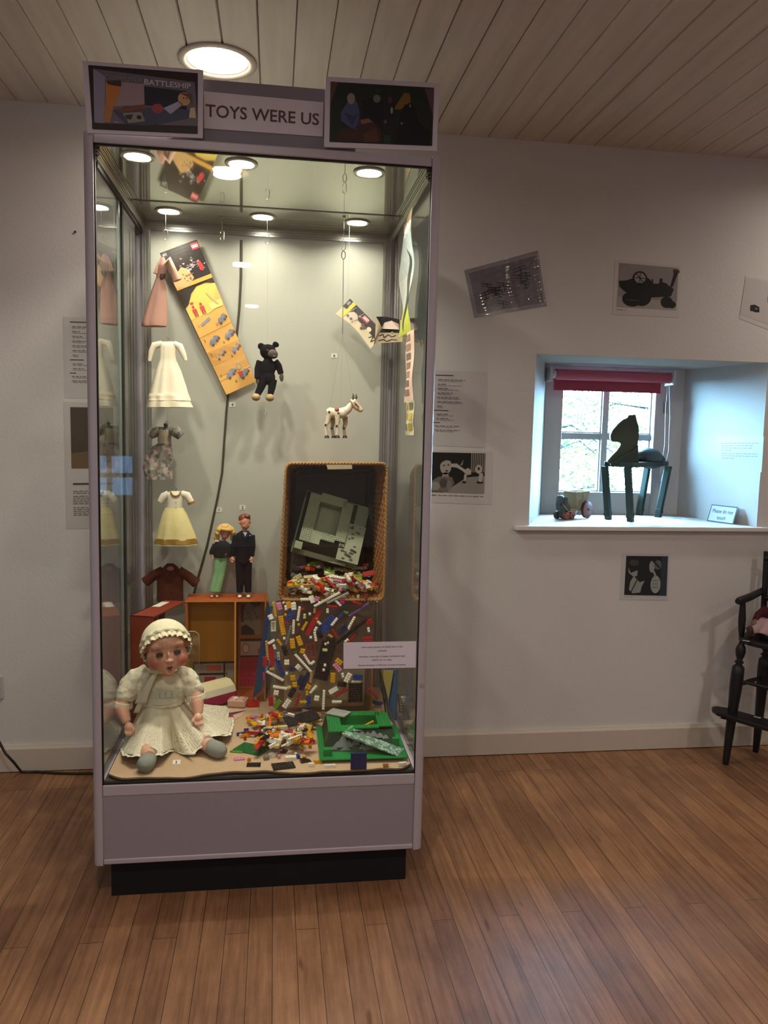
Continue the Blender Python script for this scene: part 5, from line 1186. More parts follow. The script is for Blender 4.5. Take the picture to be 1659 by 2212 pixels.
# ---------------------------------------------------------------- wicker basket on a box, tipped towards the viewer
BF = 2.790
cTL, cTR, cBR, cBL = at(618, 1001, BF), at(837, 1001, BF), at(829, 1296, BF), at(604, 1296, BF)
BRR = 3.085
cen = (cTL+cTR+cBR+cBL)/4
def back(c): d = c-cen; return V((cen.x+d.x*.80, BRR, cen.z+.012+d.z*.78))
Fc = [cTL, cTR, cBR, cBL]; Bc = [back(c) for c in Fc]
t = thing('wicker_basket', V((cen.x, 2.93, cBL.z)), 'brown wicker basket tipped on its side on a box, spilling toy bricks', 'basket')
wk = M('#8a5c30', rough=.8, var=.35, scale=160, bump=.9, bscale=300)
def rrect(C, u, r=.06):         # point on the rounded rectangle with corners C at parameter u
    u = (u % 1)*4; i = int(u) % 4; q = u-int(u); p = C[i].lerp(C[(i+1) % 4], q)
    if q < r: m = C[i].lerp(C[(i+1) % 4], r); o = C[i].lerp(C[i-1], r); s = (1+q/r)/2; return (o*(1-s)**2+C[i]*2*s*(1-s)+m*s*s)
    if q > 1-r: j_ = (i+1) % 4; m = C[j_].lerp(C[i], r); o = C[j_].lerp(C[(j_+1) % 4], r); s = (q-(1-r))/r/2; return (m*(1-s)**2+C[j_]*2*s*(1-s)+o*s*s)
    return p
def weave(u, v):
    p = rrect(Fc, u).lerp(rrect(Bc, u), v); d = p-V((cen.x, p.y, cen.z)); d = d.normalized()
    return p+d*.0055*math.sin(u*2*PI*46)*(1 if math.sin(v*PI*17) > 0 else -1)*abs(math.sin(v*PI*17))**.5
mb = MB(); mb.grid(weave, 368, 68); mb.build('woven_side', wk, t, solid=.004)
mb = MB(); mb.prism([rrect(Bc, i/32) for i in range(32)], (0, .006, 0)); mb.build('woven_base', wk, t)
mb = MB(); N_ = 260
for ph in (0, PI):
    pts = []
    for i in range(N_):
        u = i/N_; p = rrect(Fc, u); d = (p-cen).normalized(); a_ = u*2*PI*62+ph; pts.append(p+d*.0034*math.cos(a_)+V((0, .0034*math.sin(a_), 0)))
    mb.tube(pts, .0036, 6, close=True)
mb.tube([rrect(Fc, i/120) for i in range(120)], .0040, 8, close=True); mb.build('braided_rim', M('#94703f', rough=.75, var=.4, scale=200, bump=.8, bscale=350), t)
Ic = [c+(cen-c)*.07 for c in Fc]; Jc = [c+(cen-c)*.05 for c in Bc]
def inner(u, v):
    s = .10+.9*v; p = rrect(Ic, u).lerp(rrect(Jc, u), s); p.y = BF+(BRR-.012-BF)*s; d = (p-V((cen.x, p.y, cen.z))).normalized(); sd = abs(d.x)
    return p-d*(.002+.004*math.sin(u*40+v*7)*math.sin(v*9))
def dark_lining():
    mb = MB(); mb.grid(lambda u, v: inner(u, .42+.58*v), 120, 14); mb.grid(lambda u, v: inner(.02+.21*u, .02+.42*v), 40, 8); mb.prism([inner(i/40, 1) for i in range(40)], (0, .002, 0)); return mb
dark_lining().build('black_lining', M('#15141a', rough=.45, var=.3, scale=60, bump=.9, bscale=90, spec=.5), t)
P = px_print((705, 1004), (760, 1004), (708, 1014), (761, 1013), BF-.008); P.sheet('#a89a7c', .001); P.mb.build('blank_tag', None, t)
# support box
bx0, bx1 = at(598, 1320, 2.84).x, at(808, 1320, 2.84).x; bz = cBL.z-.012
t = thing('support_box', V(((bx0+bx1)/2, 2.95, DZ)), 'brown cardboard box under the wicker basket, half hidden by the brick-covered sheet', 'box')
MB().bb((bx0, 2.845, DZ+.001), (bx1, 3.10, bz)).build('carton', M('#7b6250', rough=.8, var=.1), t, bevel=.002)
MB().bb((bx0+.03, 2.842, DZ+.02), (bx1-.03, 2.845, DZ+.16)).build('pale_label', M('#b3a27c', rough=.7, var=.1), t)
MB().bb((bx1-.006, 2.842, DZ+.0015), (bx1+.002, 2.85, DZ+.16)).build('yellow_edge', M('#b5812a', rough=.5), t)
# clear plastic sheet hanging from the basket down to the floor pile
def sheetY(y): return 2.778-.050*((y-1300)/240)
def sh(u, v):
    y = 1298+v*245; x = (585-28*v)+(229+50*v)*u; p = at(x, y, sheetY(y)+.004+.003*math.sin(u*17+v*5)); return p
mb = MB(); mb.grid(sh, 50, 30); cp = glassmat('thin_plastic', (.93, .92, .90), .06, .8)
obj1('plastic_sheet', mb, cp, sh(.5, 0), 'clear plastic sheet with toy bricks stuck to it, falling from the basket to the floor', 'plastic sheet', solid=.0006)

# ---------------------------------------------------------------- toy bricks
CN = dict(white='#e4dfcf', red='#9e1a1c', yellow='#d09a14', blue='#163a7c', black='#101012', pink='#cf86a4', orange='#d06a1c', lime='#5b8f26', green='#12602c', tan='#b88c4e', grey='#6d6e6a', brown='#352012', purple='#69497f', cream='#cfc58c', navy='#14264f', magenta='#a02a70', lightgrey='#9aa097')
U_ = .0087
_bm = {}
def brick_mesh(nx, ny, h, col, kind='brick'):
    key = (nx, ny, h, col, kind)
    if key in _bm: return _bm[key]
    hh = h*.0096; w_ = nx*U_-.0002; d_ = ny*U_-.0002; mb = MB()
    x, y = w_/2, d_/2; s = .0012
    if kind == 'slope':
        mb.add([(-x, -y, 0), (x, -y, 0), (x, y, 0), (-x, y, 0), (-x, -y, hh), (0, -y, hh), (x, -y, .0015), (x, y, .0015), (0, y, hh), (-x, y, hh)], [(3, 2, 1, 0), (0, 1, 6, 5, 4), (2, 3, 9, 8, 7), (4, 5, 8, 9), (5, 6, 7, 8), (0, 4, 9, 3), (1, 2, 7, 6)])
        st = [(i, j) for i in range(max(1, nx//2)) for j in range(ny)]
    elif kind == 'frame':
        for a, b_ in (((-x, -y, 0), (x, -y+.003, hh)), ((-x, y-.003, 0), (x, y, hh)), ((-x, -y+.003, 0), (-x+.003, y-.003, hh)), ((x-.003, -y+.003, 0), (x, y-.003, hh)), ((-.001, -y+.003, hh*.3), (.001, y-.003, hh*.6)), ((-x+.003, -.001, hh*.3), (x-.003, .001, hh*.6))): mb.bb(a, b_)
        st = []
    elif kind == 'round':
        mb.cyl((0, 0, 0), (0, 0, hh), x, n=20); st = []
        mb.cyl((0, 0, hh), (0, 0, hh+.0017), .0024, n=12)
    else:
        mb.add([(-x, -y, 0), (x, -y, 0), (x, y, 0), (-x, y, 0), (-x, -y, hh), (x, -y, hh), (x, y, hh), (-x, y, hh)], [(4, 5, 6, 7), (0, 1, 5, 4), (1, 2, 6, 5), (2, 3, 7, 6), (3, 0, 4, 7)])
        mb.add([(-x, -y, 0), (x, -y, 0), (x, y, 0), (-x, y, 0), (-x+s, -y+s, 0), (x-s, -y+s, 0), (x-s, y-s, 0), (-x+s, y-s, 0), (-x+s, -y+s, hh-s), (x-s, -y+s, hh-s), (x-s, y-s, hh-s), (-x+s, y-s, hh-s)],
               [(1, 0, 4, 5), (2, 1, 5, 6), (3, 2, 6, 7), (0, 3, 7, 4), (5, 4, 8, 9), (6, 5, 9, 10), (7, 6, 10, 11), (4, 7, 11, 8), (11, 10, 9, 8)])
        if nx > 1 and ny > 1 and nx*ny <= 32:
            for i in range(nx-1):
                for j in range(ny-1): mb.lathe(((i-(nx-2)/2)*U_, (j-(ny-2)/2)*U_, 0), [(.0032, 0), (.0032, hh-s)], 8, cap=False)
        if kind == 'technic':
            for i in range(nx-1):
                cx = (i-(nx-2)/2)*U_; mb.mat(M(CN[col], rough=.3, var=.03, spec=.5)); mb.mat(M('#1a1410')); mb.cyl((cx, -y-.0001, hh*.55), (cx, y+.0001, hh*.55), .0024, n=10)
            mb.c = 0
        st = [(i, j) for i in range(nx) for j in range(ny)]
    for i, j in st:
        cx = (i-(nx-1)/2)*U_; cy = (j-(ny-1)/2)*U_
        if kind == 'tile': continue
        mb.lathe((cx, cy, hh), [(.0024, 0), (.0024, .0017), (0, .0017)], 10 if nx*ny < 40 else 7, cap=False)
    o = mb.build('toy_brick', M(CN[col], rough=.3, var=.03, spec=.5)); me = o.data
    if not me.materials: me.materials.append(M(CN[col], rough=.3, var=.03, spec=.5))
    if kind != 'technic':
        me.materials.clear(); me.materials.append(M(CN[col], rough=.3, var=.03, spec=.5))
    me.update(); bpy.data.objects.remove(o); _bm[key] = me; return me
BR = []     # every brick, to be given its own label below
NW = {1: 'one', 2: 'two', 3: 'three', 4: 'four', 5: 'five', 6: 'six', 8: 'eight', 10: 'ten', 12: 'twelve', 14: 'fourteen', 16: 'sixteen'}
def put_brick(M4, nx, ny, h, col, kind, zone):
    o = bpy.data.objects.new('toy_brick' if h > .5 else 'toy_plate', brick_mesh(nx, ny, h, col, kind)); COL.objects.link(o); o.matrix_world = M4; o['category'] = 'toy brick'
    BR.append((o, zone, col, tuple(sorted((nx, ny))), h, kind)); return o
def img_brick(px, py, ang, nx, ny, col, h=1, Y=None, kind='brick', zone='sheet', flip=False, tiltx=0.0, off=0):
    Y = sheetY(py) if Y is None else Y
    a = math.radians(ang); ex = V((math.cos(a), 0, -math.sin(a))); n = V((0, -.995, .10+tiltx)).normalized()
    ey = n.cross(ex).normalized(); ex = ey.cross(n)
    if flip: n = -n; ey = -ey
    c = at(px, py, Y)-V((0, h*.0096+.0005+off, 0)) if flip else at(px, py, Y)-V((0, .0005+off, 0))
    put_brick(Matrix(((ex.x, ey.x, n.x, c.x), (ex.y, ey.y, n.y, c.y), (ex.z, ey.z, n.z, c.z), (0, 0, 0, 1))), nx, ny, h, col, kind, zone)
LS = '''427,137,80,6,1,yellow,1,technic;465,110,75,3,2,pink,1,brick;540,102,80,3,2,yellow,1,brick;517,122,80,2,1,white,1,brick;582,110,85,3,2,white,1,brick;622,170,98,6,1,white,1,brick;553,190,-50,5,2,blue,1,brick;395,197,-25,2,2,white,1,slope;417,270,88,4,2,white,1,under;488,267,80,8,2,yellow,.34,brick;580,278,92,6,1,white,.34,brick;523,240,30,2,1,red,1,brick;515,178,20,1,1,yellow,1,brick;670,190,90,2,1,cream,1,brick;712,172,0,1,1,white,1,brick;752,145,95,2,1,tan,1,brick;857,145,90,2,1,white,1,brick;742,240,-62,12,2,red,.34,tile;770,212,40,1,1,orange,1,brick;788,243,45,2,1,white,1,brick;670,270,-62,4,1,yellow,1,brick;622,258,0,1,1,yellow,1,brick;760,295,-60,2,1,white,1,brick;757,355,80,4,1,white,1,brick;720,362,0,1,1,white,1,brick;505,370,0,1,1,white,1,brick;860,258,-45,8,4,blue,.34,brick;912,236,-52,4,1,white,1,brick;965,180,-50,4,1,blue,1,brick;795,345,60,3,2,black,1,slope;880,350,35,2,1,tan,1,brick;915,330,60,4,1,red,1,brick;1050,245,-62,6,1,white,1,brick;983,300,-40,4,2,navy,1,brick;1110,137,-33,10,1,purple,1,technic;1005,160,15,2,1,lime,1,brick;905,112,5,4,1,red,1,brick;1055,315,-38,16,1,black,1,tile;1193,237,-20,3,2,red,1,brick;1190,300,80,2,1,white,1,brick;1180,378,0,4,2,red,1,brick;1055,370,-50,4,1,red,1,brick;1010,387,-40,2,1,white,1,brick;540,345,-75,8,1,grey,1,technic;465,402,55,3,1,yellow,1,brick;572,412,83,4,2,yellow,1,brick;628,390,70,4,2,yellow,1,brick;653,473,-75,2,2,yellow,1,brick;592,482,0,2,1,green,1,brick;510,470,70,4,2,black,1,brick;425,440,70,2,1,white,1,brick;400,398,-30,3,1,white,1,slope;366,470,85,8,1,tan,1,technic;402,510,85,8,2,red,.34,tile;350,560,90,4,2,red,1,brick;458,512,85,3,1,white,1,under;470,605,70,8,2,blue,.34,brick;525,565,0,2,2,white,1,brick;625,610,45,3,2,white,1,slope;567,618,0,2,2,navy,1,brick;722,470,88,6,4,red,.34,frame;658,570,48,10,1,white,1,technic;690,540,58,5,1,white,1,brick;735,568,-40,2,1,white,1,brick;835,555,103,16,6,black,.34,brick;880,398,8,4,3,black,1,brick;950,560,40,3,2,yellow,1,brick;937,607,50,4,2,pink,1,brick;430,675,30,8,1,white,1,technic;405,620,0,2,1,tan,1,brick;525,655,0,1,1,white,1,brick;472,770,10,6,1,white,1,brick;540,770,-20,2,1,cream,1,brick;440,810,10,2,2,white,1,brick;575,690,85,2,2,yellow,1,brick;590,745,0,2,2,yellow,1,brick;635,710,-65,4,2,navy,1,brick;672,722,-65,8,2,navy,.34,brick;722,690,-85,4,1,tan,1,technic;700,765,-60,2,2,yellow,1,brick;568,812,-60,4,2,black,1,brick;740,785,-48,4,1,white,1,brick;690,815,90,2,1,yellow,1,brick;612,870,-72,6,1,red,1,brick;525,900,-55,4,2,white,1,brick;397,880,85,4,2,red,1,brick;450,905,-55,4,2,lime,.34,brick;660,887,0,3,1,yellow,1,brick;702,880,90,4,2,blue,1,brick;768,857,10,2,2,white,1,brick;825,870,92,8,1,white,1,brick;900,690,92,4,2,yellow,1,brick;980,670,80,2,1,white,1,brick;1022,690,-62,4,2,white,1,brick;1103,685,5,4,2,blue,1,brick;1090,725,5,4,1,white,.34,brick;975,745,10,4,2,brown,1,slope;905,793,-30,4,2,white,.34,tile;970,810,-30,6,1,red,1,brick;1085,812,90,8,6,black,.34,brick;1230,818,50,6,1,red,1,brick;932,885,0,4,1,white,1,side;340,680,88,3,1,magenta,1,brick;555,140,75,2,1,blue,1,brick;655,130,-20,2,1,red,1,slope;850,410,-30,2,1,white,1,brick'''
for row in LS.split(';'):
    x, y, a_, nx, ny, col, h, kind = row.split(','); flip = kind == 'under'
    kind = {'under': 'brick', 'side': 'brick'}.get(kind, kind)
    big = int(nx)*int(ny) > 40
    img_brick(480+float(x)/3.77, 1280+float(y)/3.77, float(a_), int(nx), int(ny), col, float(h), kind=kind, flip=flip, off=.0 if big else .0004)
for x, y, c_ in ((835, 462, 'cream'), (835, 585, 'white'), (825, 623, 'white')): img_brick(480+x/3.77, 1280+y/3.77, 5, 2 if c_ == 'cream' else 1, 1, c_, 1, off=.0052)

# drop simulation for the loose heaps: a height map keeps bricks resting on one another
class Heap:
    def __init__(s, x0, x1, y0, y1, base, cell=.004): s.x0 = x0; s.y0 = y0; s.c = cell; s.nx = int((x1-x0)/cell)+1; s.ny = int((y1-y0)/cell)+1; s.h = [[base(x0+i*cell, y0+j*cell) for j in range(s.ny)] for i in range(s.nx)]
    def drop(s, x, y, rz, nx, ny, h, R, tilt=.12):
        L_ = nx*U_/2; W_ = ny*U_/2; c, q = math.cos(rz), math.sin(rz); cells = []
        r = math.hypot(L_, W_)
        for i in range(max(0, int((x-r-s.x0)/s.c)), min(s.nx, int((x+r-s.x0)/s.c)+2)):
            for j in range(max(0, int((y-r-s.y0)/s.c)), min(s.ny, int((y+r-s.y0)/s.c)+2)):
                dx_ = s.x0+i*s.c-x; dy_ = s.y0+j*s.c-y; u = dx_*c+dy_*q; v = -dx_*q+dy_*c
                if abs(u) <= L_+.001 and abs(v) <= W_+.001: cells.append((i, j, u))
        if not cells: return None
        z = max(s.h[i][j] for i, j, _ in cells)
        lo = [s.h[i][j] for i, j, u in cells if u < 0] or [z]; hi = [s.h[i][j] for i, j, u in cells if u >= 0] or [z]
        sl = max(-.45, min(.45, (max(hi)-max(lo))/(L_*1.2+1e-5)*.5))
        zs_ = [s.h[i][j] for i, j, _ in cells]; z = .4*max(zs_)+.6*sum(zs_)/len(zs_); sl = max(-.3, min(.3, sl))
        for i, j, u in cells: s.h[i][j] = max(s.h[i][j], z+sl*u+h*.0096+.0012)
        R_ = Matrix.Rotation(rz, 4, 'Z') @ Matrix.Rotation(-math.atan(sl), 4, 'Y') @ Matrix.Rotation(R.uniform(-tilt, tilt), 4, 'X')
        return Matrix.Translation((x, y, z+.0008)) @ R_
SZ = [(4, 2), (4, 2), (3, 2), (2, 2), (2, 2), (4, 1), (3, 1), (2, 1), (2, 1), (6, 1), (8, 1), (1, 1), (6, 2)]
def heap_fill(H, pts, pal, zone, seed, tilt=.25):
    R = random.Random(seed)
    for x, y in pts:
        nx, ny = R.choice(SZ); col = R.choice(pal); h = 1 if R.random() < .72 else .34; kind = R.choice(['brick']*8+['slope', 'tile']) if nx > 1 else 'brick'
        if nx >= 6 and ny == 1 and R.random() < .5: kind = 'technic'; h = 1
        m = H.drop(x, y, R.uniform(0, PI), nx, ny, h, R, tilt)
        if m is None: continue
        if R.random() < .12: m = m @ Matrix.Translation((0, 0, h*.0096)) @ Matrix.Rotation(PI, 4, 'X')
        put_brick(m, nx, ny, h, col, kind, zone)
# in the basket mouth
R = random.Random(21); zb0 = cBL.z+.004
Hb = Heap(bx0-.03, bx1+.03, BF-.02, 3.06, lambda x, y: zb0+max(0, y-2.80)*.42+.003*math.sin(x*30))
ptsb = []
xl, xr = at(618, 1290, BF).x, at(818, 1290, BF).x
for k_ in range(140): y = 2.780+.20*R.random(); sh_ = (y-BF)*.10; ptsb.append((R.uniform(xl+.008+sh_, xr-.008-sh_), y))
ptsb += [(R.uniform(xl+.012, xr-.012), R.uniform(2.780, 2.83)) for k_ in range(44)]
ptsb.sort(key=lambda p: -p[1])
heap_fill(Hb, ptsb, ['white']*6+['cream', 'cream', 'red', 'red', 'red', 'yellow', 'yellow', 'pink', 'lime', 'lime', 'tan', 'grey', 'black', 'orange', 'brown'], 'basket', 5, .35)
for r_ in ((706, 1294, -28, 12, 1, 'white', 'technic'), (729, 1291, -25, 10, 1, 'lightgrey', 'technic'), (659, 1294, 0, 4, 1, 'white', 'brick'), (674, 1294, 70, 3, 2, 'white', 'tile'), (684, 1293, 20, 2, 2, 'pink', 'brick'), (729, 1301, 45, 4, 1, 'white', 'technic'), (739, 1298, 10, 2, 2, 'magenta', 'brick'), (771, 1302, 18, 4, 1, 'red', 'brick'), (718, 1309, 5, 4, 1, 'red', 'brick')):
    img_brick(r_[0], r_[1], r_[2], r_[3], r_[4], r_[5], 1, 2.772, kind=r_[6], zone='basket')
for r_ in ((681, 1262, 58, 6, 1, 'red', 'brick'), (713, 1260, 52, 6, 1, 'red', 'brick'), (672, 1269, 20, 4, 4, 'tan', 'frame'), (738, 1250, 12, 8, 1, 'white', 'brick'), (735, 1256, 14, 6, 1, 'pink', 'brick'), (755, 1268, -10, 4, 2, 'cream', 'brick'), (695, 1275, 80, 4, 2, 'red', 'slope'), (796, 1240, -12, 5, 2, 'red', 'brick'), (780, 1256, 15, 4, 1, 'yellow', 'brick'), (774, 1249, 5, 3, 2, 'lime', 'brick')):
    img_brick(r_[0], r_[1], r_[2], r_[3], r_[4], r_[5], 1, 2.83, kind=r_[6], zone='basket', tiltx=.5)
img_brick(642, 1246, -30, 4, 2, 'cream', 1, 2.90, zone='basket', off=.01); img_brick(790, 1222, 0, 4, 2, 'tan', 1, 2.99, zone='basket')
# heap on the floor
R = random.Random(33)
Hf = Heap(.36, .74, 2.38, 2.80, lambda x, y: DZ+.0006+max(0, (y-2.60))*.16*max(0, 1-abs(x-.58)/.22))
ptsf = []
for k_ in range(195):
    if k_ < 165: u, v = R.random(), R.random(); x = .425+.245*u; y = 2.455+.31*v; x += .02*(v)
    else: x = R.uniform(.47, .68); y = R.uniform(2.42, 2.56)
    q_ = at(0, 0, 1)
    if x < .50 and y < 2.56: x += .05
    ptsf.append((x, y))
ptsf.sort(key=lambda p: -p[1])
ptsf = [(x, y) for x, y in ptsf if not (x > .660 and y < 2.66)]
heap_fill(Hf, ptsf, ['white']*8+['yellow']*6+['red']*4+['orange']*3+['black', 'black', 'blue', 'pink', 'lime', 'brown', 'cream', 'cream', 'tan', 'grey', 'magenta'], 'floor', 8, .18)
# particular loose pieces
def floor_brick(px, py, rz, nx, ny, h, col, kind='brick', z=DZ+.0008, zone='edge', rx=0, ry=0):
    p = atz(px, py, z); put_brick(Matrix.Translation((p.x, p.y, z)) @ Matrix.Rotation(rz, 4, 'Z') @ Matrix.Rotation(rx, 4, 'X') @ Matrix.Rotation(ry, 4, 'Y'), nx, ny, h, col, kind, zone)
floor_brick(544, 1619, -.55, 12, 8, .34, 'green', zone='edge'); floor_brick(612, 1655, .18, 8, 5, .34, 'black'); floor_brick(548, 1653, -.05, 5, 3, .34, 'black'); floor_brick(517, 1640, .1, 4, 2, .34, 'pink')
floor_brick(511, 1625, -.3, 5, 1, .34, 'lime'); floor_brick(538, 1644, .5, 1, 1, 1, 'orange'); floor_brick(575, 1640, .2, 2, 2, 1, 'grey'); floor_brick(588, 1634, .7, 2, 2, 1, 'white', 'frame'); floor_brick(660, 1645, .3, 4, 2, 1, 'black', 'slope'); floor_brick(628, 1640, .05, 4, 2, 1, 'white')
floor_brick(532, 1580, .1, 2, 1, 1, 'blue'); floor_brick(522, 1588, .3, 4, 1, 1, 'blue'); floor_brick(520, 1592, .8, 1, 1, 1, 'white'); floor_brick(536, 1592, .2, 1, 1, 1, 'red', 'round'); floor_brick(673, 1655, .0, 2, 1, 1, 'white'); floor_brick(686, 1648, .2, 3, 1, 1, 'yellow')
floor_brick(712, 1658, .02, 4, 1, 1, 'white', zone='under'); floor_brick(833, 1655, .02, 2, 1, 1, 'tan', zone='under'); floor_brick(869, 1653, .08, 3, 1, 1, 'white', zone='under')
floor_brick(556, 1500, .6, 4, 3, .34, 'cream'); floor_brick(566, 1490, .2, 1, 3, 1, 'yellow', 'technic', zone='edge'); floor_brick(553, 1514, .1, 1, 1, 1, 'white')
floor_brick(752, 1520, .4, 2, 2, 1, 'yellow', 'round', zone='behind'); floor_brick(764, 1524, 0, 2, 2, 1, 'yellow', zone='behind'); floor_brick(779, 1518, .12, 4, 1, 1, 'yellow', z=DZ+.012, zone='behind'); floor_brick(793, 1526, -.1, 6, 1, 1, 'white', z=DZ+.004, zone='behind'); floor_brick(809, 1518, -.7, 8, 2, .34, 'blue', z=DZ+.016, rx=.5, zone='behind'); floor_brick(781, 1508, 0, 2, 1, 1, 'white', z=DZ+.022, zone='behind'); floor_brick(846, 1530, .3, 2, 1, 1, 'white', zone='behind')
floor_brick(884, 1575, .4, 3, 2, 1, 'lightgrey', zone='right'); floor_brick(886, 1592, -.2, 2, 2, 1, 'white', 'slope', zone='right'); floor_brick(888, 1610, .1, 3, 2, 1, 'lightgrey', zone='right')
floor_brick(652, 1552, .38, 14, 6, .34, 'black', z=DZ+.042, rx=.32, ry=-.1, zone='floor')
# only the three hundred that show largest stay single; the buried and far ones of the heaps are one heap object
over = len(BR)-300
cand = [b for b in BR if b[1] == 'basket'][:-1]; cand2 = [b for b in BR if b[1] == 'floor']
drop = cand[:int(over*.5)]+cand2[:over-int(over*.5)]
bpy.context.view_layer.update()
hm = MB()
for o, z, c_, s_, h, kd in drop:
    hm.mat(M(CN[c_], rough=.3, var=.03, spec=.5)); hm.M = o.matrix_world.copy(); hm.add([v.co.copy() for v in o.data.vertices], [tuple(p.vertices) for p in o.data.polygons])
hm.M = Matrix.Identity(4)
ds = set(id(b[0]) for b in drop); keep = [b for b in BR if id(b[0]) not in ds]
for b in drop: bpy.data.objects.remove(b[0])
BR = keep
tag(hm.build('loose_brick_fill', None, None, origin=(.6, 2.8, DZ)), 'buried mass of mixed toy bricks deep in the basket and floor heaps', 'toy bricks', kind='stuff')
# labels that single each brick out: colour, size, place, then order from the left among equals
ZN = {'sheet': ('stuck to the plastic sheet', 'toy bricks stuck to the plastic sheet'), 'basket': ('in the wicker basket', 'toy bricks in the wicker basket'), 'floor': ('in the loose floor heap', 'toy bricks heaped on the case floor'),
      'edge': ('scattered round the floor heap', 'toy bricks scattered round the heap'), 'under': ('under the green baseplate\'s front edge', 'toy bricks under the green baseplate'), 'behind': ('behind the green baseplate', 'toy bricks behind the green baseplate'), 'right': ('beside the right glass', 'toy bricks by the right glass')}
ORD = ['leftmost', 'second from left', 'third from left', 'fourth from left', 'fifth from left', 'sixth from left', 'seventh from left', 'eighth from left', 'ninth from left', 'tenth from left', 'eleventh from left', 'twelfth from left']
cl = {}
for o, z, c_, s_, h, kd in BR:
    nm = {'slope': 'sloped brick', 'frame': 'window frame piece', 'round': 'round brick', 'technic': 'holed beam', 'tile': 'smooth strip'}.get(kd, 'brick' if h > .5 else 'plate')
    sz = '' if kd in ('frame', 'round') else ('single-stud ' if s_ == (1, 1) else '%s-by-%s ' % (NW[s_[0]], NW[s_[1]]))
    cl.setdefault((z, c_, sz, nm), []).append(o)
CW = {'lightgrey': 'pale grey', 'lime': 'lime green', 'green': 'dark green', 'navy': 'navy blue'}
bpy.context.view_layer.update()
def sxo(o): v = o.matrix_world.translation-CAM; return v.dot(RT)/v.dot(FW)
for (z, c_, sz, nm), os_ in cl.items():
    os_.sort(key=sxo)
    for i, o in enumerate(os_):
        base = '%s %s%s toy %s' % (CW.get(c_, c_), sz, '', nm); base = ' '.join(base.split())
        o['label'] = base+' '+ZN[z][0] if len(os_) == 1 else '%s, %s of %d %s' % (base, ORD[min(i, 11)], len(os_), ZN[z][0])
        o['group'] = ZN[z][1]

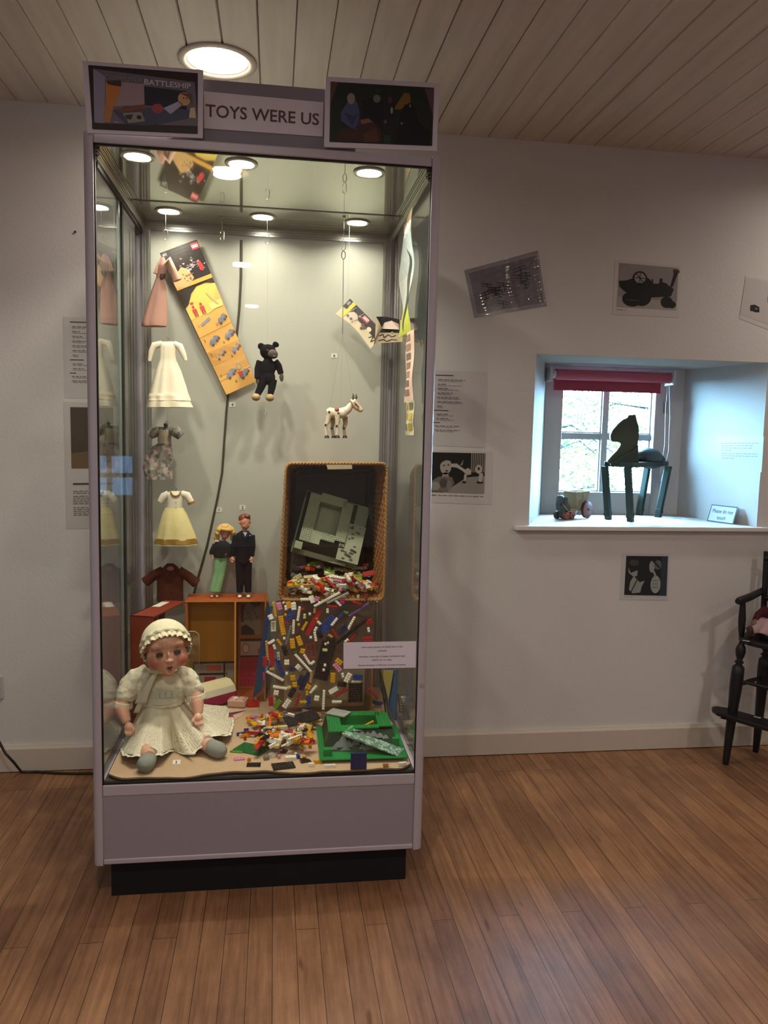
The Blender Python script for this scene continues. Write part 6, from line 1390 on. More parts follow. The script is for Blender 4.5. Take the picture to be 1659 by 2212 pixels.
# ---------------------------------------------------------------- moulded hill baseplates with a ramp
def hill(T, col, dark, cobble, label, cat_loc, ramp=True, pad=False):
    mb = MB(T); S2 = .134; gm_ = M(col, rough=.35, var=.04, spec=.5); H = .060
    t = thing('hill_baseplate', cat_loc, label, 'toy baseplate')
    # flange
    mb.bb((-S2, -S2, 0), (S2, S2, .0025))
    def stud_row(x0_, x1_, y0_, y1_, z, hgt=.0016):
        nx_ = max(1, round((x1_-x0_)/U_)); ny_ = max(1, round((y1_-y0_)/U_))
        for i in range(nx_):
            for j in range(ny_): mb.lathe((x0_+(i+.5)*(x1_-x0_)/nx_, y0_+(j+.5)*(y1_-y0_)/ny_, z), [(.0024, 0), (.0024, hgt), (0, hgt)], 7, cap=False)
    stud_row(-S2, -S2+.016, -S2, S2, .0025); stud_row(S2-.016, S2, -S2, S2, .0025); stud_row(-S2+.016, S2-.016, -S2, -S2+.008, .0025)
    # plateau ring: left arm, back, right arm, front strip; open pit in the middle
    X0, X1, Y0, Y1 = (-.118, .060, -.075, .120) if pad else (-.104, .098, -.040, .110); P0_, P1, Q0, Q1 = (-.074, .018, -.040, .082) if pad else (-.062, .056, -.008, .074)
    for a in ((X0, Y0-.018, P0_, Y1-.012), (P0_, Q1, P1+.012, Y1), (P1, Y0+.018, X1, Y1-.012), (P0_+.036, Y0+.006, P1, Q0)):
        mb.bb((a[0], a[1], H-.004), (a[2], a[3], H)); stud_row(a[0]+.001, a[2]-.001, a[1]+.001, a[3]-.001, H)
    mb.bb((P0_, Y0-.018, H-.004), (P0_+.036, Q0, H))
    mb.bb((P0_, Q0, .012), (P1, Q1, .014))
    # pit walls
    for a in ((P0_-.002, Q0, P0_, Q1), (P1, Q0, P1+.002, Q1), (P0_, Q1, P1, Q1+.002), (P0_, Q0-.002, P1, Q0)): mb.bb((a[0], a[1], .012), (a[2], a[3], H-.004))
    mb.build('moulded_plate', gm_, t)
    # sloping sides
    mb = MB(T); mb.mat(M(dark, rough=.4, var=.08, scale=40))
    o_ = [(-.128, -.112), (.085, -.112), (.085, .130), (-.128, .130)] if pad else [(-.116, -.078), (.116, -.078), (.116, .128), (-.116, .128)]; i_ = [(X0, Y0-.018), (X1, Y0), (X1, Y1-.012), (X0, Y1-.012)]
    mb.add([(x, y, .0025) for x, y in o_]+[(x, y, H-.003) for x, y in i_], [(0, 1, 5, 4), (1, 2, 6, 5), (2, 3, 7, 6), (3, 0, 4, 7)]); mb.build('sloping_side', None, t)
    mb = MB(T)
    for a in ((-.120, -.112, -.096, -.090), (.096, -.070, .116, -.040)): mb.bb((a[0], a[1], .002), (a[2], a[3], .024 if a[0] < 0 else .036))
    mb.build('corner_ledge', gm_, t)
    # printed rocks on the front slope
    mb = MB(T) if not pad else MB(Matrix.Scale(0, 4)); mb.mat(M('#6f7a76', rough=.5, var=.15, scale=60)); R = random.Random(2)
    def sl(x, s, o_=.0008): y = -.078+(Y0-.018+.078)*s+(.018*s*(x-X0)/(X1-X0)); return V((x, y-o_, .0025+(H-.0055)*s+o_))
    def rock(x, s, w_, h_):
        pts = [(-.5, 0), (-.42, .35), (-.2, .75), (.02, 1), (.22, .8), (.42, .38), (.5, 0)]; mb.add([sl(x+a*w_, s+b_*h_) for a, b_ in pts], [tuple(range(7))])
    for r_ in ((-.060, .22, .034, .62), (-.075, .2, .03, .34), (-.042, .2, .026, .34), (-.02, .3, .026, .38), (-.088, .1, .022, .22), (-.052, .05, .032, .2), (.014, .05, .024, .3), (.028, .08, .018, .25), (.042, .12, .022, .3), (.055, .1, .018, .2), (.066, .06, .02, .18), (.0, .1, .02, .25)): rock(*r_)
    for r_ in ((.0, .78, .02, .18), (.018, .72, .022, .2), (.036, .66, .028, .3), (.056, .6, .026, .25), (.074, .54, .02, .2)): rock(*r_)
    if not pad: mb.build('printed_rocks', None, t)
    if ramp:
        mb = MB(T); a = V((-.046, -.048, H+.002)); b_ = V((.118, -.100, .0045)); d_ = (b_-a).normalized(); w_ = V((0, .031, 0)) + V((.018, 0, 0))
        mb.hexa([a-w_-V((0, 0, .006)), b_-w_*.8-V((0, 0, .003)), b_+w_*.8-V((0, 0, .003)), a+w_-V((0, 0, .006)), a-w_, b_-w_*.8, b_+w_*.8, a+w_]); mb.build('cobbled_ramp', cobble, t)
    if pad:
        mb = MB(T); mb.bb((.040, -.128, H*.8), (.130, .030, H*.8+.004)); mb.build('cobbled_pad', cobble, t)
        mb = MB(T); R = random.Random(6)
        mb.mat(M('#3f4236', rough=.5))
        for k_ in range(26): x = R.uniform(.048, .122); y = R.uniform(-.118, .022); r_ = R.uniform(.003, .009); mb.add([(x+r_*math.cos(a_*PI/5), y+r_*.7*math.sin(a_*PI/5), H*.8+.0046) for a_ in range(10)], [tuple(range(10))])
        mb.build('printed_stones', None, t)
        mb = MB(T); mb.bb((-.13, -.13, .0), (-.10, -.10, H)); mb.bb((.09, -.13, 0), (.125, -.10, H*.45)); mb.build('corner_ledge', gm_, t)
    return t
def cobble_m(c1, c2, sc):
    m = bpy.data.materials.new('cobble_print'); m.use_nodes = True; nt = m.node_tree; b = nt.nodes['Principled BSDF']; N = nt.nodes.new; L = nt.links.new
    tc = N('ShaderNodeTexCoord'); v = N('ShaderNodeTexVoronoi'); v.feature = 'DISTANCE_TO_EDGE'; v.inputs['Scale'].default_value = sc; L(tc.outputs['Object'], v.inputs['Vector'])
    r = N('ShaderNodeValToRGB'); r.color_ramp.interpolation = 'CONSTANT'; r.color_ramp.elements[0].color = hexc(c1)+(1,); r.color_ramp.elements[1].position = .09; r.color_ramp.elements[1].color = hexc(c2)+(1,)
    v2 = N('ShaderNodeTexVoronoi'); v2.inputs['Scale'].default_value = sc; L(tc.outputs['Object'], v2.inputs['Vector'])
    s = N('ShaderNodeSeparateColor'); L(v2.outputs['Color'], s.inputs[0]); mx = N('ShaderNodeMix'); mx.data_type = 'RGBA'; g = N('ShaderNodeMath'); g.operation = 'GREATER_THAN'; g.inputs[1].default_value = .45; L(s.outputs[0], g.inputs[0])
    L(g.outputs[0], mx.inputs[0]); mx.inputs[6].default_value = hexc(c1)+(1,); L(v.outputs['Distance'], r.inputs[0]); L(r.outputs[0], mx.inputs[7]); L(mx.outputs[2], b.inputs['Base Color']); b.inputs['Roughness'].default_value = .4; return m
gA, gB = atz(692, 1652, DZ+.003), atz(884, 1647, DZ+.003)
gc = (gA+gB)/2; wS = (gB-gA).length/.268
T = Matrix.Translation((gc.x, gc.y+.134*wS+.012, DZ+.0115)) @ Matrix.Rotation(math.atan2(gB.y-gA.y, gB.x-gA.x)+.01, 4, 'Z') @ Matrix.Scale(wS, 4)
TH = T.copy()
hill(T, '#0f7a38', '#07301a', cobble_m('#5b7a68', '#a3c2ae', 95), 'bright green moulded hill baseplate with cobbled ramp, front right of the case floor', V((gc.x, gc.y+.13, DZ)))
qc = at(716, 1146, 2.93)
T = Matrix.Translation(qc+V((0, .03, .0))) @ Matrix.Rotation(-.27, 4, V((0, -1, 0))) @ Matrix.Rotation(PI/2-.42, 4, 'X') @ Matrix.Scale(.95, 4)
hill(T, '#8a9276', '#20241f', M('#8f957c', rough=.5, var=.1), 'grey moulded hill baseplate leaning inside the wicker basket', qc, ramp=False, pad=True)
# second plain grey plate under it, against the basket's left side
img_brick(640, 1205, 80, 16, 8, 'grey', .34, 2.99, zone='basket')
BRL = BR[-1][0]; BRL['label'] = 'large grey plate standing behind the grey hill baseplate in the basket'; BRL['group'] = 'toy bricks in the wicker basket'; BRL.name = 'toy_plate'
# pieces on and in front of the green hill
T0 = atz(742, 1533, DZ+.066); o = put_brick(TH @ Matrix.Translation((-.064, .086, .0640)) @ Matrix.Rotation(-.55, 4, 'Z'), 8, 6, .34, 'lightgrey', 'brick', 'edge'); o['label'] = 'pale grey studded plate resting on the back left of the green hill baseplate'; o['group'] = 'loose toy plates'
p = atz(774, 1660, DZ+.001); mb = MB(); mb.box((p.x, p.y-.004, DZ+.026), (.050, .006, .050)); mb.box((p.x, p.y-.006, DZ+.052), (.052, .010, .003)); mb.box((p.x, p.y-.0075, DZ+.022), (.040, .002, .034))
obj1('toy_wall_piece', mb, M('#142a5c', rough=.35), V((p.x, p.y, DZ)), 'dark blue toy wall panel standing in front of the green hill baseplate', 'toy brick')
# yellow beam in the pit
p = at(868-.0, 1563, 2.52); put = atz(848, 1566, DZ+.045); o = put_brick(TH @ Matrix.Translation((.018, .030, .034)) @ Matrix.Rotation(.35, 4, 'Z') @ Matrix.Rotation(-.3, 4, 'Y'), 8, 1, 1, 'yellow', 'technic', 'edge'); o['label'] = 'yellow holed beam lying in the pit of the green hill baseplate'; o['group'] = 'loose toy plates'
# blue tray leaning beside the right glass, striped ladder pieces
mb = MB(); q = [at(822, 1447, 2.80), at(856, 1447, 2.62), at(874, 1556, 2.62), at(862, 1556, 2.78)]
for v in q: v.x = min(v.x, .955)
mb.add(q+[v+V((.006, .004, 0)) for v in q], [(0, 1, 2, 3), (7, 6, 5, 4), (0, 4, 5, 1), (1, 5, 6, 2), (2, 6, 7, 3), (3, 7, 4, 0)])
t = thing('blue_box_lid', V((q[2].x, 2.7, DZ)), 'slate blue board with a pale yellow corner, leaning against the right glass', 'board')
mb.build('board', M('#3a5f86', rough=.5, var=.05), t)
mb = MB(); c4 = [q[0].lerp(q[1], .1), q[0].lerp(q[1], .9), q[0].lerp(q[2], .62)]; nn = V((-.004, -.002, 0)); mb.add([v+nn for v in c4], [(0, 1, 2)]); mb.build('yellow_corner', M('#b8a860', rough=.5), t)
mb = MB(); mb.tube([q[0]+nn, q[3]+nn*1.5], .003, 6); mb.build('dark_edge', M('#15181c', rough=.5), t)
p = at(866, 1516, 2.66); t = thing('toy_ladder', V((p.x, 2.66, DZ)), 'grey ribbed toy track piece standing against the slate blue board', 'toy')
mb = MB()
for k_ in range(7): mb.box(at(864+k_*.6, 1500+k_*6.2, 2.655), (.020, .004, .0045), Euler((0, .25, 0)).to_matrix())
mb.build('rungs', M('#6f726a', rough=.4), t); MB().tube([at(860, 1498, 2.66), at(864, 1540, 2.66)], .0022, 6).tube([at(869, 1500, 2.66), at(873, 1544, 2.66)], .0022, 6).build('rails', M('#3a3b38', rough=.4), t)
o = put_brick(Matrix.Translation(at(876, 1528, 2.62)) @ Matrix.Rotation(-1.25, 4, V((0, -1, 0))) @ Matrix.Rotation(PI/2, 4, 'X'), 10, 1, 1, 'lightgrey', 'technic', 'edge'); o['label'] = 'pale grey holed beam upright beside the grey ribbed track piece'; o['group'] = 'loose toy plates'
# ================================================================ papers and pictures on the wall
WF = WY-.0012
def sheet_on_wall(q, base, fn, name, label, cat='picture', Yw=WF, th=.0012, gloss=.65):
    P = px_print(*q, Yw, matte=gloss); t = thing(name, P.p(.5, .5), label, cat)
    P.sheet(base, th); P.mb.build('paper', None, t)
    P = px_print(*q, Yw, matte=gloss); fn(P); P.mb.build('printed_matter', None, t); return t
def list_sheet(P, s=0):
    P.rect(.12, .055, .42, .068, '#4a444c', 1)
    v = .12
    for k in range(7): P.scrawl(.16, .16+[.46, .14, .18, .26, .36, .42, .1][k], v, .0034, '#77727a', k+s); P.scrawl(.17, .17+[.4, .4, .36, .22, .38, .44, .1][k], v+.018, .0022, '#8b868c', k+s+9); v += .058
    P.rect(.11, v-.006, .36, v+.006, '#4a444c', 1); v += .05
    for k in range(2): P.scrawl(.16, .36, v, .0034, '#77727a', k+s+20); P.scrawl(.16, .46, v+.018, .0022, '#8b868c', k+s+30); v += .058
    P.rect(.10, v-.008, .22, v+.003, '#4a444c', 1); v += .04
    for k in range(2): P.scrawl(.14, .56, v, .0034, '#77727a', k+s+40); P.scrawl(.16, .48, v+.018, .0022, '#8b868c', k+s+50); v += .055
sheet_on_wall(((926, 800), (1053, 803), (920, 962), (1048, 967)), '#c2bebf', list_sheet, 'list_sheet', 'laminated sheet listing exhibits, pinned to the wall just right of the display case', 'notice')
sheet_on_wall(((136, 684), (255, 688), (140, 860), (258, 860)), '#c0bcbb', lambda P: list_sheet(P, 5), 'list_sheet', 'laminated sheet listing exhibits, on the wall left of the display case', 'notice')
def mule_photo(P):
    P.rect(.06, .04, .885, .80, '#14110f', 1); P.sub([(.885, .80), (.885, .46), (.62, .50), (.28, .80)], '#8d8781', 2)
    P.rect(.665, .04, .885, .42, '#2a2523', 2)
    for k in range(8): P.rect(.675+.027*k, .04, .687+.027*k, .40, '#9c958e', 3)
    P.disc(.30, .30, .085, .155, '#a59e97', 3); P.sub([(.2, .30), (.21, .16), (.30, .10), (.37, .16), (.38, .2), (.3, .18), (.24, .22)], '#1c1715', 5); P.sub([(.27, .42), (.34, .42), (.36, .52), (.24, .52)], '#8d867f', 3)
    P.sub([(.07, .62), (.2, .5), (.40, .5), (.44, .62), (.34, .79), (.1, .79)], '#6b645e', 3); P.disc(.16, .68, .07, .08, '#8c857d', 4); P.disc(.28, .62, .06, .09, '#4c4641', 4); P.disc(.36, .66, .035, .1, '#7d766f', 4)
    P.disc(.27, .285, .014, .012, '#2a2422', 6); P.disc(.335, .27, .014, .012, '#2a2422', 6); P.disc(.315, .385, .022, .012, '#3c2c2a', 6)
    P.sub([(.38, .25), (.46, .24), (.52, .30), (.6, .36), (.68, .36), (.68, .44), (.62, .46), (.55, .38), (.46, .32), (.38, .31)], '#b3aca4', 4); P.sub([(.51, .28), (.56, .16), (.545, .27)], '#8d867f', 4)
    P.disc(.63, .38, .04, .055, '#b3aca4', 5); P.sub([(.58, .44), (.62, .44), (.6, .58), (.57, .58)], '#b3aca4', 4); P.disc(.79, .34, .05, .085, '#b3aca4', 5); P.disc(.79, .33, .018, .03, '#3a3430', 6); P.sub([(.8, .40), (.86, .42), (.84, .58), (.79, .58)], '#b3aca4', 5)
    P.rect(.555, .57, .605, .61, '#1a1614', 5); P.rect(.77, .57, .86, .605, '#1a1614', 5)
    P.text('THE MULE', .065, .865, .0052, '#2f292a', 'l', bold=.03, l=2); P.scrawl(.21, .89, .855, .0026, '#5a5456', 3)
sheet_on_wall(((921, 972), (1065, 975), (914, 1085), (1062, 1090)), '#c4c0bf', mule_photo, 'exhibit_photo', 'black and white photo of a smiling woman with a puppet, right of the case', 'picture')
def dim_photo(P):
    P.rect(.12, .04, .9, .52, '#4d433b', 1); P.sub([(.12, .4), (.9, .36), (.9, .52), (.12, .52)], '#6e5a44', 2); P.disc(.62, .18, .12, .08, '#2a211d', 3); P.sub([(.55, .22), (.75, .22), (.8, .34), (.55, .34)], '#8d8278', 3); P.disc(.64, .36, .1, .06, '#3a332e', 3)
    P.rect(.14, .635, .88, .65, '#4a4444', 1)
    for k, v in enumerate((.70, .715, .74, .755, .77, .785, .80, .83, .845, .86, .875, .89)): P.scrawl(.14, .86 if k % 5 else .5, v, .0026, '#5f595a', k)
sheet_on_wall(((137, 868), (256, 870), (143, 1143), (262, 1140)), '#bcb8b5', dim_photo, 'exhibit_photo', 'dim brown photo with text below, left of the case behind its post', 'picture')
def biplanes(P):
    P.rect(.05, .08, .97, .93, '#6f6d73', 1)
    for k in range(11):
        R = random.Random(k+70); u = R.uniform(.15, .85); v = R.uniform(.2, .85); a = R.uniform(-.5, .2); L_ = R.uniform(.06, .10); c = '#26252a'
        for o_ in (0, .05): P.line([(u-L_, v-o_+a*.1), (u+L_, v-o_-a*.1)], .0035, c, 2)
        P.line([(u, v-.07), (u+.01, v+.08)], .004, c, 3); P.line([(u-.03, v+.08), (u+.04, v+.075)], .003, c, 3)
bp_t = sheet_on_wall(((1003, 584), (1162, 541), (1025, 687), (1181, 661)), '#8f8b90', biplanes, 'exhibit_photo', 'tilted laminated photo of small aeroplanes with glaring highlights, right of the case top', 'picture', gloss=.12)
q = ((1003, 584), (1162, 541), (1025, 687), (1181, 661)); bend_ = lambda u, v: .0115*math.sin(u*16+.9*math.sin(v*3))+.0013*math.sin(v*46+u*8)
P = px_print(*q, WF-.0150, bend=bend_); mb = MB(); mb.grid(lambda u, v: P.p(u, v), 110, 70); mb.build('laminate', glassmat('laminate', (.96, .96, .96), .06), bp_t)
def engine(P):
    P.rect(.06, .05, .955, .86, '#8d8787', 1); P.sub([(.06, .66), (.955, .7), (.955, .86), (.06, .86)], '#a39d9a', 2)
    k = '#131012'
    P.sub([(.07, .38), (.18, .36), (.3, .30), (.4, .24), (.52, .30), (.58, .38), (.66, .38), (.70, .34), (.78, .36), (.84, .42), (.90, .46), (.86, .60), (.60, .64), (.30, .66), (.16, .56), (.08, .48)], k, 3)
    for u, v, r_, ry in ((.28, .70, .15, .14), (.42, .66, .14, .16), (.80, .72, .09, .11), (.88, .76, .06, .07)): P.disc(u, v, r_, ry, k, 4+.4*u)
    P.disc(.38, .30, .11, .13, k, 3); P.disc(.38, .30, .085, .10, '#8d8787', 4); P.line([(.30, .30), (.46, .30)], .003, k, 5); P.line([(.38, .20), (.38, .40)], .003, k, 5); P.line([(.32, .22), (.44, .38)], .003, k, 5)
    P.sub([(.84, .44), (.88, .42), (.95, .14), (.90, .13)], k, 4); P.sub([(.88, .14), (.89, .08), (.97, .09), (.97, .15)], '#4a2c28', 5); P.rect(.56, .30, .58, .40, k, 4); P.rect(.68, .28, .72, .40, k, 4); P.disc(.28, .72, .10, .02, '#3a3638', 6); P.scrawl(.06, .2, .91, .002, '#6a6568', 2)
sheet_on_wall(((1329, 561), (1472, 574), (1323, 679), (1467, 686)), '#c6c2c2', engine, 'exhibit_photo', 'photo of a black steam traction engine on the wall above the window', 'picture')
def vehicles(P):
    P.rect(.0, .03, 1, .9, '#bbb7b5', 1)
    for u, v, s in ((.22, .66, .13), (.52, .34, .2), (.78, .5, .18)): P.sub([(u-s*.6, v-s*.3), (u-s*.1, v-s*.6), (u+s*.5, v-s*.4), (u+s*.6, v+s*.4), (u, v+s*.65), (u-s*.6, v+s*.3)], '#171416', 2); P.disc(u-s*.4, v+s*.45, s*.18, s*.2, '#0d0b0c', 3); P.disc(u+s*.4, v+s*.3, s*.18, s*.2, '#0d0b0c', 3); P.rect(u, v-s*.1, u+s*.3, v+s*.1, '#8d8888', 3)
sheet_on_wall(((1611, 597), (1740, 618), (1597, 688), (1728, 738)), '#c6c2c1', vehicles, 'exhibit_photo', 'pale photo of two small black toy vehicles, cut off by the right edge', 'picture')
def shoes(P):
    P.rect(.09, .055, .97, .90, '#1d2023', 1); P.sub([(.84, .06), (.97, .06), (.97, .9), (.82, .9)], '#2c3842', 2)
    P.sub([(.14, .30), (.20, .42), (.34, .36), (.34, .48), (.28, .50), (.40, .62), (.50, .58), (.44, .72), (.42, .84), (.26, .86), (.18, .78), (.2, .6), (.26, .50), (.16, .42)], '#8d918e', 3); P.line([(.22, .84), (.36, .52)], .005, '#2a2c2c', 4); P.disc(.26, .2, .10, .07, '#3c4040', 3)
    P.disc(.73, .66, .105, .19, '#979b98', 3); P.disc(.64, .28, .06, .13, '#8d918e', 3); P.disc(.76, .24, .08, .10, '#5d6262', 3); P.line([(.64, .14), (.8, .3)], .007, '#222626', 5); P.line([(.68, .38), (.72, .48)], .010, '#8d918e', 3)
    for k in range(9): P.disc(.68+.04*(k % 3), .58+.07*(k//3), .012, .02, '#5f6462', 4, 8)
    P.scrawl(.09, .3, .935, .002, '#8a8688', 4)
sheet_on_wall(((1344, 1195), (1446, 1196), (1338, 1295), (1442, 1297)), '#bcbcc2', shoes, 'exhibit_photo', 'dark photo of two pale curved carved figures, below the window sill', 'picture')
p = at(163, 501, WF); tag(MB().cyl((p.x, WY+.004, p.z), (p.x, WY-.008, p.z), .0035, n=10).build('wall_nail', M('#241f1c', rough=.5, metal=.4), None, origin=p), 'small dark nail in the wall left of the display case', 'nail')
# socket and floor cable at the left edge
p0 = at(-42, 1460, WY); p1 = at(9, 1508, WY)
t = thing('wall_socket', V(((p0.x+p1.x)/2, WY, (p0.z+p1.z)/2)), 'white plastic wall socket at the left edge above the baseboard', 'socket')
MB().bb((p0.x, WY-.012, p1.z), (p1.x, WY, p0.z)).build('faceplate', M('#b9b1b4', rough=.35), t, bevel=.003)
c_ = at(-2, 1487, WY-.013); MB().box((c_.x-.01, WY-.013, c_.z), (.03, .004, .012)).build('switch', M('#a49ca0', rough=.3), t, bevel=.001); MB().box(c_, (.004, .003, .006)).build('switch_mark', M('#2a2426', rough=.5), t)
cb = [at(-60, 1500, 3.20), at(-25, 1560, 3.2), at(0, 1606, 3.19), at(12, 1628, 3.18), at(30, 1647, 3.17)]
cb = [V(p) for p in cb]+[atz(52, 1660, .006), atz(80, 1667, .006), atz(120, 1670, .006), atz(165, 1671, .006), atz(215, 1670, .006), atz(260, 1668, .006)]
for p in cb: p.y = min(p.y, WY-.03); p.z = max(p.z, .0055)
tag(MB().tube(cb, .0052, 10).build('power_cable', M('#2a1f19', rough=.5), None, origin=cb[5]), 'dark cable curving down the wall and along the floor behind the display case', 'cable')

# ================================================================ on the window sill
SZ_ = 1.0372
_a, _b = V((OX1, WY, 0)), V((IX1, NY, 0)); _d = (_b-_a).normalized(); _n = V((-_d.y, _d.x, 0)); _n = -_n if _n.x > 0 else _n
def reveal(px, py, off=.0015):
    v = ray(px, py); p0_ = _a+_n*off; k_ = (p0_-CAM).dot(_n)/v.dot(_n); return CAM+v*k_
P = Print(reveal(1551, 944), reveal(1650, 943), reveal(1554, 1016), reveal(1645, 1020)); t = thing('text_panel', P.p(.5, .5), 'white printed text panel fixed to the right side of the window recess', 'notice')
P.sheet('#c9cdd2', .0012); P.mb.build('paper', None, t); P = Print(reveal(1551, 944), reveal(1650, 943), reveal(1554, 1016), reveal(1645, 1020))
for k, (v, u1) in enumerate(((.19, .9), (.26, .78), (.33, .77), (.40, .33), (.49, .9), (.56, .9), (.63, .38))): P.scrawl(.08, u1, v, .0034, '#8790a2', k+11)
P.mb.build('printed_matter', None, t)
BL, BR_ = V((2.598, 3.500, SZ_)), V((2.648, 3.362, SZ_)); TLp = reveal(1553, 1088, .004); TRp = reveal(1618, 1094, .004)
TLp.x = min(TLp.x, 2.68); up_ = V((.026, .011, .080)); 
q = (BL+up_, BR_+up_, BL, BR_); P = Print(*q); t = thing('do_not_touch_sign', BL.lerp(BR_, .5), 'small framed card reading Please do not touch, leaning on the right of the sill', 'sign')
P.sheet('#c9cbd2', .002); P.mb.build('card', None, t); P = Print(*q)
for a in ((0, 0, 1, .055), (0, .945, 1, 1), (0, 0, .03, 1), (.97, 0, 1, 1)): P.rect(*a, '#33405c', 1)
P.text('Please do not', .5, .45, .018, '#3a4560', bold=.015, w=.114, l=1); P.text('touch', .5, .82, .018, '#3a4560', bold=.015, w=.048, l=1); P.mb.build('lettering', None, t)

# wooden horse stool
dk = M('#2f423d', rough=.5, var=.25, scale=18, bump=.2, spec=.5)
F = {k_: atz(x, y, SZ_) for k_, x, y in (('A', 1314, 1122), ('B', 1362, 1127), ('C', 1381, 1112), ('D', 1421, 1117))}
t = thing('horse_stool', (F['A']+F['B']+F['C']+F['D'])/4, 'dark green wooden horse-shaped stool with four straight legs and leather seat, on the sill', 'toy horse')
ax = ((F['C']+F['D'])/2-(F['A']+F['B'])/2).normalized(); sd = V((ax.y, -ax.x, 0))
zt_ = at(1357, 1010, 3.42).z
for k_, tx, ty in (('A', 1306, 1010), ('B', 1356, 1012), ('C', 1399, 1010), ('D', 1444, 1007)):
    f_ = F[k_]; top = at(tx, ty, f_.y+(.0 if k_ in 'AB' else .01)); top.z = zt_; w_ = .0145
    def sq(c, w_): return [c-ax*w_-sd*w_, c+ax*w_-sd*w_, c+ax*w_+sd*w_, c-ax*w_+sd*w_]
    mb = MB(); mb.hexa(sq(f_+V((0, 0, .0)), w_*.95)+sq(top, w_)); l = mb.build('leg', dk, t, bevel=.003)
    m2 = f_.lerp(top, .12); mb = MB(); mb.hexa(sq(m2-sd*0-V((0, 0, .012)), w_*1.12)+sq(m2+V((0, 0, .012)), w_*1.0)); mb.build('foot_block', dk, l, bevel=.003)
e0 = at(1292, 1004, 3.43); e1 = at(1462, 1002, 3.73); e0.z = e1.z = zt_; hw = .062
c0_ = (F['A']+F['B'])/2; c1_ = (F['C']+F['D'])/2; e0 = V((c0_.x, c0_.y, zt_))-ax*.045; e1 = V((c1_.x, c1_.y, zt_))+ax*.065
mb = MB(); mb.hexa([e0-sd*hw*1.15, e0+sd*hw*1.15, e1+sd*hw, e1-sd*hw]+[p+V((0, 0, .024)) for p in (e0-sd*hw*1.15, e0+sd*hw*1.15, e1+sd*hw, e1-sd*hw)]); mb.build('body_board', dk, t, bevel=.005)
cc = e0.lerp(e1, .66)+V((0, 0, .034)); Rz = Matrix.Rotation(math.atan2(ax.y, ax.x), 3, 'Z')
mb = MB(); cc = cc+V((0, 0, .008)); mb.ell(cc, (.135, .072, .050), Rz, 24, 14); mb.ell(cc+ax*.075-V((0, 0, .014)), (.066, .072, .044), Rz, 20, 12); mb.build('leather_seat', M('#2c3c42', rough=.35, var=.3, scale=30, bump=.6, bscale=60, spec=.6), t, remesh=.004, smooth_it=3)
yc = 3.50
ol = [(1347, 905), (1353, 904), (1356, 897), (1372, 895), (1374, 906), (1378, 920), (1379, 940), (1376, 965), (1374, 1002), (1368, 1006), (1318, 1006), (1310, 996), (1320, 984), (1332, 972), (1340, 960), (1338, 955), (1321, 954), (1318, 949), (1317, 940), (1322, 929), (1334, 915)]
pl = [at(x, y, yc) for x, y in ol]; dep = sd*-.0; th_ = V((.018, .055, 0))
mb = MB(); mb.prism([p-th_*.5 for p in pl], th_); mb.build('head', M('#47544a', rough=.55, var=.2, scale=14), t, bevel=.007, recalc=True)
mb = MB(); nb = [(1372, 1006), (1378, 1000), (1376, 960), (1360, 975), (1338, 985), (1316, 1000), (1318, 1008)]; mb.prism([at(x, y, yc-.003)-th_*.75 for x, y in nb], th_*1.5); mb.build('neck_block', dk, t, bevel=.006, recalc=True)

# elephant cart
fwd = V((.80, .58, 0)).normalized(); nn_ = V((.58, -.80, 0))
wc = atz(1265, 1119, SZ_); oc = V((wc.x, wc.y, SZ_))-nn_*.035
t = thing('elephant_cart', oc-fwd*.09, 'wooden pull-along toy elephant drawing a cream cart on red wheels, on the sill', 'pull-along toy')
gw = M('#55605f', rough=.5, var=.1); crm = M('#b8b08c', rough=.5, var=.06); rdw = M('#8e4a48', rough=.45, var=.08)
hubm = M('#3a3438', rough=.4)
def wheel(c, r_, w_, rim, facec):
    mb = MB(); mb.cyl(c-nn_*w_/2, c+nn_*w_/2, r_, n=30, sm=True); w0 = mb.build('wheel', rim, t, bevel=.0015)
    mb = MB(); mb.lathe(c+nn_*(w_/2), [(r_*.93, 0), (r_*.93, .0008), (0, .0008)], 30, ax=nn_, cap=False); mb.build('painted_face', facec, w0)
    mb = MB(); mb.cyl(c+nn_*(w_/2), c+nn_*(w_/2+.005), r_*.13, n=10); mb.build('axle_pin', hubm, w0)
pkf = M('#b78a8c', rough=.5)
Cw = oc+V((0, 0, .043))
wheel(Cw+nn_*.040, .043, .012, M('#5a4248', rough=.5), pkf); wheel(Cw-nn_*.040, .043, .012, M('#5a4248', rough=.5), pkf)
MB().cyl(Cw-nn_*.04, Cw+nn_*.04, .003, n=8).build('axle', hubm, t)
def fr(o_, a_, b_, z): return o_+fwd*a_+nn_*b_+V((0, 0, z))
mb = MB(); Cb = oc-fwd*.035
bot = [fr(Cb, -.035, -.028, .050), fr(Cb, .045, -.028, .050), fr(Cb, .045, .028, .050), fr(Cb, -.035, .028, .050)]; top = [fr(Cb, -.060, -.036, .130), fr(Cb, .062, -.036, .130), fr(Cb, .062, .036, .130), fr(Cb, -.060, .036, .130)]
ti = [fr(Cb, -.055, -.031, .130), fr(Cb, .057, -.031, .130), fr(Cb, .057, .031, .130), fr(Cb, -.055, .031, .130)]; bi = [fr(Cb, -.032, -.024, .056), fr(Cb, .041, -.024, .056), fr(Cb, .041, .024, .056), fr(Cb, -.032, .024, .056)]
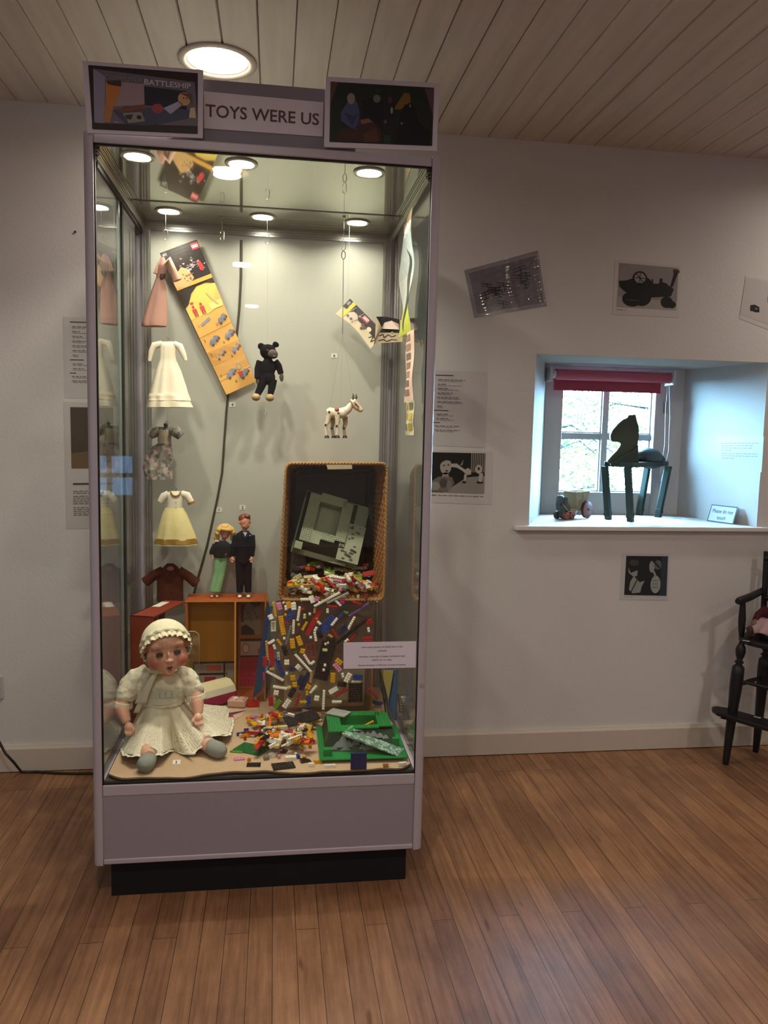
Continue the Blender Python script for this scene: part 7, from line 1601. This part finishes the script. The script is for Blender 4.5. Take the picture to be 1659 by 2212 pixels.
mb.add(bot+top+ti+bi, [(3, 2, 1, 0), (0, 1, 5, 4), (1, 2, 6, 5), (2, 3, 7, 6), (3, 0, 4, 7), (4, 5, 9, 8), (5, 6, 10, 9), (6, 7, 11, 10), (7, 4, 8, 11), (8, 9, 13, 12), (9, 10, 14, 13), (10, 11, 15, 14), (11, 8, 12, 15), (12, 13, 14, 15)]); mb.build('cart_body', crm, t)
mb = MB(); mb.box(fr(oc, -.055, 0, .043), (.12, .026, .012), Matrix.Rotation(math.atan2(fwd.y, fwd.x), 3, 'Z')); mb.build('chassis', crm, t)
E0 = oc-fwd*.135; mb = MB(); RzE = Matrix.Rotation(math.atan2(fwd.y, fwd.x), 3, 'Z')
mb.ell(fr(E0, 0, 0, .058), (.034, .020, .026), RzE); mb.box(fr(E0, -.018, 0, .032), (.016, .034, .044), RzE); mb.box(fr(E0, .020, 0, .032), (.016, .034, .044), RzE)
mb.ell(fr(E0, -.032, 0, .092), (.020, .020, .024), RzE); mb.tube([fr(E0, -.047, 0, .092), fr(E0, -.056, 0, .074), fr(E0, -.056, 0, .056), fr(E0, -.052, 0, .046)], [.012, .010, .008, .006], 12)
mb.tube([fr(E0, -.02, 0, .08), fr(E0, -.01, 0, .066)], [.016, .02], 12)
mb.build('elephant_body', gw, t, remesh=.003, smooth_it=2)
for s in (-1, 1): MB().ell(fr(E0, -.022, s*.021, .092), (.016, .004, .020), RzE).build('ear', M('#4d5857', rough=.6), t)
MB().ell(fr(E0, -.044, .016, .098), .0025).build('eye', hubm, t)
for a_, s, cz_ in ((-.02, 1, rdw), (-.02, -1, M('#43403f', rough=.5)), (.022, 1, rdw), (.022, -1, M('#43403f', rough=.5))): wheel(fr(E0, a_, s*.026, .019), .019, .014, cz_, M('#a56a62', rough=.5) if s > 0 else cz_)
mb = MB(); mb.tube([fr(E0, -.03, .012, .072), fr(E0, -.01, .03, .040), fr(E0, .03, .035, .034), fr(E0, .07, .04, .05), fr(E0, .10, .038, .095), fr(E0, .105, .036, .125)], .0022, 8); mb.build('pull_cord', M('#b5a88c', rough=.9), t)
mb = MB(); mb.box(fr(E0, .04, 0, .043), (.05, .012, .008), RzE); mb.build('coupling_bar', crm, t)

# ================================================================ high chair with a doll, at the right edge
bk = M('#17141a', rough=.45, var=.2, scale=12, spec=.45)
A0 = V((2.516, 3.085, 0)); e_ = V((.57, -.82, 0)).normalized(); b_ = V((.82, .57, 0)).normalized(); SH = .575
t = thing('high_chair', A0+e_*.17+b_*.1, 'old black wooden high chair with turned legs and footrest, at the right edge', 'chair')
def turned(p, q, prof, n=18):
    p = V(p); q = V(q); ln = (q-p).length; return MB().lathe(p, [(r_, h_*ln) for r_, h_ in prof], n, ax=(q-p))
LP_ = [(.012, 0), (.014, .04), (.0185, .25), (.022, .50), (.026, .62), (.027, .74), (.025, .80), (.012, .825), (.020, .84), (.011, .86), (.018, .89), (.022, .93), (.018, .965), (.012, .985), (.012, 1)]
tops = [A0+e_*.025+b_*.02, A0+e_*.315+b_*.02, A0+e_*.29+b_*.23, A0+e_*.05+b_*.23]; bots = [A0, A0+e_*.34, A0+e_*.32+b_*.25, A0+e_*.03+b_*.25]
for p, q in zip(bots, tops): q = V((q.x, q.y, SH-.02)); p = V((p.x, p.y, 0)); turned(p, q, LP_).build('leg', bk, t)
mb = MB(); pts = []
cs = A0+e_*.17+b_*.120
for i in range(28):
    a_ = 2*PI*i/28; pw = 3.2; c_ = math.cos(a_); s_ = math.sin(a_); x = math.copysign(abs(c_)**(2/pw), c_)*.178; y = math.copysign(abs(s_)**(2/pw), s_)*.140; pts.append(cs+e_*x+b_*(y)+V((0, 0, SH-.022)))
mb.prism(pts, (0, 0, .024)); mb.build('seat', bk, t, bevel=.008, recalc=True)
def arm(s0, out):
    f_ = s0-b_*.04; f2 = s0+b_*.08; f3 = s0+b_*.215+out*.005
    z0_, z1_ = SH+.165, SH+.178
    MB().tube([f_-b_*.018+V((0, 0, z0_)), f_+V((0, 0, z0_)), f2+V((0, 0, z0_+.004)), f3+V((0, 0, z1_))], [.012, .017, .0165, .015], 14).build('armrest', bk, t)
    turned(s0+b_*.005+V((0, 0, SH)), s0-b_*.005+V((0, 0, z0_)), [(.010, 0), (.014, .2), (.016, .5), (.012, .85), (.011, 1)]).build('arm_post', bk, t)
arm(A0+e_*.015+b_*.03, -e_); arm(A0+e_*.325+b_*.03, e_)
mb = MB()
for s in (.07, .17, .27): mb.tube([A0+e_*s+b_*.225+V((0, 0, SH)), A0+e_*s+b_*.235+V((0, 0, SH+.34))], .009, 10)
for z_ in (SH+.15, SH+.33): mb.tube([A0+e_*.02+b_*.225+V((0, 0, z_)), A0+e_*.17+b_*.24+V((0, 0, z_+.012)), A0+e_*.32+b_*.225+V((0, 0, z_))], .013, 10)
mb.tube([A0+e_*.03+b_*.225+V((0, 0, SH)), A0+e_*.02+b_*.235+V((0, 0, SH+.36))], .013, 12).tube([A0+e_*.31+b_*.225+V((0, 0, SH)), A0+e_*.32+b_*.235+V((0, 0, SH+.36))], .013, 12); mb.build('backrest', bk, t)
for a_, c_, z_ in ((0, 3, .36), (1, 2, .36), (0, 1, .385), (3, 2, .40)):
    p = bots[a_].lerp(tops[a_], z_/SH); q = bots[c_].lerp(tops[c_], z_/SH); p = V((p.x, p.y, z_)); q = V((q.x, q.y, z_)); turned(p, q, [(.006, 0), (.011, .5), (.006, 1)], 12).build('rung', bk, t)
FZ = .225; fo = A0-b_*.055
mb = MB(); pts = []
for x, y in ((-.075, .02), (-.062, -.005), (-.03, -.030), (.05, -.042), (.17, -.046), (.29, -.042), (.37, -.03), (.41, 0), (.41, .03), (.37, .06), (-.03, .06), (-.065, .045)): pts.append(fo+e_*x+b_*(y+.03)+V((0, 0, FZ)))
mb.prism(pts, (0, 0, .020)); mb.build('footrest', bk, t, bevel=.006, recalc=True)
for s in (.0, .34): mb = MB(); c_ = A0+e_*s+V((0, 0, FZ-.022)); mb.prism([c_-b_*.07-e_*.01+V((0, 0, .022)), c_-e_*.01, c_-e_*.01+V((0, 0, .022))], e_*.02); mb.build('footrest_bracket', bk, t)
for (px, py), z_, lab in (((1612, 1384), SH+.003, 'small white number card on the seat of the black high chair'), ((1636, 1549), FZ+.021, 'small white number card on the footrest of the black high chair')):
    c_ = atz(px, py, z_); k_ = .013
    P = Print(c_-e_*k_+b_*k_*.6, c_+e_*k_+b_*k_*.6, c_-e_*k_-b_*k_*.6, c_+e_*k_-b_*k_*.6); P.n = V((0, 0, 1)); P.sheet('#cfcdd2', .0006); P.rect(.2, .2, .42, .8, '#3a383c', 1); P.rect(.55, .2, .62, .8, '#3a383c', 1); P.rect(.74, .2, .80, .8, '#3a383c', 1); P.rect(.55, .45, .80, .58, '#3a383c', 1)
    flat('number_card', P, lab, 'card')
# doll on the chair seat
dc = A0+e_*.105+b_*.125; t = thing('cloth_doll', dc+V((0, 0, SH+.003)), 'doll in pale pink skirt and brown boots, sitting on the black high chair', 'doll')
D_ = lambda a_, c_, z_: dc+e_*a_+b_*c_+V((0, 0, SH+.003+z_))
mb = MB(); mb.ell(D_(0, .02, .045), (.040, .034, .045)); mb.tube([D_(0, .02, .07), D_(0, .022, .12), D_(0, .025, .145)], [.036, .030, .014], 14); mb.ell(D_(0, .025, .178), (.034, .034, .038)); mb.ell(D_(-.006, -.006, .172), (.006, .006, .006))
for s in (-1, 1):
    mb.tube([D_(s*.018, .0, .028), D_(s*.035, -.06, .026), D_(s*.045, -.105, .022)], [.020, .016, .012], 12); mb.tube([D_(s*.034, .02, .115), D_(s*.055, -.01, .085), D_(s*.055, -.045, .065)], [.013, .012, .009], 12); mb.ell(D_(s*.055, -.055, .060), (.011, .013, .009))
    for k_ in range(4): mb.tube([D_(s*.055-.006+.004*k_, -.062, .060), D_(s*.055-.006+.004*k_, -.073+abs(k_-1.5)*.002, .056)], .0026, 6)
    mb.tube([D_(s*.046, -.055, .062), D_(s*.040, -.064, .062)], .0028, 6)
mb.build('body', M('#7c5444', rough=.7), t, remesh=.003, smooth_it=1)
mb = MB()
for u_, r0_, r1_ in ((0, 0, 0),): pass
mb.grid(lambda u, v: D_((.040+.052*v)*math.cos(2*PI*u)*(1+.05*math.sin(22*PI*u)*v), .015-.03*v+(.036+.062*v)*math.sin(2*PI*u)*(1+.05*math.sin(22*PI*u)*v), .082-.052*v**1.6+.006*v*math.sin(14*PI*u)), 80, 10); mb.build('skirt', M('#a88a8c', rough=.9, var=.1, bump=.4), t, solid=.002)
mb = MB(); mb.tube([D_(0, .02, .075), D_(0, .021, .10), D_(0, .024, .138)], [.041, .037, .020], 18)
for s in (-1, 1): mb.tube([D_(s*.034, .02, .12), D_(s*.056, -.01, .088), D_(s*.056, -.038, .068)], [.018, .0165, .0135], 12)
mb.build('top', M('#4a1820', rough=.9), t, remesh=.004, smooth_it=2)
for s in (-1, 1): mb = MB(); mb.ell(D_(s*.046, -.112, .030), (.014, .014, .030)); mb.ell(D_(s*.044, -.10, .018), (.013, .022, .013)); mb.build('boot', M('#3a2220', rough=.5), t, remesh=.003, smooth_it=1)
mb = MB(); mb.ell(D_(0, .034, .186), (.038, .034, .038)); mb.build('hair', M('#241a16', rough=.9, bump=.6), t)
for s in (-1, 1): MB().ell(D_(s*.012-.004, -.008, .182), (.004, .002, .004)).build('eye', M('#120e0e', rough=.3), t)
MB().ell(D_(-.004, -.0095, .162), (.007, .002, .002)).build('lips', M('#6a2422', rough=.4), t)
